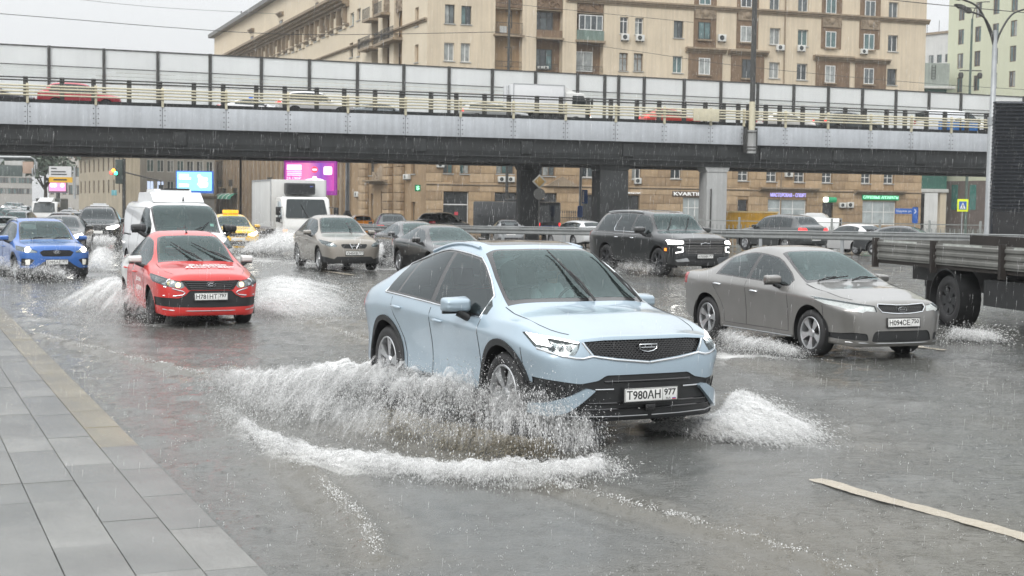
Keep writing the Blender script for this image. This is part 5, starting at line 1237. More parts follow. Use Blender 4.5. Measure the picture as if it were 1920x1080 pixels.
# ------------------------------------------------------------------ the vehicles near the camera
def place(o, yaw, local, px, py, z):
    """stand a vehicle so that one point of it lies where the survey put it; yaw turns its heading from straight at the camera to the right"""
    rz = R(yaw-90); o.rotation_euler = (0, 0, rz); q = Matrix.Rotation(rz, 4, 'Z') @ Vector(local); wp = at_z(px, py, z)
    o.location = (wp.x-q.x, wp.y-q.y, wp.z-local[2]); return o
def place_y(o, yaw, local, px, py, Y, z=None):
    rz = R(yaw-90); o.rotation_euler = (0, 0, rz); q = Matrix.Rotation(rz, 4, 'Z') @ Vector(local); wp = at_y(px, py, Y)
    o.location = (wp.x-q.x, wp.y-q.y, wp.z-local[2] if z is None else z); return o
def ring(parent, name, m, c, ry, rz_, r, M=None, n=20):
    t = MB(); t.tube([(c[0], c[1]+ry*math.cos(a), c[2]+rz_*math.sin(a)) for a in np.linspace(0, 2*math.pi, n, endpoint=False)], r, 6, closed=True); return t.build(name, m, parent, smooth=60)

HERO = {}
def car_iceblue():
    pt = paint('ice blue paint', (0.36, 0.455, 0.53), metal=0.35, dirt=0.05)
    S = spec(4.605, 1.878, 1.655, 2.70, 0.955, (1.08, 1.115), (0.30, 1.597), (-1.00, 1.535), (-1.95, 1.19), 1.11, 0.918, (0.985, 1.07), pt, Rw=0.36, Rr=0.255, rw=0.615, sill=0.24, lod=2,
             corner=0.20, rcorner=0.12, xB=-0.20, xq=(-1.06, -1.0), xC=(-1.34, -1.26), clad=0.055, lvl=3, style='double', rimmat=ALLOY, shz=(0.93, 0.86, 0.73), extra_st=[-1.6, 1.45],
             mirror=(0.62, 1.00, 1.08), msize=1.12, handles=[(0.02, 0.885), (-0.98, 0.945)], wipers=[(0.16, 0.42, 0.02), (0.66, 0.44, 0.50)], waist=0.045, rglass=GLD, ridge=1.10, crease={5: 0.5, 6: [0.45, 1.05], 7: [0.5, 1.05], 4: 0.30, 3: 0.5},
             fx=[[0, 0.11, 0.17, 0.19], [0, 0.12, 0.185, 0.205], [0, 0.11, 0.17, 0.19], [0, 0.07, 0.125, 0.145]], endcrease=0.55)
    S['sill'] = [(-2.3, 0.40), (-1.9, 0.27), (-0.9, 0.24), (1.3, 0.24), (2.1, 0.22)]
    S['belt'] = [(-2.2, 1.0), (-1.8, 1.10), (-1.3, 1.12), (-0.6, 1.06), (0, 1.015), (0.8, 0.985), (1.08, 0.995), (1.6, 0.98), (1.95, 0.915), (2.105, 0.862)]
    gr = [(-0.03, 0.892), (0.40, 0.890), (0.575, 0.878), (0.565, 0.853), (0.505, 0.77), (0.30, 0.742), (-0.03, 0.708)]
    hl = C([(0.665, 0.765), (0.625, 0.823), (0.605, 0.876), (0.72, 0.898), (0.80, 0.915), (0.875, 0.930), (0.875, 0.82), (0.78, 0.780)], 0.012)
    nose(S, parts=[
        ('daylight_strip', dict(poly=C([(0.625, 0.862), (0.72, 0.882), (0.800, 0.897), (0.805, 0.83), (0.86, 0.84), (0.865, 0.925), (0.72, 0.897), (0.612, 0.875)], 0.004), mat=DRL, off=0.004)),
        ('headlight', dict(poly=hl, mat=LENS, off=0.002, back=LAMPIN, bd=0.045)),
        ('grille', dict(poly=gr, mat=GLOSSB, center=True, off=-0.03, rim=-0.03)),
        ('bumper_blade', dict(poly=C([(0.50, 0.485), (0.575, 0.50), (0.90, 0.325), (0.93, 0.265), (0.78, 0.262), (0.70, 0.30)], 0.02), mat=pt, off=0.035, rim=0.05)),
        ('lower_intake', dict(poly=C([(-0.03, 0.605), (0.40, 0.603), (0.475, 0.560), (0.62, 0.535), (0.95, 0.575), (0.97, 0.27), (0.80, 0.215), (-0.03, 0.215)], 0.02), mat=BLACK, center=True, off=-0.012, rim=-0.012)),
        ('bumper_lip', dict(poly=[(-0.03, 0.30), (1.0, 0.30), (1.0, 0.1), (-0.03, 0.1)], mat=BLACK, center=True, off=0.012, rim=0.02)),
    ])
    P = S['parts']
    P.append(dict(name='sunroof', ax='z', poly=rounded([(-0.95, -0.03, 0), (-0.95, 0.44), (0.18, 0.46), (0.18, -0.03, 0)], 0.06), mat=GLOSSB, center=True, off=0.001))
    P.append(dict(name='sill_trim', ax='y', poly=[(-0.93, 0.1), (0.93, 0.1), (0.93, 0.335), (-0.93, 0.335)], mat=BLACK, off=0.012, rim=0.02))
    S['seams'] = [('y', [(0.90, z) for z in np.linspace(0.34, 0.97, 14)]), ('y', [(-0.185, z) for z in np.linspace(0.34, 1.0, 14)]),
                  ('y', [(-0.80, 0.34), (-0.82, 0.5), (-0.88, 0.64), (-0.98, 0.76), (-1.08, 0.86), (-1.14, 0.95), (-1.15, 1.04)]),
                  ('z', [(x, y) for x, y in ((1.10, 0.745), (1.3, 0.755), (1.5, 0.748), (1.7, 0.73), (1.85, 0.70), (1.95, 0.66), (2.02, 0.62))]),
                  ('y', [(x, 0.345) for x in np.linspace(-0.78, 0.9, 12)]), ('y', [(1.72, z) for z in np.linspace(0.5, 0.80, 6)])]
    S['lines'] = [dict(name='chrome_strip', ax='y', pts=S['dlo']+S['dlo'][:1], r=0.0095, mat=CHROME, lift=0.004),
                  dict(name='roof_rail', ax='z', pts=[(x, 0.548) for x in np.linspace(-0.92, 0.16, 10)], r=0.015, mat=pt, lift=0.012),
                  dict(name='chrome_strip', ax='x', pts=[(0.004, 0.698), (0.15, 0.712), (0.3, 0.726), (0.45, 0.748), (0.515, 0.76), (0.60, 0.742), (0.66, 0.745), (0.75, 0.761), (0.82, 0.785), (0.87, 0.81)], r=0.011, mat=CHROME, lift=0.003),
                  dict(name='chrome_strip', ax='x', pts=[(0.52, 0.766), (0.56, 0.823), (0.59, 0.873)], r=0.008, mat=CHROME, lift=0.002),
                  dict(name='bumper_line', ax='x', pts=[(0.34, 0.487), (0.42, 0.487), (0.50, 0.487)], r=0.006, mat=CHROME, lift=0.004),
                  dict(name='bumper_seam', ax='x', pts=[(0.02, 0.262), (0.3, 0.262), (0.6, 0.265), (0.75, 0.27)], r=0.004, mat=ALLOY, lift=0.014)]
    t = thing('crossover_car', 'ice blue coupe crossover throwing up water in the near lane', 'car')
    ob = build_car(S, t)
    gobj = [c for c in t.children if c.name.split('.')[0] == 'grille'][0]
    mesh_grille(gobj, 'grille_mesh', BLACK, S, gr, 17, 11, depth=0.020)
    # shield emblem: an open crest with bars
    c = on_nose(S, 0, 0.823, 0.0)
    e = MB(); e.tube([(c.x, y, z) for y, z in ((-0.085, 0.848), (0.085, 0.848), (0.08, 0.813), (0.05, 0.795), (0, 0.788), (-0.05, 0.795), (-0.08, 0.813))], 0.0055, 6, closed=True)
    e.tube([(c.x, -0.07, 0.823), (c.x, 0.07, 0.823)], 0.004, 6)
    for y in (-0.03, 0.03): e.tube([(c.x, y, 0.823), (c.x, y, 0.848)], 0.004, 6)
    e.build('emblem', CHROME, gobj, smooth=60)
    li = [c for c in t.children if c.name.split('.')[0] == 'lower_intake'][0]
    bars(li, 'intake_bar', GLOSSB, S, [(0.55, -0.42, 0.42), (0.37, -0.66, 0.66), (0.32, -0.7, 0.7)], depth=0.002, r=0.008)
    for y in np.linspace(0.62, 0.86, 6):
        for s in (1, -1):
            h, n = S['hit']('x', y, 0.45)
            if h: MB().tube([(h.x-0.01, s*y, 0.42), (h.x-0.006, s*(y+0.02), 0.52)], 0.006, 5).build('intake_rib', GLOSSB, li, smooth=60)
    pz = 0.435; p = on_nose(S, 0, pz, 0.03)
    plate(t, 'Т980АН', '977', (p.x, 0, pz), (0, 0, 0))
    MB().bbox(-0.02, 0.004, -0.05, 0.05, -0.03, 0.03, 0.01).build('radar_sensor', GLOSSB, li, (p.x-0.01, 0.0, 0.325))
    # lamp units behind the clear cover
    for s in (1, -1):
        hd = [c for c in t.children if c.name.split('.')[0] == 'headlight'][0 if s == 1 else 1]
        for y in (0.68, 0.735, 0.79):
            h, n = S['hit']('x', y, 0.825)
            if h: MB().lathe([(0, 0.0), (0.018, -0.004), (0.026, -0.02), (0.03, -0.035)], 12, 'x').build('lamp_unit', CHROME, hd, (h.x-0.012, s*y, 0.825))
    MB().bbox(-0.22, -0.05, -0.12, 0.12, -0.02, 0.02, 0.01).build('camera_housing', BLACK, t, (0.50, 0, S['hit']('z', 0.42, 0.003)[0].z-0.035))
    place(t, 27.0, (1.35, -0.93, 0.36), 935, 738, 0.36)
    HERO['iceblue'] = (t, S); return t
car_iceblue()

def car_greybeige():
    pt = paint('grey beige paint', (0.235, 0.23, 0.22), metal=0.6, dirt=0.15)
    S = spec(4.53, 1.775, 1.46, 2.65, 0.90, (0.98, 0.985), (0.14, 1.405), (-0.95, 1.375), (-1.62, 1.085), 1.03, 0.795, (0.915, 0.985), pt, Rw=0.318, Rr=0.225, rw=0.555, sill=0.20, lod=2,
             corner=0.20, rcorner=0.16, xB=-0.22, xq=(-1.08, -1.02), xC=(-1.10, -1.05), lvl=3, style='double', shz=(0.86, 0.80, 0.66), extra_st=[1.42],
             mirror=(0.58, 0.94, 1.0), handles=[(-0.02, 0.80), (-0.98, 0.85)], wipers=[(-0.50, 0.90, 0.08), (0.08, 0.90, 0.60)], waist=0.03, hmat=CHROME, ridge=0.98, crease={5: 0.4, 6: [0.3, 0.95], 7: [0.3, 0.95], 4: 0.25, 3: 0.5})
    S['parts'] = [p for p in S['parts'] if p['name'] != 'quarter_glass']
    gr = [(-0.03, 0.735), (0.10, 0.735), (0.36, 0.752), (0.375, 0.715), (0.34, 0.655), (0.10, 0.635), (-0.03, 0.635)]
    nose(S, parts=[
        ('headlight', dict(poly=C([(0.40, 0.655), (0.415, 0.735), (0.62, 0.765), (0.90, 0.83), (0.90, 0.755), (0.72, 0.67), (0.60, 0.645), (0.55, 0.668)], 0.015), mat=LENS, off=0.003, back=pm('lit lamp reflector', (0.6, 0.6, 0.6), rough=0.3, metal=0.5, var=0.5, vs=14, emit=(1, 0.98, 0.93), es=0.45), bd=0.03)),
        ('grille', dict(poly=gr, mat=GLOSSB, center=True, off=-0.02, rim=-0.02)),
        ('lower_intake', dict(poly=C([(-0.03, 0.405), (0.42, 0.405), (0.46, 0.36), (0.48, 0.265), (-0.03, 0.255)], 0.03), mat=BLACK, center=True, off=-0.015, rim=-0.015)),
        ('fog_lamp_recess', dict(poly=C([(0.52, 0.275), (0.54, 0.37), (0.70, 0.385), (0.84, 0.36), (0.82, 0.29)], 0.03), mat=BLACK, off=-0.015, rim=-0.015)),
    ])
    S['seams'] = [('y', [(0.82, z) for z in np.linspace(0.30, 0.90, 12)]), ('y', [(-0.24, z) for z in np.linspace(0.30, 0.94, 12)]),
                  ('y', [(-0.82, 0.30), (-0.84, 0.45), (-0.90, 0.58), (-1.0, 0.70), (-1.10, 0.82), (-1.16, 0.93)]),
                  ('z', [(1.0, 0.69), (1.25, 0.70), (1.5, 0.69), (1.75, 0.66), (1.92, 0.60)]), ('y', [(x, 0.30) for x in np.linspace(-0.8, 0.82, 10)]), ('y', [(1.62, z) for z in np.linspace(0.40, 0.72, 6)])]
    S['lines'] = [dict(name='chrome_strip', ax='x', pts=[(0.004, 0.632), (0.1, 0.632), (0.2, 0.638), (0.33, 0.652), (0.385, 0.715), (0.37, 0.757)], r=0.009, mat=CHROME, lift=0.002),
                  dict(name='chrome_strip', ax='x', pts=[(0.004, 0.742), (0.1, 0.742), (0.16, 0.748), (0.37, 0.757)], r=0.008, mat=CHROME, lift=0.002),
                  dict(name='bumper_strip', ax='x', pts=[(0.004, 0.245), (0.3, 0.245), (0.6, 0.25), (0.75, 0.255)], r=0.007, mat=ALLOY, lift=0.006),
                  dict(name='sill_strip', ax='y', pts=[(x, 0.235) for x in np.linspace(-0.85, 0.9, 8)], r=0.008, mat=ALLOY, lift=0.004)]
    t = thing('sedan_car', 'grey beige sedan with silver split spoke wheels beside the flatbed truck', 'car')
    build_car(S, t); g = [c for c in t.children if c.name.split('.')[0] == 'grille'][0]
    mesh_grille(g, 'grille_mesh', BLACK, S, gr, 12, 6, depth=0.012)
    c = on_nose(S, 0, 0.685, -0.002); e = MB(); e.lathe([(0, 0.0), (0.055, 0.0), (0.06, -0.004), (0.06, -0.012)], 24, 'x'); 
    for i, v in enumerate(e.v): e.v[i] = (v[0], v[1]*1.15, v[2]*0.55)
    e2 = e.build('emblem', GLOSSB, g, (c.x, 0, 0.685)); ring(e2, 'emblem_ring', CHROME, (0.001, 0, 0), 0.068, 0.033, 0.004); text('emblem_lettering', 'KIA', 0.03, CHROME, e2, (0.003, 0, 0), (R(90), 0, R(90)), 0.001, width=0.085, height=0.024)
    p = on_nose(S, 0, 0.515, 0.012); plate(t, 'Н094СЕ', '750', (p.x, 0, 0.515), (0, R(-4), 0), flag=False)
    place(t, 23.5, (1.325, -0.86, 0.318), 1516, 624, 0.318)
    HERO['grey'] = (t, S)
car_greybeige()

def car_redwhite():
    pt = paint('delivery red paint', (0.60, 0.022, 0.018), metal=0.0, dirt=0.03); wh = paint('delivery white paint', (0.74, 0.74, 0.72), metal=0.0, dirt=0.05)
    S = spec(4.26, 1.70, 1.50, 2.476, 0.83, (0.95, 1.00), (0.22, 1.435), (-0.80, 1.42), (-1.45, 1.10), 1.05, 0.845, (0.93, 0.98), pt, Rw=0.295, Rr=0.19, rw=0.555, sill=0.20, lod=2,
             corner=0.17, rcorner=0.12, xB=-0.20, xq=(-0.95, -0.90), xC=(-0.97, -0.92), lvl=3, style='steel', rimmat=STEEL, shz=(0.80, 0.78, 0.70), mirpaint=wh, ridge=1.0, crease={5: 0.45, 6: [0.35, 0.9], 7: [0.3, 0.9], 4: 0.25, 3: 0.5},
             mirror=(0.60, 0.93, 1.03), msize=0.95, handles=[(-0.02, 0.80), (-0.86, 0.83)], wipers=[(0.10, 0.50, -0.34), (0.60, 0.52, 0.00)], hmat=pt)
    S['parts'] = [p for p in S['parts'] if p['name'] != 'quarter_glass']
    gr = [(-0.03, 0.745), (0.42, 0.755), (0.47, 0.75), (0.35, 0.60), (-0.03, 0.60)]
    nose(S, parts=[
        ('headlight', dict(poly=C([(0.47, 0.625), (0.40, 0.655), (0.44, 0.735), (0.60, 0.765), (0.86, 0.86), (0.86, 0.74), (0.70, 0.665)], 0.02), mat=LENS, off=0.003, back=LAMPIN, bd=0.03)),
        ('grille', dict(poly=gr, mat=BLACK, center=True, off=-0.015, rim=-0.015)),
        ('lower_intake', dict(poly=C([(-0.03, 0.595), (0.33, 0.595), (0.40, 0.52), (0.50, 0.475), (0.83, 0.49), (0.83, 0.36), (0.60, 0.335), (-0.03, 0.325)], 0.02), mat=BLACK, center=True, off=-0.012, rim=-0.012)),
    ])
    # the tail and the rear quarters are white
    S['parts'].append(dict(name='white_rear_panel', ax='y', poly=[(-2.3, 0.1), (-1.0, 0.1), (-0.92, 0.5), (-0.66, 0.93), (-0.95, 1.0), (-0.80, 1.40), (-0.85, 1.6), (-2.3, 1.6)], mat=wh, off=0.0012))
    S['parts'].append(dict(name='white_stripe', ax='y', poly=[(-0.36, 0.25), (-0.32, 0.25), (-0.14, 0.93), (-0.18, 0.93)], mat=wh, off=0.0012))
    for k in range(4): S['parts'].append(dict(name='white_stripe', ax='y', poly=[(-0.62-0.07*k, 0.22), (-0.595-0.07*k, 0.22), (-0.53-0.07*k, 0.62-0.09*k), (-0.56-0.07*k, 0.62-0.09*k)], mat=wh, off=0.0012))
    S['seams'] = [('y', [(0.80, z) for z in np.linspace(0.28, 0.92, 12)]), ('y', [(-0.22, z) for z in np.linspace(0.28, 0.94, 12)]), ('z', [(0.97, 0.66), (1.3, 0.66), (1.6, 0.63), (1.83, 0.55)])]
    S['lines'] = [dict(name='chrome_strip', ax='x', pts=[(0.71, 0.655), (0.55, 0.615), (0.44, 0.585), (0.40, 0.56), (0.44, 0.525), (0.55, 0.51), (0.72, 0.515)], r=0.010, mat=CHROME, lift=0.003),
                  dict(name='bumper_strip', ax='x', pts=[(0.004, 0.275), (0.3, 0.275), (0.6, 0.285), (0.72, 0.30)], r=0.008, mat=ALLOY, lift=0.004)]
    t = thing('delivery_sedan', 'red delivery sedan with white tail and white lettering on the bonnet', 'car')
    build_car(S, t); g = [c for c in t.children if c.name.split('.')[0] == 'grille'][0]
    bars(g, 'grille_bar', GLOSSB, S, [(0.735, -0.40, 0.40), (0.705, -0.37, 0.37), (0.675, -0.35, 0.35), (0.645, -0.33, 0.33), (0.615, -0.31, 0.31)], depth=0.003, r=0.009)
    c = on_nose(S, 0, 0.685, 0.006); e = ring(g, 'emblem', CHROME, (c.x, 0, 0.685), 0.075, 0.038, 0.007)
    q = MB(); q.tube([(c.x, -0.05, 0.678), (c.x, -0.02, 0.700), (c.x, 0.02, 0.705), (c.x, 0.055, 0.685)], 0.006, 6); q.tube([(c.x, -0.02, 0.70), (c.x, -0.03, 0.667), (c.x, 0.03, 0.667)], 0.005, 6); q.build('emblem_boat', CHROME, e, smooth=60)
    p = on_nose(S, 0, 0.50, 0.014); plate(t, 'Н781НТ', '797', (p.x, 0, 0.50), (0, R(-3), 0), flag=False)
    # lit low lamps in the inner corners of the headlights
    for s, k in ((1, 0), (-1, 1)):
        hd = [c for c in t.children if c.name.split('.')[0] == 'headlight'][k]
        h, n = S['hit']('x', 0.50, 0.675); MB().lathe([(0, 0.0), (0.03, -0.004), (0.042, -0.02)], 14, 'x').build('lit_bulb', pm('warm bulb', (0.9, 0.8, 0.5), emit=(1, 0.72, 0.30), es=4.0, var=0), hd, (h.x-0.010, s*0.50, 0.68))
        h, n = S['hit']('x', 0.62, 0.715); MB().lathe([(0, -0.01), (0.05, -0.005), (0.065, -0.02)], 16, 'x').build('lamp_unit', CHROME, hd, (h.x-0.018, s*0.62, 0.715))
    # lettering on bonnet and door
    b0 = S['hit']('z', 1.38, 0.05)[0]; b1 = S['hit']('z', 1.62, 0.05)[0]; tilt = math.atan2(b0.z-b1.z, 0.24)
    for s_, x_, w_ in (('Яндекс', 1.33, 0.62), ('Доставка', 1.52, 0.80)):
        h = S['hit']('z', x_, 0.12)[0]; text('bonnet_lettering', s_, 0.16, WHITEP, t, (x_, 0.10, h.z+0.012), Euler((0, 0, R(90))).to_matrix().to_4x4().to_euler(), 0.002, width=w_, height=0.13, bold=0.006).rotation_euler = (Matrix.Rotation(tilt, 4, 'Y') @ Matrix.Rotation(R(90), 4, 'Z')).to_euler()
    for s_, z_, w_ in (('Доставка', 0.70, 0.46), ('в один клик', 0.56, 0.46)):
        h = S['hit']('y', 0.36, z_)[0]
        text('door_lettering', s_, 0.12, WHITEP, t, (0.34, -h.y-0.004, z_), (R(90-5), 0, 0), 0.002, width=w_, height=0.10)
    MB().tube([(0, 0, 0), (-0.02, 0, 0.02), (-0.14, 0, 0.15)], [0.022, 0.012, 0.004], 6).build('antenna', BLACK, t, (0.12, 0, S['hit']('z', 0.12, 0.01)[0].z), smooth=60)
    place(t, 24.5, (S['xf'], 0, 0.50), 396, 556, 0.48)
    HERO['red'] = (t, S)
car_redwhite()

def car_blue():
    pt = paint('bright blue paint', (0.03, 0.135, 0.44), metal=0.25, dirt=0.04)
    S = spec(4.27, 1.78, 1.60, 2.59, 0.84, (0.98, 1.06), (0.25, 1.545), (-1.05, 1.535), (-1.85, 1.12), 1.08, 0.94, (0.99, 1.06), pt, Rw=0.335, Rr=0.215, rw=0.59, sill=0.24, lod=2,
             corner=0.17, rcorner=0.12, xB=-0.18, xq=(-0.95, -0.92), xC=(-1.42, -1.28), lvl=3, shz=(0.88, 0.84, 0.78), clad=0.05,
             mirror=(0.60, 0.97, 1.10), handles=[(0.0, 0.87), (-0.86, 0.90)], wipers=[(-0.4, 0.92, 0.10), (0.15, 0.92, 0.6)])
    gr = C([(-0.03, 0.845), (0.32, 0.835), (0.41, 0.785), (0.33, 0.685), (-0.03, 0.68)], 0.015)
    nose(S, parts=[
        ('headlight', dict(poly=C([(0.45, 0.775), (0.46, 0.815), (0.62, 0.875), (0.88, 0.95), (0.88, 0.83), (0.70, 0.775)], 0.02), mat=LENS, off=0.003, back=LAMPIN, bd=0.03)),
        ('grille', dict(poly=gr, mat=BLACK, center=True, off=-0.015, rim=-0.015)),
        ('fog_lamp', dict(poly=C([(0.63, 0.475), (0.62, 0.62), (0.73, 0.60), (0.71, 0.475)], 0.02), mat=pm('fog lamp white', (0.7, 0.7, 0.66), rough=0.3, emit=(1, 0.9, 0.7), es=0.25), off=0.004, rim=0.01)),
        ('fog_lamp_recess', dict(poly=C([(0.52, 0.60), (0.62, 0.635), (0.80, 0.63), (0.80, 0.45), (0.64, 0.455)], 0.02), mat=BLACK, off=-0.01, rim=-0.01)),
        ('lower_intake', dict(poly=C([(-0.03, 0.565), (0.30, 0.56), (0.42, 0.47), (0.55, 0.40), (0.86, 0.40), (0.86, 0.2), (-0.03, 0.2)], 0.02), mat=BLACK, center=True, off=0.0, rim=0.0)),
    ])
    S['parts'].append(dict(name='sill_trim', ax='y', poly=[(-0.9, 0.1), (0.9, 0.1), (0.9, 0.36), (-0.9, 0.36)], mat=BLACK, off=0.012, rim=0.02))
    S['seams'] = [('y', [(0.82, z) for z in np.linspace(0.36, 0.96, 12)]), ('y', [(-0.20, z) for z in np.linspace(0.36, 1.0, 12)]), ('z', [(1.0, 0.68), (1.3, 0.69), (1.6, 0.67), (1.85, 0.60)])]
    S['lines'] = [dict(name='roof_rail', ax='z', pts=[(x, 0.555) for x in np.linspace(-1.3, 0.1, 10)], r=0.018, mat=ALLOY, lift=0.03)]
    t = thing('hatchback_suv', 'bright blue compact crossover with both headlamps blazing at the left edge', 'car')
    build_car(S, t); g = [c for c in t.children if c.name.split('.')[0] == 'grille'][0]
    mesh_grille(g, 'grille_mesh', GLOSSB, S, gr, 12, 7, depth=0.012)
    c = on_nose(S, 0, 0.79, 0.008); e = ring(g, 'emblem', CHROME, (c.x, 0, 0.79), 0.078, 0.040, 0.007)
    q = MB(); q.tube([(c.x, -0.045, 0.765), (c.x, -0.025, 0.815)], 0.008, 6); q.tube([(c.x, 0.025, 0.765), (c.x, 0.045, 0.815)], 0.008, 6); q.tube([(c.x, -0.033, 0.792), (c.x, 0.033, 0.788)], 0.007, 6); q.build('emblem_letter', CHROME, e, smooth=60)
    p = on_nose(S, 0, 0.545, 0.014); plate(t, 'Е095АЕ', '977', (p.x, 0, 0.545), (0, 0, 0), flag=False)
    for s, k in ((1, 0), (-1, 1)):
        hd = [c for c in t.children if c.name.split('.')[0] == 'headlight'][k]
        h, n = S['hit']('x', 0.66, 0.845); MB().lathe([(0, 0.0), (0.05, -0.006), (0.075, -0.03)], 16, 'x').build('lit_bulb', BEAM, hd, (h.x+0.0, s*0.66, 0.842))
    place_y(t, 30.0, (S['xf'], 0, 0.545), 107, 491.5, 34.0)
    HERO['blue'] = (t, S)
car_blue()

def car_tahoe():
    pt = paint('black truck paint', (0.012, 0.014, 0.015), metal=0.1, dirt=0.03)
    S = spec(5.35, 2.06, 1.90, 3.07, 0.95, (1.22, 1.29), (0.55, 1.82), (-2.10, 1.83), (-2.62, 1.30), 1.24, 1.12, (1.19, 1.20), pt, Rw=0.41, Rr=0.28, rw=0.70, sill=0.34, lod=2,
             corner=0.12, rcorner=0.10, xB=-0.05, xq=(-0.98, -0.94), xC=(-2.15, -2.0), lvl=3, shz=(1.08, 1.06, 0.95), style='six', rimmat=ALLOYD, bonnetc=0.06,
             mirror=(0.78, 1.14, 1.32), msize=1.35, handles=[(0.08, 1.06), (-0.86, 1.06)], wipers=[(-0.52, 0.80, -0.10), (0.10, 0.80, 0.48)], hmat=CHROME, rglass=GLD, wd=0.28)
    gr = C([(-0.03, 1.055), (0.66, 1.055), (0.66, 0.80), (0.62, 0.68), (-0.03, 0.66)], 0.02)
    nose(S, parts=[
        ('daylight_strip', dict(poly=C([(0.70, 0.865), (0.86, 0.865), (0.86, 0.845), (0.735, 0.845), (0.735, 0.745), (0.90, 0.715), (0.90, 0.69), (0.70, 0.725)], 0.005), mat=DRL, off=0.005)),
        ('headlight', dict(poly=C([(0.69, 0.955), (0.69, 1.03), (1.0, 1.05), (1.0, 0.93)], 0.02), mat=BEAMW, off=0.004, rim=0.01)),
        ('grille', dict(poly=gr, mat=BLACK, center=True, off=-0.02, rim=-0.02)),
        ('skid_plate', dict(poly=C([(0.50, 0.46), (0.58, 0.56), (0.90, 0.50), (0.85, 0.44)], 0.02), mat=ALLOY, off=0.004)),
        ('lower_intake', dict(poly=[(-0.03, 0.60), (0.62, 0.60), (0.70, 0.5), (0.6, 0.36), (-0.03, 0.36)], mat=BLACK, center=True, off=-0.015, rim=-0.015)),
    ])
    S['seams'] = [('y', [(0.98, z) for z in np.linspace(0.48, 1.16, 12)]), ('y', [(-0.05, z) for z in np.linspace(0.48, 1.18, 12)]), ('y', [(-1.0, z) for z in np.linspace(0.75, 1.18, 8)])]
    S['lines'] = [dict(name='roof_rail', ax='z', pts=[(x, 0.66) for x in np.linspace(-1.9, 0.15, 10)], r=0.022, mat=ALLOY, lift=0.04),
                  dict(name='chrome_strip', ax='y', pts=[(-1.03, 1.245), (-0.5, 1.24), (0.0, 1.235), (0.6, 1.235)], r=0.012, mat=CHROME, lift=0.004),
                  dict(name='chrome_strip', ax='y', pts=[(-1.03, 1.245), (-1.10, 1.32), (-1.04, 1.50), (-0.96, 1.70)], r=0.014, mat=CHROME, lift=0.004),
                  dict(name='chrome_strip', ax='y', pts=[(-2.3, 1.19), (-1.5, 1.175), (-0.5, 1.165), (0.9, 1.15)], r=0.008, mat=ALLOY, lift=0.002)]
    t = thing('full_size_suv', 'large black SUV with bracket shaped white lamps in front of the guard rail', 'car')
    build_car(S, t); g = [c for c in t.children if c.name.split('.')[0] == 'grille'][0]
    mesh_grille(g, 'grille_mesh', GLOSSB, S, gr, 16, 9, depth=0.012)
    bars(g, 'grille_bar', BLACK, S, [(0.955, -0.66, 0.66)], depth=0.0, r=0.02)
    c = on_nose(S, 0, 0.955, 0.02)
    e = MB(); e.tube([(c.x, -0.14, 0.935), (c.x, -0.13, 0.965), (c.x, -0.045, 0.965), (c.x, -0.04, 0.985), (c.x, 0.05, 0.985), (c.x, 0.045, 0.965), (c.x, 0.14, 0.965)], 0.006, 6); e.build('emblem', CHROME, g, smooth=60)
    p = on_nose(S, 0, 0.63, 0.02); plate(t, 'А705МР', '77', (p.x, 0, 0.60), (0, 0, 0), flag=False)
    h = S['hit']('y', 1.98, 0.80)[0]
    for s in (1, -1): MB().bbox(-0.05, 0.05, -0.015, 0.015, -0.04, 0.04, 0.01).build('side_marker', AMBER, t, (1.98, s*(h.y), 0.78))
    place(t, 25.0, (1.535, -1.02, 0.41), 1231, 491, 0.41)
    HERO['tahoe'] = (t, S)
car_tahoe()

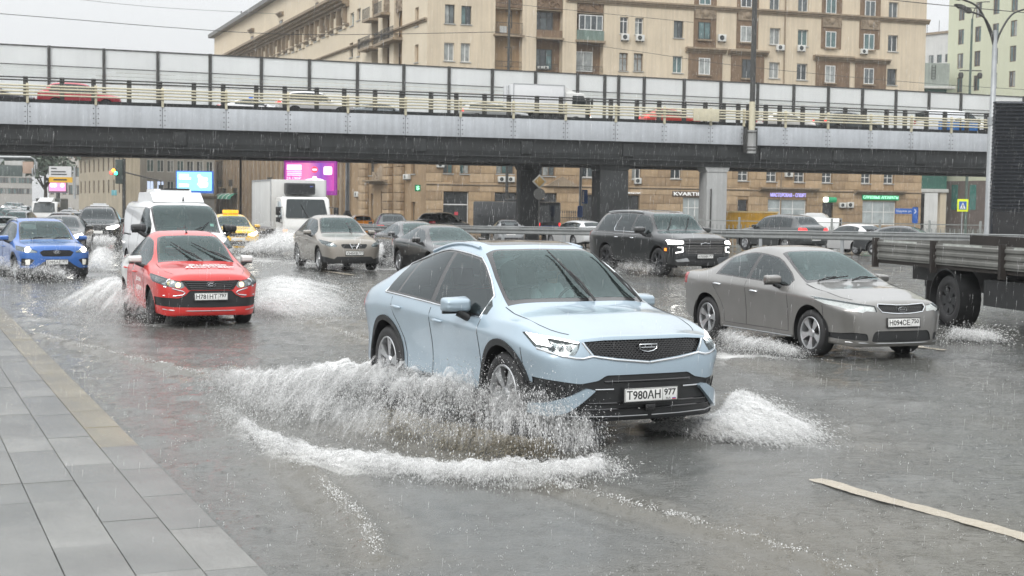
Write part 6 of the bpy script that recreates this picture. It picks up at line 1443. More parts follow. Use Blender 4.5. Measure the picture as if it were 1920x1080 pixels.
def car_beige():
    pt = paint('warm beige paint', (0.31, 0.285, 0.25), metal=0.45, dirt=0.06)
    S = spec(4.33, 1.783, 1.615, 2.63, 0.87, (0.92, 1.08), (0.18, 1.555), (-1.10, 1.545), (-1.85, 1.12), 1.08, 0.92, (1.0, 1.08), pt, Rw=0.34, Rr=0.22, rw=0.58, sill=0.24, lod=1,
             corner=0.20, rcorner=0.13, xB=-0.18, xq=(-0.96, -0.92), xC=(-1.40, -1.22), lvl=2, shz=(0.90, 0.86, 0.76),
             mirror=(0.55, 0.98, 1.10), handles=[(0.0, 0.88), (-0.86, 0.92)], wipers=[(0.25, 0.62, 0.25)])
    gr = C([(-0.03, 0.80), (0.36, 0.80), (0.385, 0.755), (0.32, 0.675), (-0.03, 0.665)], 0.015)
    nose(S, parts=[
        ('headlight', dict(poly=C([(0.52, 0.715), (0.50, 0.76), (0.60, 0.83), (0.86, 0.915), (0.86, 0.80), (0.72, 0.72)], 0.02), mat=LENS, off=0.003, back=LAMPIN, bd=0.03)),
        ('grille', dict(poly=gr, mat=BLACK, center=True, off=-0.012, rim=-0.012)),
        ('lower_intake', dict(poly=C([(-0.03, 0.44), (0.50, 0.44), (0.58, 0.37), (0.84, 0.44), (0.86, 0.22), (-0.03, 0.2)], 0.02), mat=BLACK, center=True, off=0.0)),
    ])
    S['lines'] = [dict(name='chrome_strip', ax='x', pts=[(0.14, 0.81), (0.10, 0.74), (0.06, 0.665)], r=0.014, mat=CHROME, lift=0.006)]
    t = thing('beige_crossover', 'warm beige crossover raising spray in front of the white box truck', 'car')
    build_car(S, t); g = [c for c in t.children if c.name.split('.')[0] == 'grille'][0]
    bars(g, 'grille_bar', GLOSSB, S, [(z, -0.32, 0.32) for z in (0.70, 0.735, 0.77)], depth=0.004, r=0.008)
    c = on_nose(S, 0, 0.735, 0.012); e = ring(g, 'emblem', CHROME, (c.x, 0, 0.735), 0.058, 0.055, 0.009); MB().bbox(-0.008, 0.008, -0.075, 0.075, -0.014, 0.014, 0.004).build('emblem_bar', CHROME, e, (c.x+0.003, 0, 0.735))
    p = on_nose(S, 0, 0.54, 0.012); plate(t, 'У545КВ', '777', (p.x, 0, 0.54), (0, 0, 0), flag=False)
    place(t, 22.0, (S['xf'], 0, 0.735), 665, 462, 0.735)
    HERO['beige'] = (t, S)
car_beige()
# ------------------------------------------------------------------ vans, trucks, taxi and the traffic farther off
def van_white():
    pt = paint('van white paint', (0.70, 0.71, 0.71), metal=0.0, dirt=0.12)
    S = spec(5.0, 1.98, 1.97, 2.93, 0.95, (1.55, 1.20), (0.72, 1.90), (-2.42, 1.93), (-2.52, 1.22), 1.20, 1.02, (1.10, 1.18), pt, Rw=0.34, Rr=0.20, rw=0.80, sill=0.26, lod=1,
             corner=0.16, rcorner=0.06, xB=0.30, xq=None, xC=(None, None), lvl=2, shz=(0.90, 0.90, 0.85), style='steel', rimmat=STEEL, rbow=0.3, raildz=0.10, bonnetc=0.03,
             mirror=(1.18, 1.10, 1.30), msize=1.5, mirpaint=BLACK, wipers=[(-0.5, 1.25, 0.0), (0.1, 1.28, 0.55)], seats=[0.35])
    nose(S, parts=[
        ('headlight', dict(poly=C([(0.55, 0.82), (0.56, 0.92), (0.90, 1.10), (0.96, 1.0), (0.90, 0.85)], 0.03), mat=LENS, off=0.003, back=LAMPIN, bd=0.03)),
        ('grille', dict(poly=C([(-0.03, 0.92), (0.50, 0.92), (0.50, 0.74), (-0.03, 0.70)], 0.02), mat=BLACK, center=True, off=-0.01, rim=-0.01)),
        ('bumper', dict(poly=[(-0.03, 0.66), (1.1, 0.66), (1.1, 0.2), (-0.03, 0.2)], mat=BLACK, center=True, off=0.01, rim=0.01)),
    ])
    S['seams'] = [('y', [(0.24, z) for z in np.linspace(0.4, 1.80, 14)]), ('y', [(-1.05, z) for z in np.linspace(0.4, 1.75, 12)]), ('y', [(x, 1.78) for x in np.linspace(-2.2, 0.2, 8)])]
    S['lines'] = [dict(name='slide_rail', ax='y', pts=[(x, 1.10) for x in np.linspace(-2.2, -0.9, 6)], r=0.022, mat=BLACK, lift=0.0)]
    t = thing('panel_van', 'white panel van with a cooling unit on its roof behind the red sedan', 'van')
    build_car(S, t)
    u = MB(); u.prism(rounded([(-1.75, 1.90), (-1.55, 2.16), (0.0, 2.17), (0.45, 1.92)], 0.08), -0.62, 0.62, 'y'); ru = u.build('cooling_unit', pt, t)
    MB().prism(rounded([(-1.45, 2.16), (-1.35, 2.26), (-0.35, 2.25), (-0.25, 2.16)], 0.05), -0.45, 0.45, 'y').build('unit_cover', pt, ru)
    MB().bbox(-0.55, -0.30, -0.30, 0.42, 2.245, 2.27, 0.006).build('unit_vent', BLACK, ru)
    for x, y in ((0.0, 0.2), (0.45, 0.1)): MB().tube([(x, y, 1.9), (x, y, 1.98), (x-0.02, y, 2.03)], [0.03, 0.015, 0.006], 6).build('antenna', BLACK, t, (0, 0, 0.05), smooth=60)
    MB().bbox(-0.003, 0.003, -0.045, 0.045, -0.05, 0.05, 0.001).build('windscreen_sticker', pm('sticker', (0.55, 0.75, 0.65), var=0.1), t, (1.30, 0.62, 1.38), rot=(0, R(-52), 0))
    place_y(t, 25.0, (S['xf'], 0, 0.9), 368, 462, 32.5); return t
VAN = van_white()

GREYBOX = pm('box body panel', (0.66, 0.665, 0.65), rough=0.45, var=0.08, vs=0.8, streak=0.15)
CABW = pm('truck cab white', (0.70, 0.70, 0.68), rough=0.35, coat=0.5, var=0.05)
def truck_cab(parent, m, W=2.0, x0=0.0, zf=0.55, zt=2.25, L=1.75, glassm=GLD):
    """flat faced cab, nose at x0"""
    h = W/2
    side = rounded([(x0-L, zf), (x0-0.02, zf-0.10), (x0+0.02, zf+0.55), (x0-0.06, zf+0.85), (x0-0.42, zt-0.06), (x0-0.60, zt), (x0-L, zt)], 0.06)
    bm = bmesh.new(); vs = [bm.verts.new((a, -h, b)) for a, b in side]; f = bm.faces.new(vs); r = bmesh.ops.extrude_face_region(bm, geom=[f])
    for v in r['geom']:
        if isinstance(v, bmesh.types.BMVert): v.co.y = h
    bmesh.ops.recalc_face_normals(bm, faces=bm.faces); bmesh.ops.bevel(bm, geom=[e for e in bm.edges if abs(e.verts[0].co.y-e.verts[1].co.y) < 1e-4], offset=0.06, segments=3, affect='EDGES')
    me = bpy.data.meshes.new('cab'); bm.to_mesh(me); bm.free(); me.materials.append(m); me.shade_smooth(); me.set_sharp_from_angle(angle=R(40)); cab = mk('cab', me, parent)
    a = Vector((x0-0.06, 0, zf+0.90)); b = Vector((x0-0.40, 0, zt-0.10)); d = (b-a).normalized(); n = Vector((d.z, 0, -d.x))
    w = MB(); P = [(-h+0.12, 0.0), (h-0.12, 0.0), (h-0.22, (b-a).length), (-h+0.22, (b-a).length)]
    w.add([a + Vector((0, y, 0)) + d*t + n*0.014 for y, t in rounded(P, 0.08)], [tuple(range(len(rounded(P, 0.08))))]); w.build('windscreen', glassm, cab, smooth=0)
    for s in (1, -1):
        dg = rounded([(x0-1.30, zf+0.88), (x0-0.20, zf+0.84), (x0-0.50, zt-0.20), (x0-1.25, zt-0.20)], 0.06); q = MB(); q.add([(x, s*(h+0.006), z) for x, z in dg], [tuple(range(len(dg)))]); q.build('door_glass', glassm, cab, smooth=0)
        MB().tube([(x0-0.30, s*(h-0.02), zf+1.35), (x0-0.02, s*(h+0.20), zf+1.35), (x0+0.02, s*(h+0.20), zf+0.75), (x0-0.25, s*(h-0.02), zf+0.70)], 0.018, 6).build('mirror_arm', BLACK, cab, smooth=60)
        MB().bbox(x0-0.05, x0+0.07, s*(h+0.20)-0.10, s*(h+0.20)+0.10, zf+1.02, zf+1.36, 0.03).build('wing_mirror', BLACK, cab); MB().bbox(x0-0.05, x0+0.06, s*(h+0.20)-0.09, s*(h+0.20)+0.09, zf+0.74, zf+0.94, 0.03).build('wing_mirror', BLACK, cab)
        MB().bbox(x0-0.08, x0+0.035, s*(h-0.20)-0.16, s*(h-0.20)+0.16, zf+0.06, zf+0.28, 0.03).build('headlight', LENS, cab)
        MB().bbox(x0-0.1, x0+0.03, s*(h-0.20)-0.13, s*(h-0.20)+0.13, zf+0.09, zf+0.25, 0.02).build('reflector', BEAMW if s == -1 else LAMPIN, cab)
        MB().bbox(x0-0.10, x0+0.02, s*(h-0.10)-0.08, s*(h-0.10)+0.08, zf+0.34, zf+0.44, 0.02).build('turn_signal', AMBER, cab)
    MB().bbox(x0-0.10, x0+0.055, -h+0.03, h-0.03, zf-0.14, zf+0.02, 0.03).build('bumper', m, cab)
    MB().bbox(x0-0.02, x0+0.035, -0.55, 0.55, zf+0.12, zf+0.24, 0.02).build('grille', BLACK, cab)
    MB().tube([a + n*0.03 + Vector((0, 0.05, 0)), a + d*0.4 + n*0.035 + Vector((0, -0.12, 0)), a + d*0.62 + n*0.03 + Vector((0, -0.2, 0))], 0.014, 5).build('wiper', BLACK, cab, smooth=60)
    return cab
def add_wheels(t, axles, half, Rw, wd=0.25, Rr=None, m=STEEL, style='steel', twin=()):
    tm, rm, dm = wheel_parts(Rw, wd, Rr or Rw*0.58, style, m)
    for x in axles:
        for s in (1, -1):
            k = mk('wheel', tm, t, (x, s*half, Rw), (0, 0, 0 if s == 1 else math.pi)); mk('rim', rm, k)
def box_truck(label, name='box_truck', boxm=None, cabm=None, W=2.35, L=6.6, zt=3.0, cool=True, group=None, glassm=GLD):
    boxm = boxm or GREYBOX; cabm = cabm or CABW
    t = thing(name, label, 'truck', group=group); xf = L/2
    truck_cab(t, cabm, 2.0, xf, 0.50, 2.28, 1.75, glassm)
    b = MB(); b.bbox(-L/2, xf-1.85, -W/2, W/2, 0.92, zt, 0.03); bx = b.build('cargo_box', boxm, t)
    e = MB()
    for x in (-L/2+0.02, xf-1.87):
        for y in (-W/2, W/2): e.box(x-0.035, x+0.035, y-0.012, y+0.012, 0.92, zt+0.004)
    for y in (-W/2, W/2): e.box(-L/2, xf-1.85, y-0.014, y+0.014, 0.90, 0.99); e.box(-L/2, xf-1.85, y-0.014, y+0.014, zt-0.06, zt+0.006)
    e.build('box_edge_trim', ALLOY, bx, smooth=0)
    for y in (-0.02,): MB().box(-L/2-0.02, -L/2-0.004, -0.02, 0.02, 0.95, zt-0.05).build('door_gap', BLACK, bx, smooth=0)
    for y in (-0.3, 0.3): MB().tube([(-L/2-0.03, y, 0.95), (-L/2-0.03, y, zt-0.05)], 0.018, 6).build('lock_bar', CHROME, bx, smooth=60)
    for s in (1, -1): MB().bbox(-L/2-0.03, -L/2, s*(W/2-0.12)-0.06, s*(W/2-0.12)+0.06, 1.0, 1.3, 0.01).build('tail_lamp', RED, bx)
    if cool:
        u = MB(); u.bbox(xf-1.87, xf-1.35, -0.62, 0.62, 2.38, 2.86, 0.06); cu = u.build('cooling_unit', pm('cooling unit dark', (0.03, 0.032, 0.035), rough=0.4, var=0.2), bx)
        for k in range(5): MB().box(xf-1.352, xf-1.335, -0.52, 0.52, 2.44+k*0.075, 2.48+k*0.075).build('unit_slat', BLACK, cu, smooth=0)
        MB().bbox(xf-1.352, xf-1.338, 0.38, 0.52, 2.66, 2.74, 0.004).build('maker_badge', pm('badge blue', (0.10, 0.14, 0.45), var=0), cu)
    c = MB(); c.box(-L/2+0.1, xf-0.4, -0.42, -0.32, 0.62, 0.90); c.box(-L/2+0.1, xf-0.4, 0.32, 0.42, 0.62, 0.90); c.box(-0.8, 0.6, -1.0, -0.45, 0.42, 0.85); c.build('chassis', BLACK, t, smooth=0)
    add_wheels(t, (xf-1.0, -L/2+1.5), 0.92, 0.38); return t
BT = box_truck('white refrigerated box truck under the pink screen')
place_y(BT, 20.0, (3.3, 0, 0.6), 576, 446, 57)
MB().bbox(3.36, 3.372, -0.26, 0.26, 0.42, 0.53, 0.004).build('number_plate', PLATE, BT)

# ---- simple recipe for the rest: sedan / hatch / suv with fewer cuts
def traffic(kind, pname, col, label, name=None, lamps=False, tail=False, metal=0.3, group=None, cat='car', lod=1, dirt=0.04, wg=None, nosed=True, glassd=False):
    pt = paint(pname, col, metal=metal, dirt=dirt); sg = GLD
    kw = dict(lod=lod, lvl=2, sglass=sg, rglass=sg, wglass=wg or GLW, tailmat=REDLIT if tail else RED)
    if kind == 'sedan': S = spec(4.75, 1.82, 1.42, 2.80, 0.88, (0.95, 0.96), (0.12, 1.36), (-1.05, 1.345), (-1.75, 1.05), 1.00, 0.80, (0.92, 0.97), pt, Rw=0.33, rw=0.55, xB=-0.25, xq=(-1.12, -1.05), xC=(-1.35, -1.22), mirror=(0.55, 0.96, 1.0), **kw)
    elif kind == 'hatch': S = spec(4.05, 1.72, 1.49, 2.50, 0.80, (0.92, 1.0), (0.20, 1.42), (-1.15, 1.42), (-1.75, 1.05), 1.02, 0.86, (0.94, 1.0), pt, Rw=0.30, rw=0.56, xB=-0.20, xq=(-0.98, -0.95), xC=(-1.36, -1.22), mirror=(0.55, 0.93, 1.03), **kw)
    elif kind == 'wagon': S = spec(4.6, 1.80, 1.48, 2.70, 0.86, (0.95, 0.98), (0.15, 1.41), (-1.75, 1.40), (-2.15, 1.05), 1.02, 0.82, (0.93, 0.98), pt, Rw=0.32, rw=0.56, xB=-0.22, xq=(-1.05, -1.02), xC=(-1.85, -1.7), mirror=(0.55, 0.95, 1.02), **kw)
    else: S = spec(4.75, 1.90, 1.72, 2.80, 0.88, (1.0, 1.14), (0.30, 1.65), (-1.55, 1.65), (-2.10, 1.22), 1.18, 0.98, (1.06, 1.12), pt, Rw=0.365, rw=0.62, sill=0.28, xB=-0.15, xq=(-0.98, -0.95), xC=(-1.75, -1.60), mirror=(0.66, 1.02, 1.16), shz=(0.95, 0.92, 0.84), **kw)
    nz = S['top'][-1][1]
    if nosed:
        lm = (BEAMW if lod else pm('far headlamp', (0.9, 0.9, 0.9), emit=(1.0, 0.97, 0.90), es=16.0, var=0)) if lamps else LENS
        h = S['W']/2
        nose(S, parts=[('headlight', dict(poly=C([(0.40, nz-0.17), (0.40, nz-0.10), (h-0.1, nz+0.0), (h-0.06, nz-0.06), (h-0.25, nz-0.18)], 0.02), mat=lm, off=0.004, rim=0.01, **({} if lamps else dict(back=LAMPIN, bd=0.03)))),
                       ('grille', dict(poly=C([(-0.03, nz-0.08), (0.36, nz-0.085), (0.33, nz-0.21), (-0.03, nz-0.22)], 0.02), mat=BLACK, center=True, off=0.004)),
                       ('lower_intake', dict(poly=C([(-0.03, nz-0.38), (h-0.30, nz-0.37), (h-0.15, nz-0.50), (h-0.2, nz-0.56), (-0.03, nz-0.56)], 0.03), mat=BLACK, center=True, off=0.004))])
    t = thing(name or {'sedan': 'sedan_car', 'hatch': 'hatchback_car', 'wagon': 'estate_car', 'suv': 'sport_utility_car'}[kind], label, cat, group=group)
    build_car(S, t)
    z = nz-0.30; p = on_nose(S, 0, z, 0.012); MB().bbox(-0.006, 0.004, -0.26, 0.26, -0.056, 0.056, 0.004).build('number_plate', PLATE, t, (p.x, 0, z))
    MB().bbox(-0.012, 0.0, -0.26, 0.26, -0.056, 0.056, 0.004).build('number_plate', PLATE, t, (S['xr']-0.012, 0, 0.62))
    return t, S
def put(tS, yaw, px, py, Y, at='f', zoff=0.0):
    """stand a car by its front (f) or rear (r) middle at ground level; yaw 0 faces the camera, 180 faces away"""
    t, S = tS; x = S['xf'] if at == 'f' else S['xr']; place_y(t, yaw, (x, 0, 0.0), px, py, Y, gz(Y)+zoff); return t
# taxi
TX = traffic('hatch', 'taxi yellow paint', (0.85, 0.50, 0.004), 'yellow taxi with one bright headlamp behind the white van', 'taxi_car', metal=0.0, lamps=True, cat='taxi')
t = put(TX, 19, 447, 440, 52)
MB().bbox(-0.10, 0.10, -0.30, 0.30, 0.0, 0.14, 0.03).build('roof_sign', pm('taxi sign', (0.85, 0.45, 0.02), emit=(1, 0.55, 0.05), es=0.5), t, (-0.2, 0, 1.49))
# two dark saloons side by side behind the ice blue car
put(traffic('sedan', 'wet black paint', (0.012, 0.013, 0.014), 'nearer of two black sedans beside the beige crossover, wipers raised'), 22, 884, 470, 36.5)
put(traffic('sedan', 'wet graphite paint', (0.05, 0.055, 0.06), 'farther of two dark sedans, half hidden by the black one beside it'), 21, 818, 470, 43.5)
# behind the blue crossover
put(traffic('suv', 'soaked black paint', (0.010, 0.011, 0.011), 'black SUV with a white headlamp glaring between blue car and white van', lamps=True, wg=GLD), 14, 180, 440, 56)
put(traffic('sedan', 'dark green black paint', (0.016, 0.019, 0.018), 'black sedan just behind the bright blue crossover', lamps=True, wg=GLD), 12, 104, 440, 47)
# beyond the guard rail, driving away
u_away = 205
put(traffic('sedan', 'silver grey paint', (0.28, 0.29, 0.30), 'silver sedan seen from behind in front of the dark bus', tail=True), 186, 958, 455, 78, 'r')
put(traffic('suv', 'dark slate paint', (0.045, 0.05, 0.052), 'dark grey SUV driving away beyond the rail, red lamps lit', tail=True), 190, 738, 455, 74, 'r')
put(traffic('suv', 'jet paint', (0.008, 0.009, 0.010), 'black boxy car parked under the flyover by the tan wall', 'parked_car'), 150, 792, 440, 92, 'r')
put(traffic('hatch', 'orange taxi paint', (0.75, 0.25, 0.01), 'orange taxi far off beside the lamp post', 'taxi_car', cat='taxi', metal=0), 195, 684, 440, 88, 'r')
put(traffic('suv', 'anthracite paint', (0.05, 0.055, 0.056), 'grey SUV with tall red tail lamps behind the silver rail', tail=True, metal=0.5), 210, 1530, 470, 62, 'r', zoff=0.12)
put(traffic('wagon', 'dull white paint', (0.62, 0.63, 0.63), 'white estate car half hidden behind the big black SUV'), 205, 1118, 455, 74, 'r')
put(traffic('hatch', 'pale white paint', (0.66, 0.66, 0.66), 'white hatchback roof showing behind the flatbed sides'), 205, 1648, 470, 66, 'r')
put(traffic('sedan', 'charcoal paint', (0.07, 0.075, 0.08), 'charcoal sedan passing behind the flatbed truck bed'), 62, 1800, 470, 63, 'f')
# ---- traffic on the flyover, heading right
def ov(t, px, py, off, yaw=107.5, loc=(0,0,0)):
    w = on_plane(px, py, OA - ON*off, ON); t.rotation_euler = (0, 0, oang); t.location = (w.x, w.y, DK+0.005); return t
gq = 'vehicles queuing on the flyover'
def ovcar(kind, pn, col, label, px, off=2.6, **k):
    t, S = traffic(kind, pn, col, label, group=gq, lod=1, nosed=False, **k); return ov(t, px, 200, off)
ovcar('suv', 'cherry red paint', (0.42, 0.015, 0.035), 'dark red hatchback on the flyover near its left end', 152, metal=0.1)
ovcar('sedan', 'night blue paint', (0.02, 0.022, 0.03), 'dark car at the far left end of the flyover', -10)
t = ovcar('sedan', 'patrol white paint', (0.62, 0.63, 0.64), 'white sedan with a blue light bar on the flyover', 478, off=6.0, metal=0); MB().bbox(-0.09, 0.09, -0.45, 0.45, 0, 0.12, 0.03).build('light_bar', pm('blue light bar', (0.03, 0.12, 0.5), emit=(0.1, 0.3, 1), es=0.4), t, (-0.25, 0, 1.44))
ovcar('suv', 'snow white paint', (0.66, 0.66, 0.66), 'white crossover on the flyover behind the light bar sedan', 592, tail=True, metal=0)
t = ovcar('sedan', 'slate blue paint', (0.07, 0.09, 0.10), 'slate blue car roof just above the flyover edge', 718, off=5.8, metal=0)
ovcar('wagon', 'light silver paint', (0.42, 0.43, 0.43), 'silver estate car behind the white flyover truck', 926, tail=True)
BT2 = box_truck('white box truck driving across the flyover', W=2.2, L=5.3, zt=2.72, cool=False, group=gq, cabm=CABW, boxm=pm('clean box panel', (0.70, 0.71, 0.72), rough=0.45, var=0.04)); ov(BT2, 1026, 200, 3.4)
MB().prism([(0.85, 2.28), (1.65, 2.28), (1.25, 2.5), (0.85, 2.70)], -0.85, 0.85, 'y').build('wind_deflector', CABW, BT2)
ovcar('hatch', 'coral red paint', (0.50, 0.045, 0.03), 'coral red hatchback on the flyover left of the mast', 1256, tail=True, metal=0)
ovcar('hatch', 'milk white paint', (0.64, 0.63, 0.60), 'cream white hatchback on the flyover right of the mast', 1474, metal=0)
ovcar('suv', 'storm grey paint', (0.075, 0.09, 0.095), 'grey green SUV with roof rails on the flyover', 1592, tail=True)
v2 = copy_tree(VAN); v2['label'] = 'white high roof van at the right end of the flyover'; v2['group'] = gq; ov(v2, 1790, 200, 3.6); v2.scale = (1.1, 1, 1.08)
for ch in list(v2.children):
    if ch.name.startswith(('cooling_unit', 'antenna')): [bpy.data.objects.remove(g) for g in list(ch.children_recursive)]; bpy.data.objects.remove(ch)
bc = thing('blue_barrier', 'pair of blue crates standing behind the rail at the right end', 'barrier', OA + OU*osx(1812, 210) - ON*1.2 + Vector((0, 0, DK)), oang)
for x in (-0.55, 0.95): MB().bbox(x-0.6, x+0.6, -0.4, 0.4, 0.05, 1.25, 0.06).build('crate', pm('crate blue', (0.03, 0.17, 0.50), rough=0.5, var=0.15), bc)
for x in (0.2, 1.7): MB().box(x-0.05, x+0.05, -0.3, 0.3, 0.05, 1.45).build('crate_stay', POSTD, bc, smooth=0)
# ------------------------------------------------------------------ street furniture, flatbed truck, far traffic
GALV = pm('galvanised steel', (0.42, 0.44, 0.45), rough=0.45, metal=0.5, var=0.15, vs=2, streak=0.15); RUST = pm('rusty brown board', (0.030, 0.025, 0.022), rough=0.8, var=0.35, vs=2, streak=0.3)
BED = pm('dirty silver side board', (0.20, 0.20, 0.185), rough=0.5, metal=0.3, var=0.25, vs=1.6, streak=0.3); SIGNB = pm('sign blue', (0.03, 0.12, 0.42), rough=0.35, var=0.05); SIGNY = pm('sign yellow green', (0.65, 0.75, 0.03), rough=0.4, var=0.05, emit=(0.7, 0.8, 0.0), es=0.15)
# flatbed truck
ft = thing('flatbed_truck', 'flatbed truck with dirty corrugated silver sides at the right edge', 'truck')
bl, hw = 6.6, 1.15
b = MB(); b.box(0.0, bl, -hw, hw, 0.98, 1.06); b.build('bed_floor', RUST, ft, smooth=0)
for s in (-1, 1):
    for k in range(3):
        x0, x1 = 0.08+k*2.2, 2.16+k*2.2; P = [(s*hw, 1.05), (s*(hw+0.03), 1.05)]
        for j in range(3): z = 1.07+j*0.12; P += [(s*(hw+0.03), z), (s*(hw+0.05), z+0.025), (s*(hw+0.05), z+0.07), (s*(hw+0.03), z+0.09)]
        P += [(s*(hw+0.03), 1.43), (s*hw, 1.43)]
        MB().prism(P, x0, x1, 'x').build('side_board', BED, ft, smooth=0)
        if s < 0: MB().box(x0+0.25, x0+1.5, -hw-0.042, -hw-0.034, 1.35, 1.42).build('paint_patch', pm('worn pale patch', (0.42, 0.44, 0.41), rough=0.6, var=0.45, vs=6), ft, smooth=0)
    for k in range(4): MB().box(k*2.2+0.0, k*2.2+0.075, s*(hw+0.05)-0.06, s*(hw+0.05)+0.05, 0.90, 1.46).build('stake', RUST, ft, smooth=0)
MB().box(-0.03, 0.02, -hw, hw, 1.05, 1.42).build('tail_board', BED, ft, smooth=0); MB().box(0.3, 6.0, 0.62, 0.70, 1.06, 1.53).build('load_boards', RUST, ft, smooth=0); MB().box(bl, bl+0.06, -hw, hw, 1.0, 1.9).build('head_board', RUST, ft, smooth=0)
c = MB(); c.box(0.1, bl+1.6, -0.45, -0.33, 0.68, 0.975); c.box(0.1, bl+1.6, 0.33, 0.45, 0.68, 0.975); c.box(3.6, 4.9, -1.02, -0.55, 0.42, 0.86); c.box(3.6, 4.9, 0.55, 1.02, 0.42, 0.86); c.box(0.3, 5.9, -0.3, 0.3, 0.55, 0.9); c.build('chassis', BLACK, ft, smooth=0)
add_wheels(ft, (2.62, bl+0.75), 0.98, 0.44, 0.28)
for s in (-1, 1): MB().lathe([(0.50, -0.2), (0.52, -0.2), (0.52, 0.2), (0.50, 0.2)], 24, 'y').build('mudguard', BLACK, ft, (2.62, s*0.98, 0.47), smooth=40); MB().box(1.95, 1.99, s*0.98-0.2, s*0.98+0.2, 0.2, 0.75).build('mud_flap', RUBBER, ft, smooth=0)
truck_cab(ft, pm('cab grey blue', (0.14, 0.18, 0.22), rough=0.4, coat=0.4), 2.1, bl+1.75, 0.55, 2.35, 1.65)
place_y(ft, 12.0, (0.0, -1.2, 1.43), 1641, 451, 26.6, 0.0)
# guard rail
gp = [at_y(x, y, Y) for x, y, Y in ((640, 452, 74), (700, 438, 73), (760, 431, 71), (885, 428.5, 66), (1000, 431, 64.5), (1115, 435, 63), (1353, 441, 59), (1500, 444, 57.5), (1660, 448, 55), (1820, 452, 53), (1990, 456, 51))]
gr_ = thing('guard_rail', 'long silver guard rail dividing the two carriageways', 'barrier')
zz = 0.62
def rp_(p, dz=0.0): return Vector((p.x, p.y, gz(p.y)+0.92+dz))
for i in range(len(gp)-1):
    a, b_ = rp_(gp[i]), rp_(gp[i+1]); d = (b_-a); n = Vector((-d.y, d.x, 0)).normalized(); q = MB(); pr = [(0, -0.15), (-0.05, -0.11), (-0.05, -0.06), (0, -0.02), (0, 0.02), (-0.05, 0.06), (-0.05, 0.11), (0, 0.15)]
    for e in range(len(pr)-1):
        q.add([a-n*pr[e][0]*-1+Vector((0,0,pr[e][1])), b_-n*pr[e][0]*-1+Vector((0,0,pr[e][1])), b_-n*pr[e+1][0]*-1+Vector((0,0,pr[e+1][1])), a-n*pr[e+1][0]*-1+Vector((0,0,pr[e+1][1]))], [(0,1,2,3)])
    q.tube([a+Vector((0,0,0.19)), b_+Vector((0,0,0.19))], 0.035, 6); q.build('rail_beam', pm('wet rail steel', (0.24, 0.25, 0.25), rough=0.5, metal=0.3, var=0.2, vs=2), gr_, smooth=30)
    k = max(1, int(d.length/2.0))
    for j in range(k):
        p = a.lerp(b_, (j+0.5)/k); MB().box(-0.06, 0.06, 0.01, 0.11, -1.2, 0.17).build('rail_post', GALV, gr_, (p.x, p.y, p.z), rot=(0, 0, math.atan2(d.y, d.x)), smooth=0)
# picket fence along the far pavement
fa, fb = at_y(1222, 420, 82), at_y(1880, 425, 74); fd = (fb-fa); fl = fd.length; fang = math.atan2(fd.y, fd.x); pf = thing('picket_fence', 'grey metal picket fence in front of the shops', 'fence', (fa.x, fa.y, -0.55), fang)
FG = pm('grey fence paint', (0.22, 0.235, 0.225), rough=0.5, var=0.12); pk = MB().box(-0.02, 0.02, -0.02, 0.02, 0.15, 1.55).mesh('picket', FG, 0)
n = int(fl/0.24)
for i in range(n): mk('picket', pk, pf, (i*0.24+0.12, 0, 0))
for i in range(int(fl/2.64)+1): MB().bbox(-0.06, 0.06, -0.06, 0.06, 0, 2.0, 0.015).build('fence_post', FG, pf, (i*2.64, 0, 0))
for z in (0.3, 1.0, 1.75): MB().box(0, fl, -0.025, 0.025, z, z+0.05).build('fence_rail', FG, pf, smooth=0)
fa2 = at_y(1040, 410, 112); f2 = thing('iron_fence', 'black ornamental iron fence under the flyover', 'fence', (fa2.x, fa2.y, -0.55), R(16)); pk2 = MB().lathe([(0.02, 0), (0.02, 1.9), (0.05, 1.95), (0.0, 2.15)], 6).mesh('fence_bar', IRON, 0)
for i in range(26): mk('fence_bar', pk2, f2, (i*0.16, 0, 0))
for z in (0.3, 1.5): MB().box(0, 4.1, -0.02, 0.02, z, z+0.06).build('fence_rail', IRON, f2, smooth=0)
# street lamp with twin heads, right
p0 = at_y(1853, 437, 62); lp = thing('street_lamp', 'grey street lamp with twin curved arms beside the dark louvred panel', 'street lamp', (p0.x, p0.y, -0.5))
sc = 62/FPX; zt = CAMH+(395-60)*sc+0.5
MB().lathe([(0.0, 0), (0.26, 0), (0.26, 0.9), (0.19, 1.1), (0.17, zt*0.62), (0.125, zt*0.63), (0.10, zt), (0, zt)], 14, 'z').build('lamp_pole', GALV, lp, smooth=40)
MB().lathe([(0.20, zt*0.60), (0.20, zt*0.635)], 14, 'z').build('pole_collar', GALV, lp, smooth=40)
for (ex, ez, y_) in ((-1.55, 1.35, 0.0), (-1.15, 0.75, -0.25), (1.5, 1.0, 0.1)):
    pts = spline([(0, 0, zt-0.9), (ex*0.15, y_*0.2, zt-0.1), (ex*0.5, y_*0.6, zt+ez*0.72), (ex, y_, zt+ez)], 6, closed=False); MB().tube(pts, 0.045, 6).build('lamp_arm', POSTD, lp, smooth=60)
    s = -1 if ex < 0 else 1; M = Matrix.Translation((ex, y_, zt+ez)) @ Matrix.Rotation(R(22)*(1 if s < 0 else -1), 4, 'Y')
    hd = MB(); hd.prism(rounded([(s*0.0, -0.07), (s*0.15, -0.10), (s*0.62, -0.06), (s*0.85, 0.02), (s*0.6, 0.10), (s*0.1, 0.09)], 0.04), -0.15, 0.15, 'y', M); ho = hd.build('lamp_head', POSTD, lp); MB().prism([(s*0.2, -0.115), (s*0.6, -0.075), (s*0.6, -0.07), (s*0.2, -0.10)], -0.1, 0.1, 'y', M).build('lamp_glass', PANES[2], ho, smooth=0)
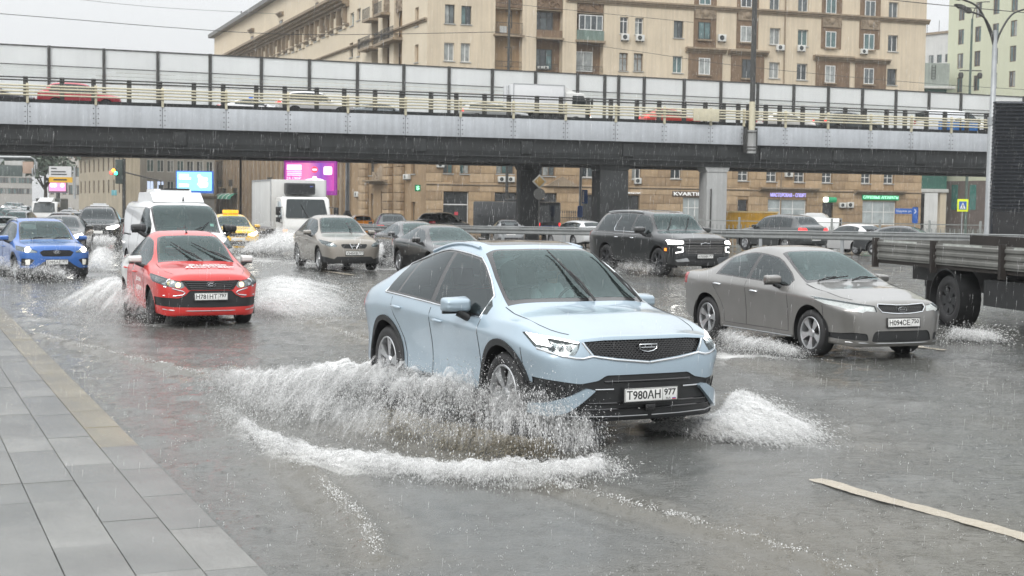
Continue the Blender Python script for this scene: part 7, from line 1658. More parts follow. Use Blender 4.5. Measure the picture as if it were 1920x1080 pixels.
# dark louvred panel
p0 = at_y(1861, 430, 60); lv = thing('louvre_panel', 'dark louvred screen standing at the right edge', 'screen', (p0.x, p0.y, -0.5), R(-4)); sc = 60/FPX; LVD = pm('dark louvre', (0.028, 0.033, 0.042), rough=0.45, var=0.2, vs=3)
zb, zt = CAMH+(395-392)*sc+0.5, CAMH+(395-190)*sc+0.5
MB().box(0.0, 6.0, 0.25, 0.5, 0.0, zt).build('frame', LVD, lv, smooth=0); n = 30
sl_ = MB().prism([(0.0, 0.0), (-0.16, -0.05), (-0.16, -0.075), (0.0, -0.035)], 0, 6.0, 'x').mesh('slat', LVD, 0)
for k in range(n): mk('slat', sl_, lv, (0, 0.24, zb+(zt-zb)*(k+0.8)/n))
for k in range(n): MB().box(-0.10, 0.0, 0.05, 0.25, zb+(zt-zb)*(k+0.35)/n, zb+(zt-zb)*(k+0.75)/n).build('slat_end', LVD, lv, smooth=0) if k % 1 == 0 else None
MB().box(0.05, 6.0, 0.10, 0.24, 0.0, zb-0.1).build('lower_sheet', pm('black film', (0.02, 0.02, 0.021), rough=0.15, var=0.3, vs=2, bump=0.8, bs=3), lv, smooth=0)
# more poles
def pole(name, label, px, pyb, pyt, Y, r, m, cat='pole'):
    p = at_y(px, pyb, Y); q = at_y(px, pyt, Y); t = thing(name, label, cat, (p.x, p.y, gz(Y) if p.z > -1 else p.z)); MB().lathe([(r, 0), (r*0.7, q.z-t.location.z), (0, q.z-t.location.z)], 10, 'z').build('shaft', m, t, smooth=40); return t, q.z-t.location.z
t, h = pole('lamp_post', 'pale grey lamp post with a flared iron foot behind the dark grey SUV', 651, 415, 150, 98, 0.16, GALV, 'lamp post'); MB().lathe([(0.55, 0), (0.55, 0.5), (0.38, 0.7), (0.38, 1.2), (0.2, 1.6), (0.16, 1.7)], 10, 'z').build('pole_foot', POSTD, t, smooth=30)
t, h = pole('mast_pole', 'thin black pole beside the green awning', 451, 420, 285, 90, 0.09, POSTD)
t, h = pole('mast_pole', 'dark mast crossing the loggia windows above the noise barrier', 951, 300, -20, 112, 0.13, POSTD); MB().box(-0.9, 0.9, -0.05, 0.05, h-8.0, h-7.9).build('cross_bar', POSTD, t, smooth=0)
t, h = pole('camera_pole', 'slim green pole with two round cameras before the pale green block', 1813, 330, 35, 140, 0.16, pm('green pole', (0.08, 0.12, 0.10), rough=0.5), 'pole')
MB().box(-1.1, 1.1, -0.05, 0.05, h-5.2, h-5.1).build('cross_bar', POSTD, t, smooth=0)
for s in (-1, 1): MB().lathe([(0.0, -0.35), (0.22, -0.3), (0.28, 0), (0.2, 0.25), (0, 0.3)], 10, 'z').build('camera_dome', POSTD, t, (s*0.95, 0, h-5.6))
pts = spline([(0, 0, h-0.3), (0.2, 0, h+0.9), (0.8, 0, h+1.6), (1.7, 0, h+1.7)], 6, closed=False); MB().tube(pts, 0.05, 6).build('lamp_arm', POSTD, t, smooth=60)
t, h = pole('sign_pole', 'grey pole with two blue tags between the dark columns', 1087, 440, 298, 100, 0.12, GALV)
MB().bbox(0.12, 0.52, -0.06, 0.06, h-3.2, h-2.2, 0.02).build('blue_tag', SIGNB, t); MB().box(0.16, 0.26, -0.07, -0.061, h-3.1, h-2.3).build('tag_stripe', WHITEP, t, smooth=0); MB().lathe([(0.13, h-4.2), (0.19, h-4.15), (0.19, h-3.4), (0.13, h-3.35)], 10, 'z').build('tube_sign', SIGNB, t)
t, h = pole('priority_sign', 'yellow diamond sign and round sign on the left dark column', 1010, 440, 332, 78, 0.04, POSTD, 'sign'); M = Matrix.Rotation(R(45), 4, 'Y')
sg = MB().bbox(-0.29, 0.29, -0.12, -0.09, -0.29, 0.29, 0.01, Matrix.Translation((0, 0, h-0.25)) @ M).build('sign_plate', pm('sign pale', (0.22, 0.22, 0.20)), t); MB().bbox(-0.21, 0.21, -0.14, -0.121, -0.21, 0.21, 0.005, Matrix.Translation((0, 0, h-0.25)) @ M).build('yellow_field', pm('dull sign yellow', (0.20, 0.125, 0.03)), sg)
MB().lathe([(0, -0.12), (0.33, -0.12), (0.33, -0.09), (0, -0.09)], 18, 'y', Matrix.Translation((0, 0, h-0.95))).build('round_sign', POSTD, t)
t, h = pole('crossing_sign', 'square yellow bordered pedestrian crossing sign by the lamp post', 1803, 425, 374, 86, 0.04, GALV, 'sign')
MB().bbox(-0.34, 0.34, -0.09, -0.06, h-0.75, h+0.02, 0.01).build('yellow_border', SIGNY, t); MB().box(-0.23, 0.23, -0.10, -0.091, h-0.62, h-0.12).build('blue_field', SIGNB, t, smooth=0); MB().prism([(-0.18, h-0.57), (0.18, h-0.57), (0.0, h-0.18)], -0.11, -0.101, 'y').build('white_triangle', WHITEP, t, smooth=0); q = MB(); q.tube([(0.0, -0.112, h-0.30), (-0.01, -0.112, h-0.42), (-0.06, -0.112, h-0.55)], 0.016, 5); q.tube([(-0.01, -0.112, h-0.42), (0.05, -0.112, h-0.55)], 0.014, 5); q.tube([(-0.06, -0.112, h-0.40), (0.0, -0.112, h-0.34), (0.05, -0.112, h-0.42)], 0.012, 5); q.build('walking_figure', IRON, t)
p = at_y(1699, 396, 88); t = thing('direction_sign', 'blue road sign with white lettering and a curved arrow by the tan wall', 'sign', (p.x, p.y, p.z)); MB().box(-0.7, 0.4, -0.02, 0.02, -0.17, 0.17).build('sign_board', SIGNB, t, smooth=0); text('lettering', 'Садовая ул.', 0.2, WHITEP, t, (-0.15, -0.03, 0), width=1.0, height=0.16)
MB().bbox(0.40, 0.75, -0.02, 0.02, -0.75, 0.28, 0.08).build('arrow_board', SIGNB, t); q = MB(); q.tube([(0.52, -0.03, 0.12), (0.62, -0.03, 0.0), (0.52, -0.03, -0.14)], 0.025, 5); q.build('arrow', WHITEP, t); MB().box(0.55, 0.6, 0.021, 0.06, -2.4, -0.1).build('sign_post', GALV, t, smooth=0)
# traffic light on its mast arm, left
p = at_y(233, 400, 125); t = thing('traffic_light', 'overhead traffic light showing red amber and green above the avenue', 'traffic light', (p.x, p.y, -0.6)); sc = 125/FPX; Z = lambda y: CAMH+(373-y)*sc+0.6; Xp = lambda x: (x-233)*sc
MB().tube([(0, 0, 0), (0, 0, Z(298))], 0.14, 8).build('mast', POSTD, t, smooth=60); MB().tube([(0, 0, Z(323)), (Xp(302), 0, Z(339)), (Xp(302), 0, Z(365))], 0.07, 6).build('mast_arm', POSTD, t, smooth=60); MB().tube([(0, 0, Z(318)), (Xp(212), -0.1, Z(318))], 0.06, 6).build('side_arm', POSTD, t, smooth=60)
MB().bbox(Xp(218), Xp(232), -0.3, 0.3, Z(345), Z(300), 0.05).build('signal_board', pm('dark signal board', (0.04, 0.055, 0.05), rough=0.6, var=0.2), t)
for px, py, nm, c in ((211.5, 324.5, 'red_lamp', (1, 0.06, 0.04)), (215.5, 320.5, 'amber_lamp', (1, 0.45, 0.03)), (220, 325.5, 'green_lamp', (0.05, 1.0, 0.55))):
    MB().bbox(Xp(px)-0.17, Xp(px)+0.17, -0.40, -0.30, Z(py)-0.17, Z(py)+0.17, 0.05).build('signal_case', IRON, t); MB().lathe([(0, -0.47), (0.10, -0.46), (0.15, -0.42), (0.15, -0.40)], 12, 'y', Matrix.Translation((Xp(px), 0, Z(py)))).build(nm, pm('signal '+nm, c, emit=c, es=6.0, var=0), t)
MB().box(Xp(298), Xp(306), -0.15, 0.15, Z(362), Z(346)).build('hanging_box', IRON, t, smooth=0)
MB().bbox(Xp(211), Xp(221), -0.35, -0.30, Z(367), Z(357), 0.02).build('stop_sign', pm('teal sign', (0.15, 0.38, 0.42)), t)
# lit screens
def screen(name, label, px0, py0, px1, py1, Y, edge, face, hz, post=True, rz=0.0):
    a = at_y(px0, py1, Y); b = at_y(px1, py0, Y); W_ = b.x-a.x; Hh = b.z-a.z; t = thing(name, label, 'screen', ((a.x+b.x)/2, Y, a.z), rz)
    MB().bbox(-W_/2-0.12, W_/2+0.12, 0.0, 0.45, -0.25, Hh+0.12, 0.04).build('case', edge, t); MB().box(-W_/2, W_/2, -0.02, -0.003, 0, Hh).build('display', face, t, smooth=0)
    if post: MB().lathe([(0.28, a.z*-1-0.6), (0.25, -0.25)], 12, 'z', Matrix.Translation((0, 0.25, 0))).build('post', POSTD, t, smooth=40)
    return t, W_, Hh
SB_ = pm('screen cyan', (0.2, 0.5, 0.6), emit=(0.30, 0.80, 0.95), es=1.0, var=0); SWh = pm('screen white', (0.8, 0.9, 0.9), emit=(0.92, 1.0, 1.0), es=1.0, var=0); SPk = pm('screen pink white', (0.9, 0.7, 0.9), emit=(1.0, 0.80, 0.97), es=1.0, var=0)
t, W_, Hh = screen('led_billboard', 'bright cyan LED billboard with a white figure behind the van', 332, 323, 397, 357, 142, pm('screen frame blue', (0.03, 0.12, 0.45), emit=(0.05, 0.2, 0.8), es=0.35, var=0), SB_, 0)
for k, (z0, z1, x1) in enumerate(((0.76, 0.88, 0.28), (0.60, 0.72, 0.34), (0.20, 0.36, 0.28))): MB().bbox(-W_*0.44, -W_*0.44+W_*x1, -0.035, -0.021, Hh*z0, Hh*z1, 0.02).build('text_block', SWh, t)
q = MB(); [q.lathe([(0, -0.05), (r*W_, -0.045), (r*W_, -0.021)], 14, 'y', Matrix.Translation((x*W_, 0, z*Hh))) for x, z, r in ((0.22, 0.55, 0.11), (0.30, 0.35, 0.10), (0.14, 0.78, 0.055), (0.33, 0.62, 0.06), (0.2, 0.28, 0.07))]; tag(q.build('display_figure', SWh, t), kind='stuff')
for x, z in ((0.16, 0.72), (0.34, 0.42), (0.12, 0.36)): MB().lathe([(0, -0.06), (0.035*W_, -0.058), (0.035*W_, -0.05)], 10, 'y', Matrix.Translation((x*W_, 0, z*Hh))).build('display_flower', pm('screen coral', (0.9, 0.4, 0.4), emit=(1, 0.45, 0.42), es=0.9, var=0), t)
PINK = bpy.data.materials.new('screen pink to violet'); PINK.use_nodes = True; n_ = PINK.node_tree; e_ = n_.nodes['Principled BSDF']; tcn = n_.nodes.new('ShaderNodeTexCoord'); rmp = n_.nodes.new('ShaderNodeValToRGB'); gdn = n_.nodes.new('ShaderNodeSeparateXYZ'); n_.links.new(tcn.outputs['Generated'], gdn.inputs[0]); n_.links.new(gdn.outputs[0], rmp.inputs[0])
rmp.color_ramp.elements[0].color = (0.75, 0.10, 0.55, 1); rmp.color_ramp.elements[1].color = (0.62, 0.05, 0.42, 1); e1 = rmp.color_ramp.elements.new(0.45); e1.color = (1.0, 0.28, 0.55, 1); e2 = rmp.color_ramp.elements.new(0.72); e2.color = (0.22, 0.06, 0.55, 1); n_.links.new(rmp.outputs[0], e_.inputs['Emission Color']); e_.inputs['Emission Strength'].default_value = 1.0; e_.inputs['Base Color'].default_value = (0.1, 0.02, 0.06, 1)
t, W_, Hh = screen('led_billboard', 'pink and violet LED billboard above the box truck', 535, 306, 627, 357, 84, pm('screen frame violet', (0.15, 0.02, 0.15), emit=(0.4, 0.03, 0.4), es=0.5, var=0), PINK, 0, rz=R(-3))
MB().bbox(-W_*0.47, -W_*0.17, -0.04, -0.021, Hh*0.73, Hh*0.93, 0.04).build('text_block', SPk, t); [MB().box(-W_*0.47, -W_*0.17, -0.03, -0.021, Hh*z, Hh*z+0.045).build('text_line', SPk, t, smooth=0) for z in (0.60, 0.66, 0.54)]; text('screen_lettering', '24 190₽', 0.4, SPk, t, (-W_*0.33, -0.03, Hh*0.44), width=W_*0.3, height=Hh*0.09); MB().box(-W_*0.47, -W_*0.30, -0.03, -0.021, Hh*0.32, Hh*0.37).build('text_line', SPk, t, smooth=0)
MB().lathe([(0, -0.05), (0.065*W_, -0.048), (0.065*W_, -0.021)], 18, 'y', Matrix.Translation((0.10*W_, 0, 0.76*Hh))).build('stop_disc', pm('screen red', (0.7, 0.05, 0.08), emit=(0.85, 0.05, 0.10), es=0.9, var=0), t); MB().box(0.055*W_, 0.145*W_, -0.06, -0.051, 0.73*Hh, 0.79*Hh).build('disc_bar', SPk, t, smooth=0)
MB().bbox(0.29*W_, 0.46*W_, -0.05, -0.021, 0.58*Hh, 0.88*Hh, 0.10).build('speech_bubble', SPk, t); ring_ = MB(); ring_.tube([(0.10*W_+0.20*W_*math.cos(a), -0.04, 0.33*Hh+0.09*Hh*math.sin(a)) for a in np.linspace(0, 6.283, 24, endpoint=False)], 0.05, 5, closed=True); ring_.build('light_ring', SPk, t); MB().prism([(0.04*W_, 0.25*Hh), (0.16*W_, 0.25*Hh), (0.14*W_, 0.52*Hh), (0.06*W_, 0.52*Hh)], -0.035, -0.021, 'y').build('display_figure', SPk, t, smooth=0)
t, W_, Hh = screen('led_billboard', 'small distant pink LED billboard under the white and yellow board', 92, 343, 123, 358, 185, pm('screen frame grey', (0.2, 0.15, 0.2), var=0), pm('screen rose', (0.6, 0.2, 0.4), emit=(1.0, 0.35, 0.62), es=0.9, var=0), 0); [MB().lathe([(0, -0.06), (0.3, -0.05), (0.3, -0.021)], 10, 'y', Matrix.Translation((x, 0, Hh*0.7))).build('display_spot', SPk, t) for x in (-W_*0.32, -W_*0.15, W_*0.30)]
p = at_y(113, 327, 150); sc = 150/FPX; t = thing('route_board', 'white overhead direction board with a yellow strip far up the avenue', 'sign', (p.x, p.y, p.z), 0); w_ = 21*sc
MB().box(-w_, w_, -0.05, 0.05, -5*sc, 15*sc).build('white_board', pm('board white', (0.62, 0.62, 0.62), var=0.03), t, smooth=0); MB().box(-w_, w_+0.1, -0.06, 0.06, -15*sc, -5.2*sc).build('yellow_strip', pm('board yellow', (0.72, 0.42, 0.03), var=0.05), t, smooth=0)
for z, a, c in ((11, -0.8, -0.3), (5, -0.8, 0.5), (0, -0.8, 0.6)): MB().box(w_*a, w_*c, -0.07, -0.051, z*sc-0.06, z*sc+0.06).build('text_line', IRON, t, smooth=0)
MB().box(w_*-0.6, w_*0.6, -0.07, -0.061, -10*sc-0.08, -10*sc+0.08).build('text_line', IRON, t, smooth=0); MB().tube([(w_+0.3, 0.1, 15*sc), (w_+0.3, 0.1, -45*sc)], 0.12, 6).build('board_post', GALV, t, smooth=60); MB().tube([(w_+0.3, 0.1, 5*sc), (-w_, 0.1, 5*sc)], 0.08, 6).build('board_arm', GALV, t, smooth=60)
# sign gantry seen from behind, far left
p = at_y(0, 373, 110); sc = 110/FPX; t = thing('sign_gantry', 'overhead gantry with dark backs of road signs at the left edge', 'gantry', (p.x, p.y, -0.6)); Z = lambda y: CAMH+(371-y)*sc+0.6; GB = pm('sign back grey green', (0.10, 0.125, 0.12), rough=0.6, var=0.15)
for y in (289, 296): MB().tube([(-6, 0, Z(y)), (59*sc, 0, Z(y))], 0.10, 6).build('gantry_beam', GALV, t, smooth=60)
MB().bbox(-4, 58*sc, 0.1, 0.2, Z(302), Z(286), 0.02).build('sign_panel', GB, t); MB().bbox(-4, 41*sc, 0.1, 0.2, Z(332), Z(311.5), 0.02).build('sign_panel', GB, t); MB().bbox(8*sc, 41*sc, 0.1, 0.2, Z(311), Z(303), 0.02).build('white_panel', PANELW, t); MB().bbox(42*sc, 62*sc, 0.1, 0.2, Z(326), Z(304), 0.02).build('brown_panel', pm('pale brown panel', (0.45, 0.33, 0.26)), t)
MB().prism([(-3*sc, Z(312)), (8*sc, Z(301)), (-3*sc, Z(291))], 0.02, 0.09, 'y').build('diamond_sign', pm('pale sign back', (0.4, 0.43, 0.43)), t, smooth=0); MB().tube([(-6, 0, 0), (-6, 0, Z(284))], 0.2, 8).build('gantry_leg', GALV, t, smooth=60)
for k in range(3): MB().bbox((60+4*k)*sc, (63+4*k)*sc, -0.1, 0.1, Z(330-6*k), Z(316-6*k), 0.05).build('hanging_lamp', GALV, t); MB().tube([(58*sc, 0, Z(296)), (66*sc, 0, Z(300)), (66*sc, 0, Z(330))], 0.05, 5).build('lamp_bracket', GALV, t, smooth=60) if k == 0 else None
# trees in the haze
LEAF = pm('street tree leaf', (0.12, 0.155, 0.12), rough=0.7, var=0.35, vs=0.5)
def tree(label, px, Y, zc, r, seed, grp='hazy trees along the avenue'):
    p = at_y(px, 372, Y); t = thing('street_tree', label, 'tree', (p.x, p.y, -0.6), group=grp); rg = np.random.default_rng(seed)
    MB().tube([(0, 0, 0), (0.1, 0, zc*0.5), (0.0, 0.1, zc)], [0.28, 0.2, 0.08], 7).build('trunk', pm('bark', (0.06, 0.05, 0.04), rough=0.9, var=0.3, vs=4), t, smooth=60)
    for k in range(5): a = k*1.26; MB().tube([(0, 0, zc*0.55), (0.5*r*math.cos(a), 0.5*r*math.sin(a), zc*0.9), (0.8*r*math.cos(a), 0.8*r*math.sin(a), zc*1.1)], [0.12, 0.07, 0.03], 5).build('limb', MATS['bark'], t, smooth=60)
    n = 1700; c = rg.normal(size=(16, 3))*np.array([0.5, 0.5, 0.75])*r + np.array([0, 0, zc+0.4*r]); k = rg.integers(0, 16, n); P = c[k] + rg.normal(size=(n, 3))*0.22*r; u = rg.normal(size=(n, 3)); u /= np.linalg.norm(u, axis=1)[:, None]; v = np.cross(u, rg.normal(size=(n, 3))); v /= np.linalg.norm(v, axis=1)[:, None]; s = rg.uniform(0.2, 0.42, n)[:, None]
    V = np.stack([P-u*s, P+v*s*0.6, P+u*s, P-v*s*0.6], 1).reshape(-1, 3); tag(mk('crown', np_mesh('crown', V, np.arange(4*n).reshape(-1, 4), [LEAF], smooth=False), t), kind='stuff')
tree('tall hazy tree just right of the sign gantry', 84, 170, 6.5, 3.0, 1)
# dark midi bus and parked things under the flyover
bs = thing('city_bus', 'dark bus with a blue waistline parked before the tan building', 'bus'); BUSP = pm('dark bus body', (0.03, 0.034, 0.038), rough=0.35, coat=0.5, var=0.2)
b = MB(); b.bbox(-3.6, 3.6, -1.15, 1.15, 0.35, 2.75, 0.14); b.build('body', BUSP, bs); MB().box(-3.3, 3.3, -1.165, -1.152, 1.35, 2.35).build('side_window', PANES[0], bs, smooth=0); MB().box(-3.615, -3.602, -0.95, 0.95, 1.3, 2.5).build('rear_window', PANES[0], bs, smooth=0); MB().box(-3.62, -3.603, -1.0, 1.0, 0.78, 1.05).build('blue_panel', SIGNB, bs, smooth=0)
[MB().box(-3.62, -3.602, s*1.0-0.06, s*1.0+0.06, 1.0, 1.25).build('tail_lamp', REDLIT, bs, smooth=0) for s in (-1, 1)]; MB().bbox(-2.4, 0.5, -0.7, 0.7, 2.74, 2.95, 0.05).build('roof_unit', BUSP, bs); add_wheels(bs, (-2.2, 2.3), 1.0, 0.42)
place_y(bs, 222, (-3.6, 0, 0), 1030, 430, 100, -0.55)
yk_ = thing('yellow_skip', 'yellow tipper body beside the pale column', 'container'); YL = pm('skip yellow', (0.55, 0.30, 0.02), rough=0.5, var=0.2, streak=0.2); MB().prism([(-2, 1.1), (2, 1.1), (2.3, 2.2), (-2.3, 2.2)], -1, 1, 'y').build('tub', YL, yk_, smooth=0); MB().box(-2.35, 2.35, -1.05, 1.05, 2.2, 2.3).build('rim_bar', pm('pale yellow bar', (0.65, 0.5, 0.25)), yk_, smooth=0); MB().box(-2, 2, -0.9, 0.9, 0.4, 1.09).build('chassis', BLACK, yk_, smooth=0); add_wheels(yk_, (-1.3, 1.3), 0.85, 0.4)
place_y(yk_, 90, (0, 0, 0), 1390, 430, 96, -0.55)
v3 = copy_tree(VAN); v3['label'] = 'white van parked beyond the picket fence near the shops'; place_y(v3, 250, (-2.5, 0, 0), 1575, 430, 92, -0.55)
# far traffic up the avenue
FT = [traffic('sedan', 'far white paint', (0.6, 0.6, 0.6), 'distant pale car with headlights on', lod=0, lamps=True), traffic('suv', 'far grey paint', (0.2, 0.21, 0.22), 'distant grey SUV with headlights on', lod=0, lamps=True), traffic('suv', 'far red lit paint', (0.10, 0.10, 0.10), 'distant dark car showing red tail lamps', lod=0, tail=True), traffic('sedan', 'far silver paint', (0.4, 0.4, 0.4), 'distant silver car showing red tail lamps', lod=0, tail=True)]
grp1, grp2 = 'oncoming cars far up the avenue', 'cars driving away far up the avenue'; rg = random.Random(21); seen = set()
spots1 = [(12, 85), (34, 92), (20, 105), (44, 112), (8, 125), (28, 135), (52, 140), (14, 155), (38, 165), (22, 185), (46, 200), (32, 225), (18, 250)]
spots2 = [(120, 88), (150, 92), (192, 86), (134, 108), (168, 112), (205, 104), (118, 132), (150, 140), (182, 130), (100, 160), (130, 175), (108, 205)]
for grp, spots, yaw, ks in ((grp1, spots1, 6, (0, 1)), (grp2, spots2, 190, (2, 3))):
    for px, Y in spots:
        k = rg.choice(ks); o, S_ = FT[k]
        if k in seen: o = copy_tree(o)
        seen.add(k); o['group'] = grp; o['label'] = 'hazy oncoming car with white headlights far up the avenue' if grp == grp1 else 'hazy car with red tail lamps driving away far up the avenue'; place_y(o, yaw, (0, 0, 0), px, 400, Y, -0.58)
v4 = copy_tree(VAN); v4['label'] = 'pale van driving away among the red tail lamps'; place_y(v4, 195, (0, 0, 0), 188, 400, 98, -0.6)
bt3 = box_truck('small dark box truck behind the black sedan at far left', W=1.9, L=5.5, zt=2.55, cool=False, boxm=pm('grey green box', (0.11, 0.115, 0.105), rough=0.6, var=0.15)); place_y(bt3, 8, (2.75, 0, 0), 82, 405, 112, -0.6)
MB().prism([(0.9, 2.28), (2.5, 2.28), (1.3, 2.62), (0.9, 2.62)], -0.55, 0.55, 'y').build('wind_deflector', CABW, bt3)
# overhead wires
def wire(pts, r=0.022):
    P = [at_y(x, y, Y) for x, y, Y in pts]; q = spline([tuple(p) for p in P], 6, closed=False); o = MB().tube(q, r, 5).build('overhead_wire', POSTD, None, smooth=60); return o
for pts, lab in (([(-120, 16, 70), (130, 36, 72), (300, 50, 74), (480, 62, 76), (640, 65, 78), (930, 60, 80)], 'dark wire sagging across the sky at upper left'), ([(930, 60, 110), (1060, 78, 110), (1200, 97, 110), (1400, 125, 110), (1720, 155, 112), (1990, 172, 114)], 'wire crossing the cream facade down to the right'),
                 ([(120, -4, 90), (300, 14, 92), (520, 26, 95)], 'faint upper wire against the pale sky'), ([(1600, -8, 60), (1750, 8, 60), (1990, 30, 60)], 'thin wire behind the street lamp arms'), ([(930, 4, 110), (1080, 20, 110), (1300, 42, 111)], 'thin wire along the loggia tops')):
    tag(wire(pts, 0.018 if 'faint' not in lab else 0.012), lab, 'wire')
# little traffic officer beyond the rail
def person_mesh(name, V, E, rad, m, lvl=1, parent=None):
    me = bpy.data.meshes.new(name); me.from_pydata(V, E, []); o = bpy.data.objects.new(name, me); COL.objects.link(o); s = o.modifiers.new('skin', 'SKIN'); s.use_smooth_shade = True
    for i, r_ in enumerate(rad): me.skin_vertices[0].data[i].radius = (r_, r_) if not isinstance(r_, tuple) else r_
    me.skin_vertices[0].data[0].use_root = True; u = o.modifiers.new('sub', 'SUBSURF'); u.levels = u.render_levels = lvl
    dg = bpy.context.evaluated_depsgraph_get(); m2 = bpy.data.meshes.new_from_object(o.evaluated_get(dg)); bpy.data.objects.remove(o); m2.materials.append(m); m2.shade_smooth(); return mk(name, m2, parent)
SKIN = pm('skin', (0.42, 0.26, 0.19), rough=0.6, var=0.08); HAIR = pm('dark hair', (0.03, 0.022, 0.018), rough=0.7, var=0.3, vs=20)
def head(parent, c, lookx=1.0, hair=HAIR):
    b = bmesh.new(); bmesh.ops.create_uvsphere(b, u_segments=20, v_segments=14, radius=1)
    for v in b.verts:
        x, y, z = v.co; jaw = max(0, -z); v.co = Vector((x*0.098*(1-0.12*jaw), y*0.076*(1-0.28*jaw), z*0.118))
        if x > 0.75 and -0.25 < z < 0.15 and abs(y) < 0.25: v.co.x += 0.022*(1-abs(y)*3)*(1-(z+0.05)**2*8)
        if x > 0.6 and 0.05 < z < 0.3 and 0.2 < abs(y) < 0.55: v.co.x -= 0.010
    me = bpy.data.meshes.new('head'); b.to_mesh(me); b.free(); me.materials.append(SKIN); me.shade_smooth(); h = mk('head', me, parent, c)
    q = MB(); q.lathe([(0.0, 0.128), (0.05, 0.118), (0.085, 0.075), (0.092, 0.02), (0.086, -0.02)], 18, 'z'); hr = q.build('hair', hair, h, (-0.016, 0, 0.004), smooth=60); hr.scale = (1.08, 0.9, 1.0)
    for s in (1, -1):
        MB().lathe([(0, 0.006), (0.010, 0.004), (0.013, 0)], 8, 'x').build('eye', pm('eye dark', (0.02, 0.02, 0.02), rough=0.2, var=0), h, (0.086, s*0.030, 0.014)); MB().bbox(-0.012, 0.012, -0.008, 0.008, -0.025, 0.025, 0.005).build('ear', SKIN, h, (0.0, s*0.078, 0.0))
    MB().tube([(0.086, -0.022, -0.058), (0.093, 0, -0.06), (0.086, 0.022, -0.058)], 0.005, 5).build('mouth', pm('lip', (0.35, 0.14, 0.12)), h); return h
def hand(parent, wrist, d, side):
    """palm, four curled fingers and a thumb closing on a rim"""
    M = Matrix.Translation(wrist) @ d.to_track_quat('X', 'Z').to_matrix().to_4x4(); V = [(0, 0, 0), (0.045, 0, 0.0), (0.085, 0, -0.002)]; E = [(0, 1), (1, 2)]; rad = [(0.020, 0.026), (0.018, 0.036), (0.013, 0.036)]
    o = person_mesh('hand', [M @ Vector(v) for v in V], E, rad, SKIN, 1, parent)
    for k, (y, l) in enumerate(((-0.030, 0.030), (-0.010, 0.036), (0.010, 0.034), (0.029, 0.026))):
        MB().tube([M @ Vector(p) for p in ((0.08, y, 0), (0.08+l, y, -0.008), (0.08+l*1.1, y, -0.008-l), (0.08+l*0.3, y, -0.012-l*1.2))], [0.0095, 0.009, 0.0085, 0.007], 7).build('finger', SKIN, o, smooth=60)
    MB().tube([M @ Vector(p) for p in ((0.02, side*0.032, 0), (0.05, side*0.055, -0.012), (0.085, side*0.048, -0.030))], [0.012, 0.011, 0.008], 7).build('thumb', SKIN, o, smooth=60); return o
def seated(label, car, x, y, z, coat, hands=True, wheel=None):
    """person in a car seat: one body surface from hips to wrists, bent at hip, knee, shoulder and elbow"""
    t = thing('person', label, 'person'); t.matrix_world = Matrix.Identity(4)
    V = [(0, 0, 0), (-0.03, 0, 0.18), (-0.07, 0, 0.36), (-0.09, 0, 0.50), (-0.07, 0, 0.575)]; E = [(0, 1), (1, 2), (2, 3), (3, 4)]; rad = [(0.15, 0.12), (0.155, 0.115), (0.165, 0.12), (0.09, 0.08), (0.052, 0.052)]
    wr = {}
    for s in (1, -1):
        i = len(V); V += [(-0.07, s*0.185, 0.455), (0.08, s*0.225, 0.225), (0.33, s*0.15, 0.29)]; E += [(2 if False else 3, i), (i, i+1), (i+1, i+2)]; rad += [0.068, 0.050, 0.033]; wr[s] = Vector(V[-1])
        i = len(V); V += [(0.05, s*0.10, -0.01), (0.44, s*0.12, 0.06), (0.62, s*0.11, -0.32)]; E += [(0, i), (i, i+1), (i+1, i+2)]; rad += [0.10, 0.075, 0.05]
    person_mesh('body', V, E, rad, coat, 2, t)
    MB().tube([(-0.075, 0, 0.55), (-0.055, 0, 0.66)], 0.05, 10).build('neck', SKIN, t, smooth=60); head(t, (-0.035, 0, 0.735))
    for s in (1, -1): hand(t, wr[s], Vector((0.9, -s*0.25, 0.25)), -s)
    t.matrix_world = car.matrix_world; t.location = car.location + Matrix.Rotation(car.rotation_euler.z, 3, 'Z') @ Vector((x, y, z)); t.rotation_euler = car.rotation_euler; return t
bpy.context.view_layer.update()
seated('driver in a pale shirt behind the ice blue car windscreen', HERO['iceblue'][0], -0.02, 0.37, 0.66, pm('pale shirt', (0.42, 0.45, 0.47), rough=0.8, var=0.1))
seated('driver of the red delivery sedan in a dark jacket', HERO['red'][0], -0.12, 0.36, 0.56, pm('dark jacket', (0.05, 0.055, 0.06), rough=0.8, var=0.1)); seated('passenger of the red delivery sedan in a grey jacket', HERO['red'][0], -0.12, -0.36, 0.54, pm('grey jacket', (0.16, 0.16, 0.165), rough=0.8, var=0.1))
pt_ = thing('person', 'small figure in a yellow high visibility vest beyond the guard rail', 'person'); pV = [(0,0,0.92), (0,0,1.15), (0,0,1.40), (0,0,1.50)]; pE = [(0,1), (1,2), (2,3)]; pR = [0.14, 0.15, 0.15, 0.06]
for s in (1, -1): i = len(pV); pV += [(0, s*0.2, 1.38), (0.03, s*0.26, 1.10), (0.12, s*0.24, 0.86), (0.22, s*0.24, 0.80)]; pE += [(2, i), (i, i+1), (i+1, i+2), (i+2, i+3)]; pR += [0.06, 0.05, 0.038, 0.03]
person_mesh('upper_body', pV, pE, pR, pm('hi vis vest', (0.55, 0.75, 0.03), rough=0.7, emit=(0.5, 0.7, 0), es=0.1), 1, pt_); lV = [(0,0,0.95)]; lE = []; lR = [0.14]
for s in (1, -1): i = len(lV); lV += [(0, s*0.1, 0.85), (0.02, s*0.11, 0.48), (0, s*0.12, 0.08), (0.14, s*0.13, 0.03)]; lE += [(0, i), (i, i+1), (i+1, i+2), (i+2, i+3)]; lR += [0.10, 0.07, 0.05, 0.04]
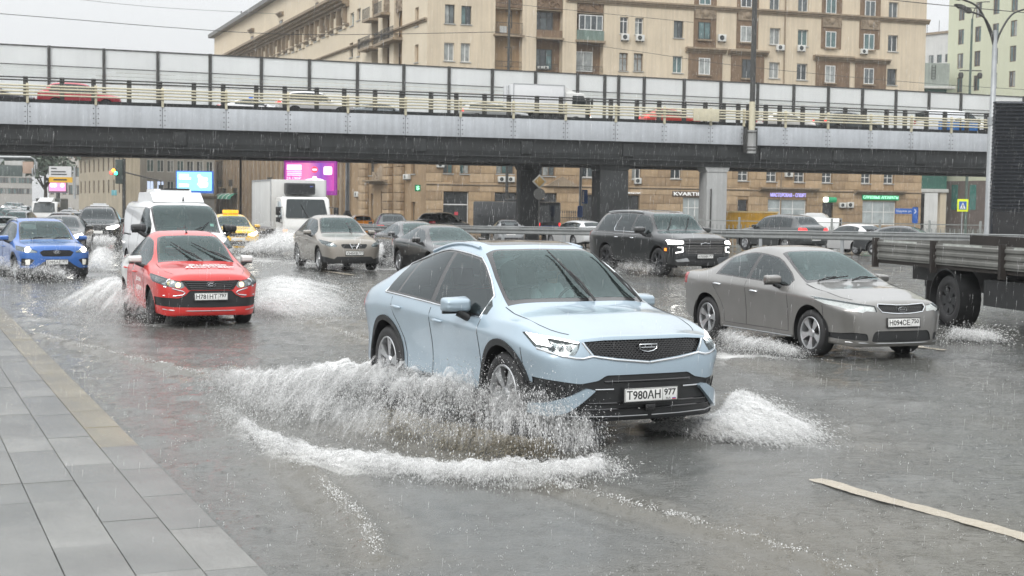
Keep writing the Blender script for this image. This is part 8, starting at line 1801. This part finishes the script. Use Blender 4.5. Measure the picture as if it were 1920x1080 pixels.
person_mesh('trousers', lV, lE, lR, pm('dark trousers', (0.03, 0.03, 0.035)), 1, pt_); head(pt_, (0.02, 0, 1.66)); place_y(pt_, 200, (0, 0, 0), 1095, 425, 76, -0.55)
# ------------------------------------------------------------------ thrown water, rain and haze
DROP = bpy.data.materials.new('thrown water'); DROP.use_nodes = True
def drop_nodes():
    t = DROP.node_tree; t.nodes.clear(); L = t.links.new; o = t.nodes.new('ShaderNodeOutputMaterial'); d = t.nodes.new('ShaderNodeBsdfDiffuse'); d.inputs[0].default_value = (0.985, 0.985, 0.98, 1); tr = t.nodes.new('ShaderNodeBsdfTranslucent'); tr.inputs[0].default_value = (0.985, 0.985, 0.98, 1); tp = t.nodes.new('ShaderNodeBsdfTransparent')
    g = t.nodes.new('ShaderNodeBsdfGlossy'); g.inputs['Roughness'].default_value = 0.15; a = t.nodes.new('ShaderNodeMixShader'); a.inputs[0].default_value = 0.5; L(d.outputs[0], a.inputs[1]); L(tr.outputs[0], a.inputs[2]); b = t.nodes.new('ShaderNodeMixShader'); b.inputs[0].default_value = 0.18; L(a.outputs[0], b.inputs[1]); L(g.outputs[0], b.inputs[2])
    c = t.nodes.new('ShaderNodeMixShader'); c.inputs[0].default_value = 0.0; L(b.outputs[0], c.inputs[1]); L(tp.outputs[0], c.inputs[2]); L(c.outputs[0], o.inputs[0])
drop_nodes()
SILTD = pm('silty water', (0.26, 0.235, 0.18), rough=0.15, var=0.2, vs=6)
OV = np.array([(1,0,0), (-1,0,0), (0,1,0), (0,-1,0), (0,0,1), (0,0,-1)], float); OF = np.array([(0,2,4), (2,1,4), (1,3,4), (3,0,4), (2,0,5), (1,2,5), (3,1,5), (0,3,5)])
TV = np.array([(1.3,0,0), (-0.8,0.9,0.2), (-0.8,-0.5,0.8), (-0.8,-0.4,-0.9)], float); TF = np.array([(0,1,2), (0,2,3), (0,3,1), (1,3,2)])
def drops(name, P, D, r, stretch, fine=False, m=None):
    """one mesh of many drops, each drawn out along the way it flies"""
    n = len(P); D = D/np.maximum(np.linalg.norm(D, axis=1), 1e-6)[:, None]; h = np.where(np.abs(D[:, 2:3]) < 0.9, np.array([[0, 0, 1.0]]), np.array([[1.0, 0, 0]])); U = np.cross(D, h); U /= np.linalg.norm(U, axis=1)[:, None]; W_ = np.cross(D, U); bv, bf = (TV, TF) if fine else (OV, OF)
    V = P[:, None, :] + D[:, None, :]*(bv[None, :, 0:1]*(r*stretch)[:, None, None]) + U[:, None, :]*(bv[None, :, 1:2]*r[:, None, None]) + W_[:, None, :]*(bv[None, :, 2:3]*r[:, None, None])
    Fc = bf[None] + (np.arange(n)*len(bv))[:, None, None]; o = mk(name, np_mesh(name, V.reshape(-1, 3), Fc.reshape(-1, 3), [m or DROP], smooth=True)); return o
def lerp_line(L_, s):
    L_ = np.asarray(L_, float); n = len(L_)-1; k = np.clip((s*n).astype(int), 0, n-1); f = s*n-k; return L_[k]*(1-f)[:, None] + L_[k+1]*f[:, None]
def px3(pts): return np.array([[*at_z(x, y, z)] for x, y, z in pts])
def sheet(n, base, land, apex, rmin, rmax, jit=0.05, tb=(1.0, 1.0), stretch=(1.2, 3.0), clump=0.5, rg=RNG, sdist=None, jz=None, zmul=1.0):
    """drops along the arcs that leave a base line and come down on a landing line"""
    s = rg.random(n) if sdist is None else sdist(rg, n); t = rg.beta(*tb, n)
    # jets: drops gather into fingers
    nf = 60; ph = rg.random(nf); fs = rg.integers(0, nf, n); s = np.clip(np.where(rg.random(n) < clump, ph[fs]+rg.normal(0, 0.006, n), s), 0, 0.9999); pw = 0.55+0.75*rg.random(nf); pf = np.where(rg.random(n) < clump, pw[fs], rg.uniform(0.35, 1.2, n))
    B = lerp_line(base, s); L_ = lerp_line(land, s); A = np.interp(s, np.linspace(0, 1, len(apex)), apex)*pf*zmul
    P = B*(1-t)[:, None] + L_*t[:, None]; P[:, 2] += 4*A*t*(1-t); Dv = (L_-B); Dv[:, 2] += 4*A*(1-2*t)
    J = rg.normal(size=(n, 3))*jit*(0.35+t)[:, None]; J[:, 2] *= 0.6 if jz is None else jz; P = P+J; Dv = Dv+J*2
    r = rmin*(rmax/rmin)**(rg.random(n)**2.4); k = P[:, 2] > -0.01; P = P[k]; P[:, 2] = np.maximum(P[:, 2], 0.0)
    return P, Dv[k], r[k], rg.uniform(*stretch, n)[k]
def merge(*a): return [np.concatenate(x) for x in zip(*a)]
def spray(name, label, parts, fine=False):
    P, D, r, st = merge(*parts); o = drops(name, P, D, r, st, fine); return tag(o, label, 'splash', kind='stuff')
# films of water still holding together, torn into streaks
VEIL = bpy.data.materials.new('water film'); VEIL.use_nodes = True
def veil_nodes():
    t = VEIL.node_tree; t.nodes.clear(); L = t.links.new; N = t.nodes.new; o = N('ShaderNodeOutputMaterial'); d = N('ShaderNodeBsdfDiffuse'); d.inputs[0].default_value = (0.985, 0.985, 0.98, 1); tr = N('ShaderNodeBsdfTranslucent'); tr.inputs[0].default_value = (0.985, 0.985, 0.98, 1); a = N('ShaderNodeMixShader'); a.inputs[0].default_value = 0.5; L(d.outputs[0], a.inputs[1]); L(tr.outputs[0], a.inputs[2]); tp = N('ShaderNodeBsdfTransparent'); mx = N('ShaderNodeMixShader')
    def at(n): q = N('ShaderNodeAttribute'); q.attribute_name = n; return q.outputs['Fac']
    c = N('ShaderNodeCombineXYZ'); L(at('along'), c.inputs[0]); L(at('across'), c.inputs[1]); L(at('layer'), c.inputs[2])
    def noise(sc, det, ro):
        m = N('ShaderNodeMapping'); m.inputs['Scale'].default_value = sc; L(c.outputs[0], m.inputs[0]); n = N('ShaderNodeTexNoise'); n.inputs['Scale'].default_value = 1; n.inputs['Detail'].default_value = det; n.inputs['Roughness'].default_value = ro; L(m.outputs[0], n.inputs['Vector']); return n.outputs[0]
    def mt(op, x, y):
        m = N('ShaderNodeMath'); m.operation = op
        for k, v in enumerate((x, y)):
            if isinstance(v, (int, float)): m.inputs[k].default_value = v
            else: L(v, m.inputs[k])
        return m.outputs[0]
    s_ = mt('ADD', mt('ADD', mt('MULTIPLY', noise((42, 3.2, 5), 6, 0.72), 0.50), mt('MULTIPLY', noise((210, 7, 9), 4, 0.7), 0.36)), mt('MULTIPLY', noise((5, 3, 3), 3, 0.5), 0.22))
    f = N('ShaderNodeMapRange'); L(mt('ADD', s_, mt('SUBTRACT', at('film_amount'), 0.08)), f.inputs[0]); f.inputs[1].default_value = 0.96; f.inputs[2].default_value = 1.34; f.inputs[3].default_value = 0; f.inputs[4].default_value = 0.84
    L(f.outputs[0], mx.inputs[0]); L(tp.outputs[0], mx.inputs[1]); L(a.outputs[0], mx.inputs[2]); L(mx.outputs[0], o.inputs[0])
veil_nodes()
def film(base, land, apex, dens, layers=3, ns=110, ntt=20, jit=0.03, lmul=(0.55, 1.0), amul=(0.7, 1.15), label=None, seed=0, scale=1.0):
    """layered torn films on the arcs between a base line and a landing line; dens = density at start, crest and end"""
    rg = np.random.default_rng(seed); Vs, Fs, A = [], [], {k: [] for k in ('along', 'across', 'layer', 'film_amount')}; off = 0
    for l in range(layers):
        q = l/max(layers-1, 1); lm = lmul[0]+(lmul[1]-lmul[0])*q; am = amul[0]+(amul[1]-amul[0])*rg.random(); s = np.linspace(0, 0.9999, ns); t = np.linspace(0, 1, ntt); S_, T_ = np.meshgrid(s, t, indexing='ij'); sf = S_.ravel(); tf = T_.ravel()
        B = lerp_line(base, sf); L_ = lerp_line(land, sf); L_ = B+(L_-B)*lm; wob = sum(np.sin(sf*f_+rg.random()*6.28)*w_ for f_, w_ in ((23, .5), (57, .35), (131, .25))); Ap = np.interp(sf, np.linspace(0, 1, len(apex)), apex)*am*(1+0.35*wob)
        P = B*(1-tf)[:, None]+L_*tf[:, None]; P[:, 2] += 4*Ap*tf*(1-tf); P += rg.normal(size=P.shape)*jit*0.35; P += (np.sin(sf*71+tf*5+l)*jit)[:, None]*np.array([[0.6, 0.6, 0.5]]); P[:, 2] = np.maximum(P[:, 2], 0.004)
        d = np.interp(tf, [0, 0.45, 0.8, 1], [dens[0], dens[1], dens[2], dens[2]-0.25]) - 0.5*np.clip(0.06-sf, 0, 1)/0.06 - 0.5*np.clip(sf-0.93, 0, 1)/0.07 - 0.28*np.clip(tf-0.9, 0, 1)*10*(1 if dens[2] < 0.4 else 0.6)
        idx = np.arange(ns*ntt).reshape(ns, ntt)+off; Fs.append(np.stack([idx[:-1, :-1], idx[1:, :-1], idx[1:, 1:], idx[:-1, 1:]], -1).reshape(-1, 4)); Vs.append(P); off += ns*ntt
        A['along'].append(sf*scale); A['across'].append(tf); A['layer'].append(np.full(len(sf), l*1.7+seed)); A['film_amount'].append(d)
    o = mk('water_film', np_mesh('water_film', np.concatenate(Vs), np.concatenate(Fs), [VEIL], attrs={k: np.concatenate(v) for k, v in A.items()})); return tag(o, label, 'splash', kind='stuff')
# 1. the ice blue car: curtain off its near wheels
base = px3([(1105, 792, 0.05), (1055, 800, 0.06), (985, 790, 0.06), (935, 765, 0.05), (860, 755, 0.05), (780, 735, 0.05), (715, 700, 0.05), (660, 690, 0.04), (560, 690, 0.02)])
land = px3([(1165, 886, 0), (1090, 898, 0), (1000, 905, 0), (900, 904, 0), (800, 897, 0), (690, 884, 0), (580, 868, 0), (480, 828, 0), (415, 775, 0)])
rim_ = px3([(1120, 845, 0), (1065, 850, 0), (1000, 850, 0), (935, 840, 0), (850, 825, 0), (760, 805, 0), (670, 795, 0), (590, 790, 0), (520, 770, 0)])
ap = [0.17, 0.30, 0.38, 0.36, 0.36, 0.32, 0.24, 0.16, 0.10]
mid = [0.5*(a+b) for a, b in zip(land, rim_)]
A1 = sheet(26000, base, land, ap, 0.0012, 0.0070, 0.05, (0.9, 1.9), (2.0, 6.0), 0.65)
A2 = sheet(48000, base, rim_, [a*0.95 for a in ap], 0.0014, 0.0085, 0.045, (1.2, 1.5), (1.8, 5.0), 0.65)
A3 = sheet(12000, base, land, [a*1.45 for a in ap], 0.0012, 0.0070, 0.09, (1.0, 2.4), (2.0, 5.0), 0.65)
A4 = sheet(30000, np.array(mid)*0.35+land*0.65+np.array([0, 0.02, 0.0]), land+np.array([0.0, -0.24, 0.0]), [0.07, 0.11, 0.12, 0.10, 0.08, 0.07, 0.06, 0.05, 0.05], 0.0012, 0.0062, 0.07, (1.0, 1.0), (1.6, 4.5), 0.55)
film(base, rim_, [a*0.9 for a in ap], (0.60, 0.70, 0.46), layers=6, label='torn film of water standing off the near wheels of the ice blue car', seed=1, lmul=(0.45, 1.1), amul=(0.7, 1.25))
film(np.array(mid)*0.45+land*0.55, land+np.array([0.0, -0.22, 0.0]), [0.08, 0.12, 0.13, 0.11, 0.09, 0.08, 0.07, 0.06, 0.05], (0.46, 0.61, 0.58), layers=5, label='white breaking edge where the curtain of water lands', seed=2, lmul=(0.7, 1.15))
film(base, land, ap, (0.54, 0.50, 0.52), layers=4, label='thin streaked film flung right out to the landing line', seed=3, lmul=(0.9, 1.05))
spray('water_splash', 'curtain of thrown water off the near wheels of the ice blue car', [A1, A2, A3, A4], fine=True)
# silty underside of the curtain
B1 = px3([(1040, 840, 0.10), (985, 830, 0.16), (930, 815, 0.18), (860, 800, 0.18), (780, 780, 0.14), (720, 765, 0.10)]); B2 = px3([(1010, 862, 0.02), (960, 862, 0.02), (900, 858, 0.02), (830, 845, 0.02), (760, 825, 0.02), (700, 810, 0.02)])
P, D, r, st_ = sheet(9000, B1, B2, [0.05]*6, 0.0015, 0.006, 0.06, (1, 1), (3, 7), 0.6); tag(drops('silt_drops', P, D, r, st_, m=SILTD), 'brown silty drops hanging under the big splash', 'splash', kind='stuff')
# wash trailing behind towards the red car
T1 = px3([(660, 695, 0.05), (600, 700, 0.05), (540, 700, 0.04), (480, 700, 0.03), (430, 700, 0.02)]); T2 = px3([(600, 790, 0), (530, 800, 0), (470, 800, 0), (430, 775, 0), (395, 730, 0)])
A5 = sheet(18000, T1, T2, [0.15, 0.15, 0.12, 0.10, 0.08], 0.0014, 0.0085, 0.11, (1.1, 1.1), (1.8, 5.0), 0.55); A6 = sheet(5000, px3([(405, 708, 0.02), (430, 712, 0.02), (455, 718, 0.02)]), px3([(385, 722, 0), (420, 735, 0), (470, 745, 0)]), [0.10, 0.14, 0.08], 0.0015, 0.006, 0.03, (1, 1), (1.2, 3), 0.7)
film(T1, T2, [0.16, 0.16, 0.13, 0.10, 0.08], (0.50, 0.58, 0.54), layers=5, label='streaked wash trailing behind the ice blue car', seed=4)
spray('water_splash', 'trailing wash left of the ice blue car', [A5, A6], fine=True)
# its far front wheel
C1 = px3([(1370, 735, 0.06), (1352, 770, 0.08), (1300, 795, 0.06), (1220, 800, 0.04)]); C2 = px3([(1480, 800, 0), (1560, 836, 0), (1440, 842, 0), (1270, 812, 0)])
film(C1, C2, [0.08, 0.11, 0.08, 0.05], (0.54, 0.66, 0.68), layers=6, label='white fan of water beyond the far front wheel of the ice blue car', seed=5)
spray('water_splash', 'white water fanning from the far front wheel of the ice blue car', [sheet(30000, C1, C2, [0.08, 0.11, 0.08, 0.05], 0.0011, 0.0055, 0.08, (1.3, 1.0), (2.0, 6.0), 0.6)], fine=True)
# 2. red sedan
S1 = px3([(330, 585, 0.06), (300, 575, 0.08), (262, 560, 0.08), (235, 535, 0.06), (215, 520, 0.04)]); S2 = px3([(390, 604, 0), (300, 612, 0), (190, 610, 0), (110, 604, 0), (60, 590, 0)])
film(S1, S2, [0.22, 0.36, 0.36, 0.24, 0.12], (0.54, 0.60, 0.56), layers=6, label='white veil of water beside the red delivery sedan', seed=6, scale=1.5, jit=0.06)
spray('water_splash', 'spray off the near side of the red delivery sedan', [sheet(26000, S1, S2, [0.30, 0.50, 0.48, 0.30, 0.15], 0.0025, 0.0095, 0.14, (1.1, 1.4), (1.1, 2.4), 0.55), sheet(9000, S1, S2, [0.08, 0.15, 0.15, 0.1, 0.06], 0.003, 0.0095, 0.16, (1.8, 0.9), (1.5, 3.5), 0.3)], fine=True)
S3 = px3([(465, 585, 0.05), (480, 560, 0.05), (480, 520, 0.05)]); S4 = px3([(560, 606, 0), (690, 600, 0), (680, 545, 0)])
film(S3, S4, [0.10, 0.16, 0.14], (0.50, 0.57, 0.54), layers=6, label='low veil of water on the far side of the red delivery sedan', seed=7, scale=1.3, jit=0.05)
spray('water_splash', 'low spray on the far side of the red delivery sedan', [sheet(18000, S3, S4, [0.10, 0.16, 0.14], 0.003, 0.0095, 0.2, (1.1, 1.4), (1.1, 2.2), 0.4)], fine=True)
# 3. blue crossover, 4. beige crossover and box truck, 5. black SUV, 6. grey sedan, 7. others
def puff(name, label, b, l, a, n, r0, r1, jit=0.3, tb=(1.1, 1.2)):
    n = int(n*1.3); a = [q*0.8 for q in a]; r0 *= 1.0; r1 *= 0.95; n = int(n*0.5); film(px3(b), px3(l), [q*1.05 for q in a], (0.50, 0.57, 0.52), layers=6, ns=80, ntt=14, jit=jit*0.25, label=label.replace('spray', 'veil of spray', 1) if 'spray' in label and 'veil' not in label else 'film of '+label, seed=int(n) % 97, scale=1.6); return spray(name, label, [sheet(n, px3(b), px3(l), a, r0, r1, jit, tb, (1.3, 3.0), 0.45)], fine=True)
puff('water_splash', 'spray around the front wheels of the bright blue crossover', [(130, 520, 0.05), (80, 512, 0.08), (40, 505, 0.1), (-10, 500, 0.08)], [(140, 532, 0), (60, 532, 0), (-10, 530, 0), (-70, 522, 0)], [0.2, 0.4, 0.45, 0.3], 14000, 0.004, 0.014, 0.15)
puff('water_splash', 'wash to the right of the bright blue crossover', [(165, 510, 0.05), (170, 490, 0.05), (170, 470, 0.05)], [(215, 525, 0), (222, 500, 0), (225, 478, 0)], [0.25, 0.3, 0.25], 8000, 0.005, 0.014, 0.3)
puff('water_splash', 'wide veil of spray round the beige crossover', [(690, 492, 0.05), (640, 488, 0.06), (590, 480, 0.08), (550, 470, 0.08)], [(700, 505, 0), (560, 508, 0), (470, 500, 0), (430, 478, 0)], [0.35, 0.8, 1.0, 0.8], 26000, 0.006, 0.020, 0.45)
puff('water_splash', 'spray hanging between the box truck and the yellow taxi', [(560, 470, 0.1), (510, 470, 0.1), (470, 470, 0.1)], [(540, 485, 0), (480, 488, 0), (435, 482, 0)], [0.35, 0.45, 0.35], 12000, 0.007, 0.022, 0.5)
puff('water_splash', 'spray beside the two dark sedans', [(705, 490, 0.05), (730, 480, 0.06), (750, 470, 0.06)], [(720, 512, 0), (700, 500, 0), (705, 480, 0)], [0.5, 0.7, 0.6], 12000, 0.006, 0.018, 0.4)
puff('water_splash', 'spray behind the front wheel of the large black SUV', [(1240, 512, 0.05), (1215, 505, 0.1), (1170, 495, 0.1), (1140, 488, 0.08)], [(1290, 516, 0), (1220, 522, 0), (1150, 515, 0), (1110, 500, 0)], [0.15, 0.35, 0.4, 0.3], 14000, 0.005, 0.015, 0.2)
puff('water_splash', 'white water at the front wheel of the grey beige sedan', [(1510, 662, 0.04), (1470, 655, 0.06), (1400, 640, 0.06), (1340, 615, 0.05)], [(1500, 678, 0), (1430, 676, 0), (1360, 672, 0), (1340, 645, 0)], [0.06, 0.16, 0.18, 0.12], 15000, 0.0022, 0.008, 0.10)
puff('water_splash', 'spray round the black SUV behind the bright blue crossover', [(215, 455, 0.1), (180, 460, 0.1), (130, 462, 0.1)], [(225, 475, 0), (170, 480, 0), (110, 478, 0)], [0.4, 0.5, 0.4], 9000, 0.008, 0.02, 0.5)
puff('water_splash', 'spray under the flatbed truck', [(1830, 632, 0.05), (1790, 628, 0.08)], [(1920, 648, 0), (1760, 645, 0)], [0.12, 0.15], 5000, 0.003, 0.010, 0.15)
# foam crumbs riding on the crests
def crumbs():
    Ps = []
    for L_, a, w_ in CRESTS[:4]:
        n = 2600; s = RNG.random(n); q = lerp_line(L_, s)+RNG.normal(size=(n, 2))*w_*0.45; f = 0.5+0.5*np.sin(s*41)*np.sin(s*17+2); k = RNG.random(n) < f; q = q[k]; Ps.append(np.column_stack([q, a*0.8*RNG.random(len(q))+0.012]))
    P = np.concatenate(Ps); n = len(P); return tag(drops('foam_crumbs', P, RNG.normal(size=(n, 3)), 0.0018*(3.5**(RNG.random(n)**2)), RNG.uniform(1, 1.8, n)), 'beads of foam along the crests of the wash', 'foam', kind='stuff')
crumbs()
# crowns and beads where rain strikes the water
def rain_hits():
    n = 4000; Y = 6.2+34*RNG.random(n)**1.8; X = (RNG.random(n)*2-1)*0.40*Y; Ps = []; 
    for k in range(4): Ps.append(np.column_stack([X+RNG.normal(0, 0.008, n), Y+RNG.normal(0, 0.008, n), np.abs(RNG.normal(0, 0.014, n))+0.006+np.array([gz(y) for y in Y])]))
    P = np.concatenate(Ps); s = np.array([(p[0]-K0.x)*KN.x+(p[1]-K0.y)*KN.y for p in P]); P = P[s < 0.0]; n = len(P); return tag(drops('rain_beads', P, np.column_stack([RNG.normal(size=(n, 2))*0.3, np.ones(n)]), 0.0010+0.0022*RNG.random(n)**2, RNG.uniform(1, 2.2, n), fine=True), 'beads thrown up where raindrops strike the water', 'rain splash', kind='stuff')
rain_hits()
def rain():
    n = 20000; Y = 6+74*RNG.random(n)**0.8; X = (RNG.random(n)*2-1)*0.42*Y; Z = RNG.random(n)*(2+Y*0.17); P = np.column_stack([X, Y, Z]); D = np.column_stack([-0.06+RNG.normal(0, 0.02, n), RNG.normal(0, 0.02, n), -np.ones(n)])
    return tag(drops('rain', P, D, 0.00036+0.00022*RNG.random(n)+Y*0.000012, RNG.uniform(40, 85, n), fine=True), 'falling rain over the whole street', 'rain', kind='stuff')
rain()
# damp air
hz = bpy.data.materials.new('rain haze'); hz.use_nodes = True; t = hz.node_tree; t.nodes.clear(); o = t.nodes.new('ShaderNodeOutputMaterial'); v = t.nodes.new('ShaderNodeVolumePrincipled'); v.inputs['Color'].default_value = (0.95, 0.96, 0.97, 1); v.inputs['Density'].default_value = HAZE; v.inputs['Anisotropy'].default_value = 0.2; t.links.new(v.outputs[0], o.inputs['Volume'])
MBz = MB().box(-1000, 1000, -60, 1500, -3.2, 48.5); ho = MBz.build('haze', hz, smooth=0); tag(ho, kind='stuff')
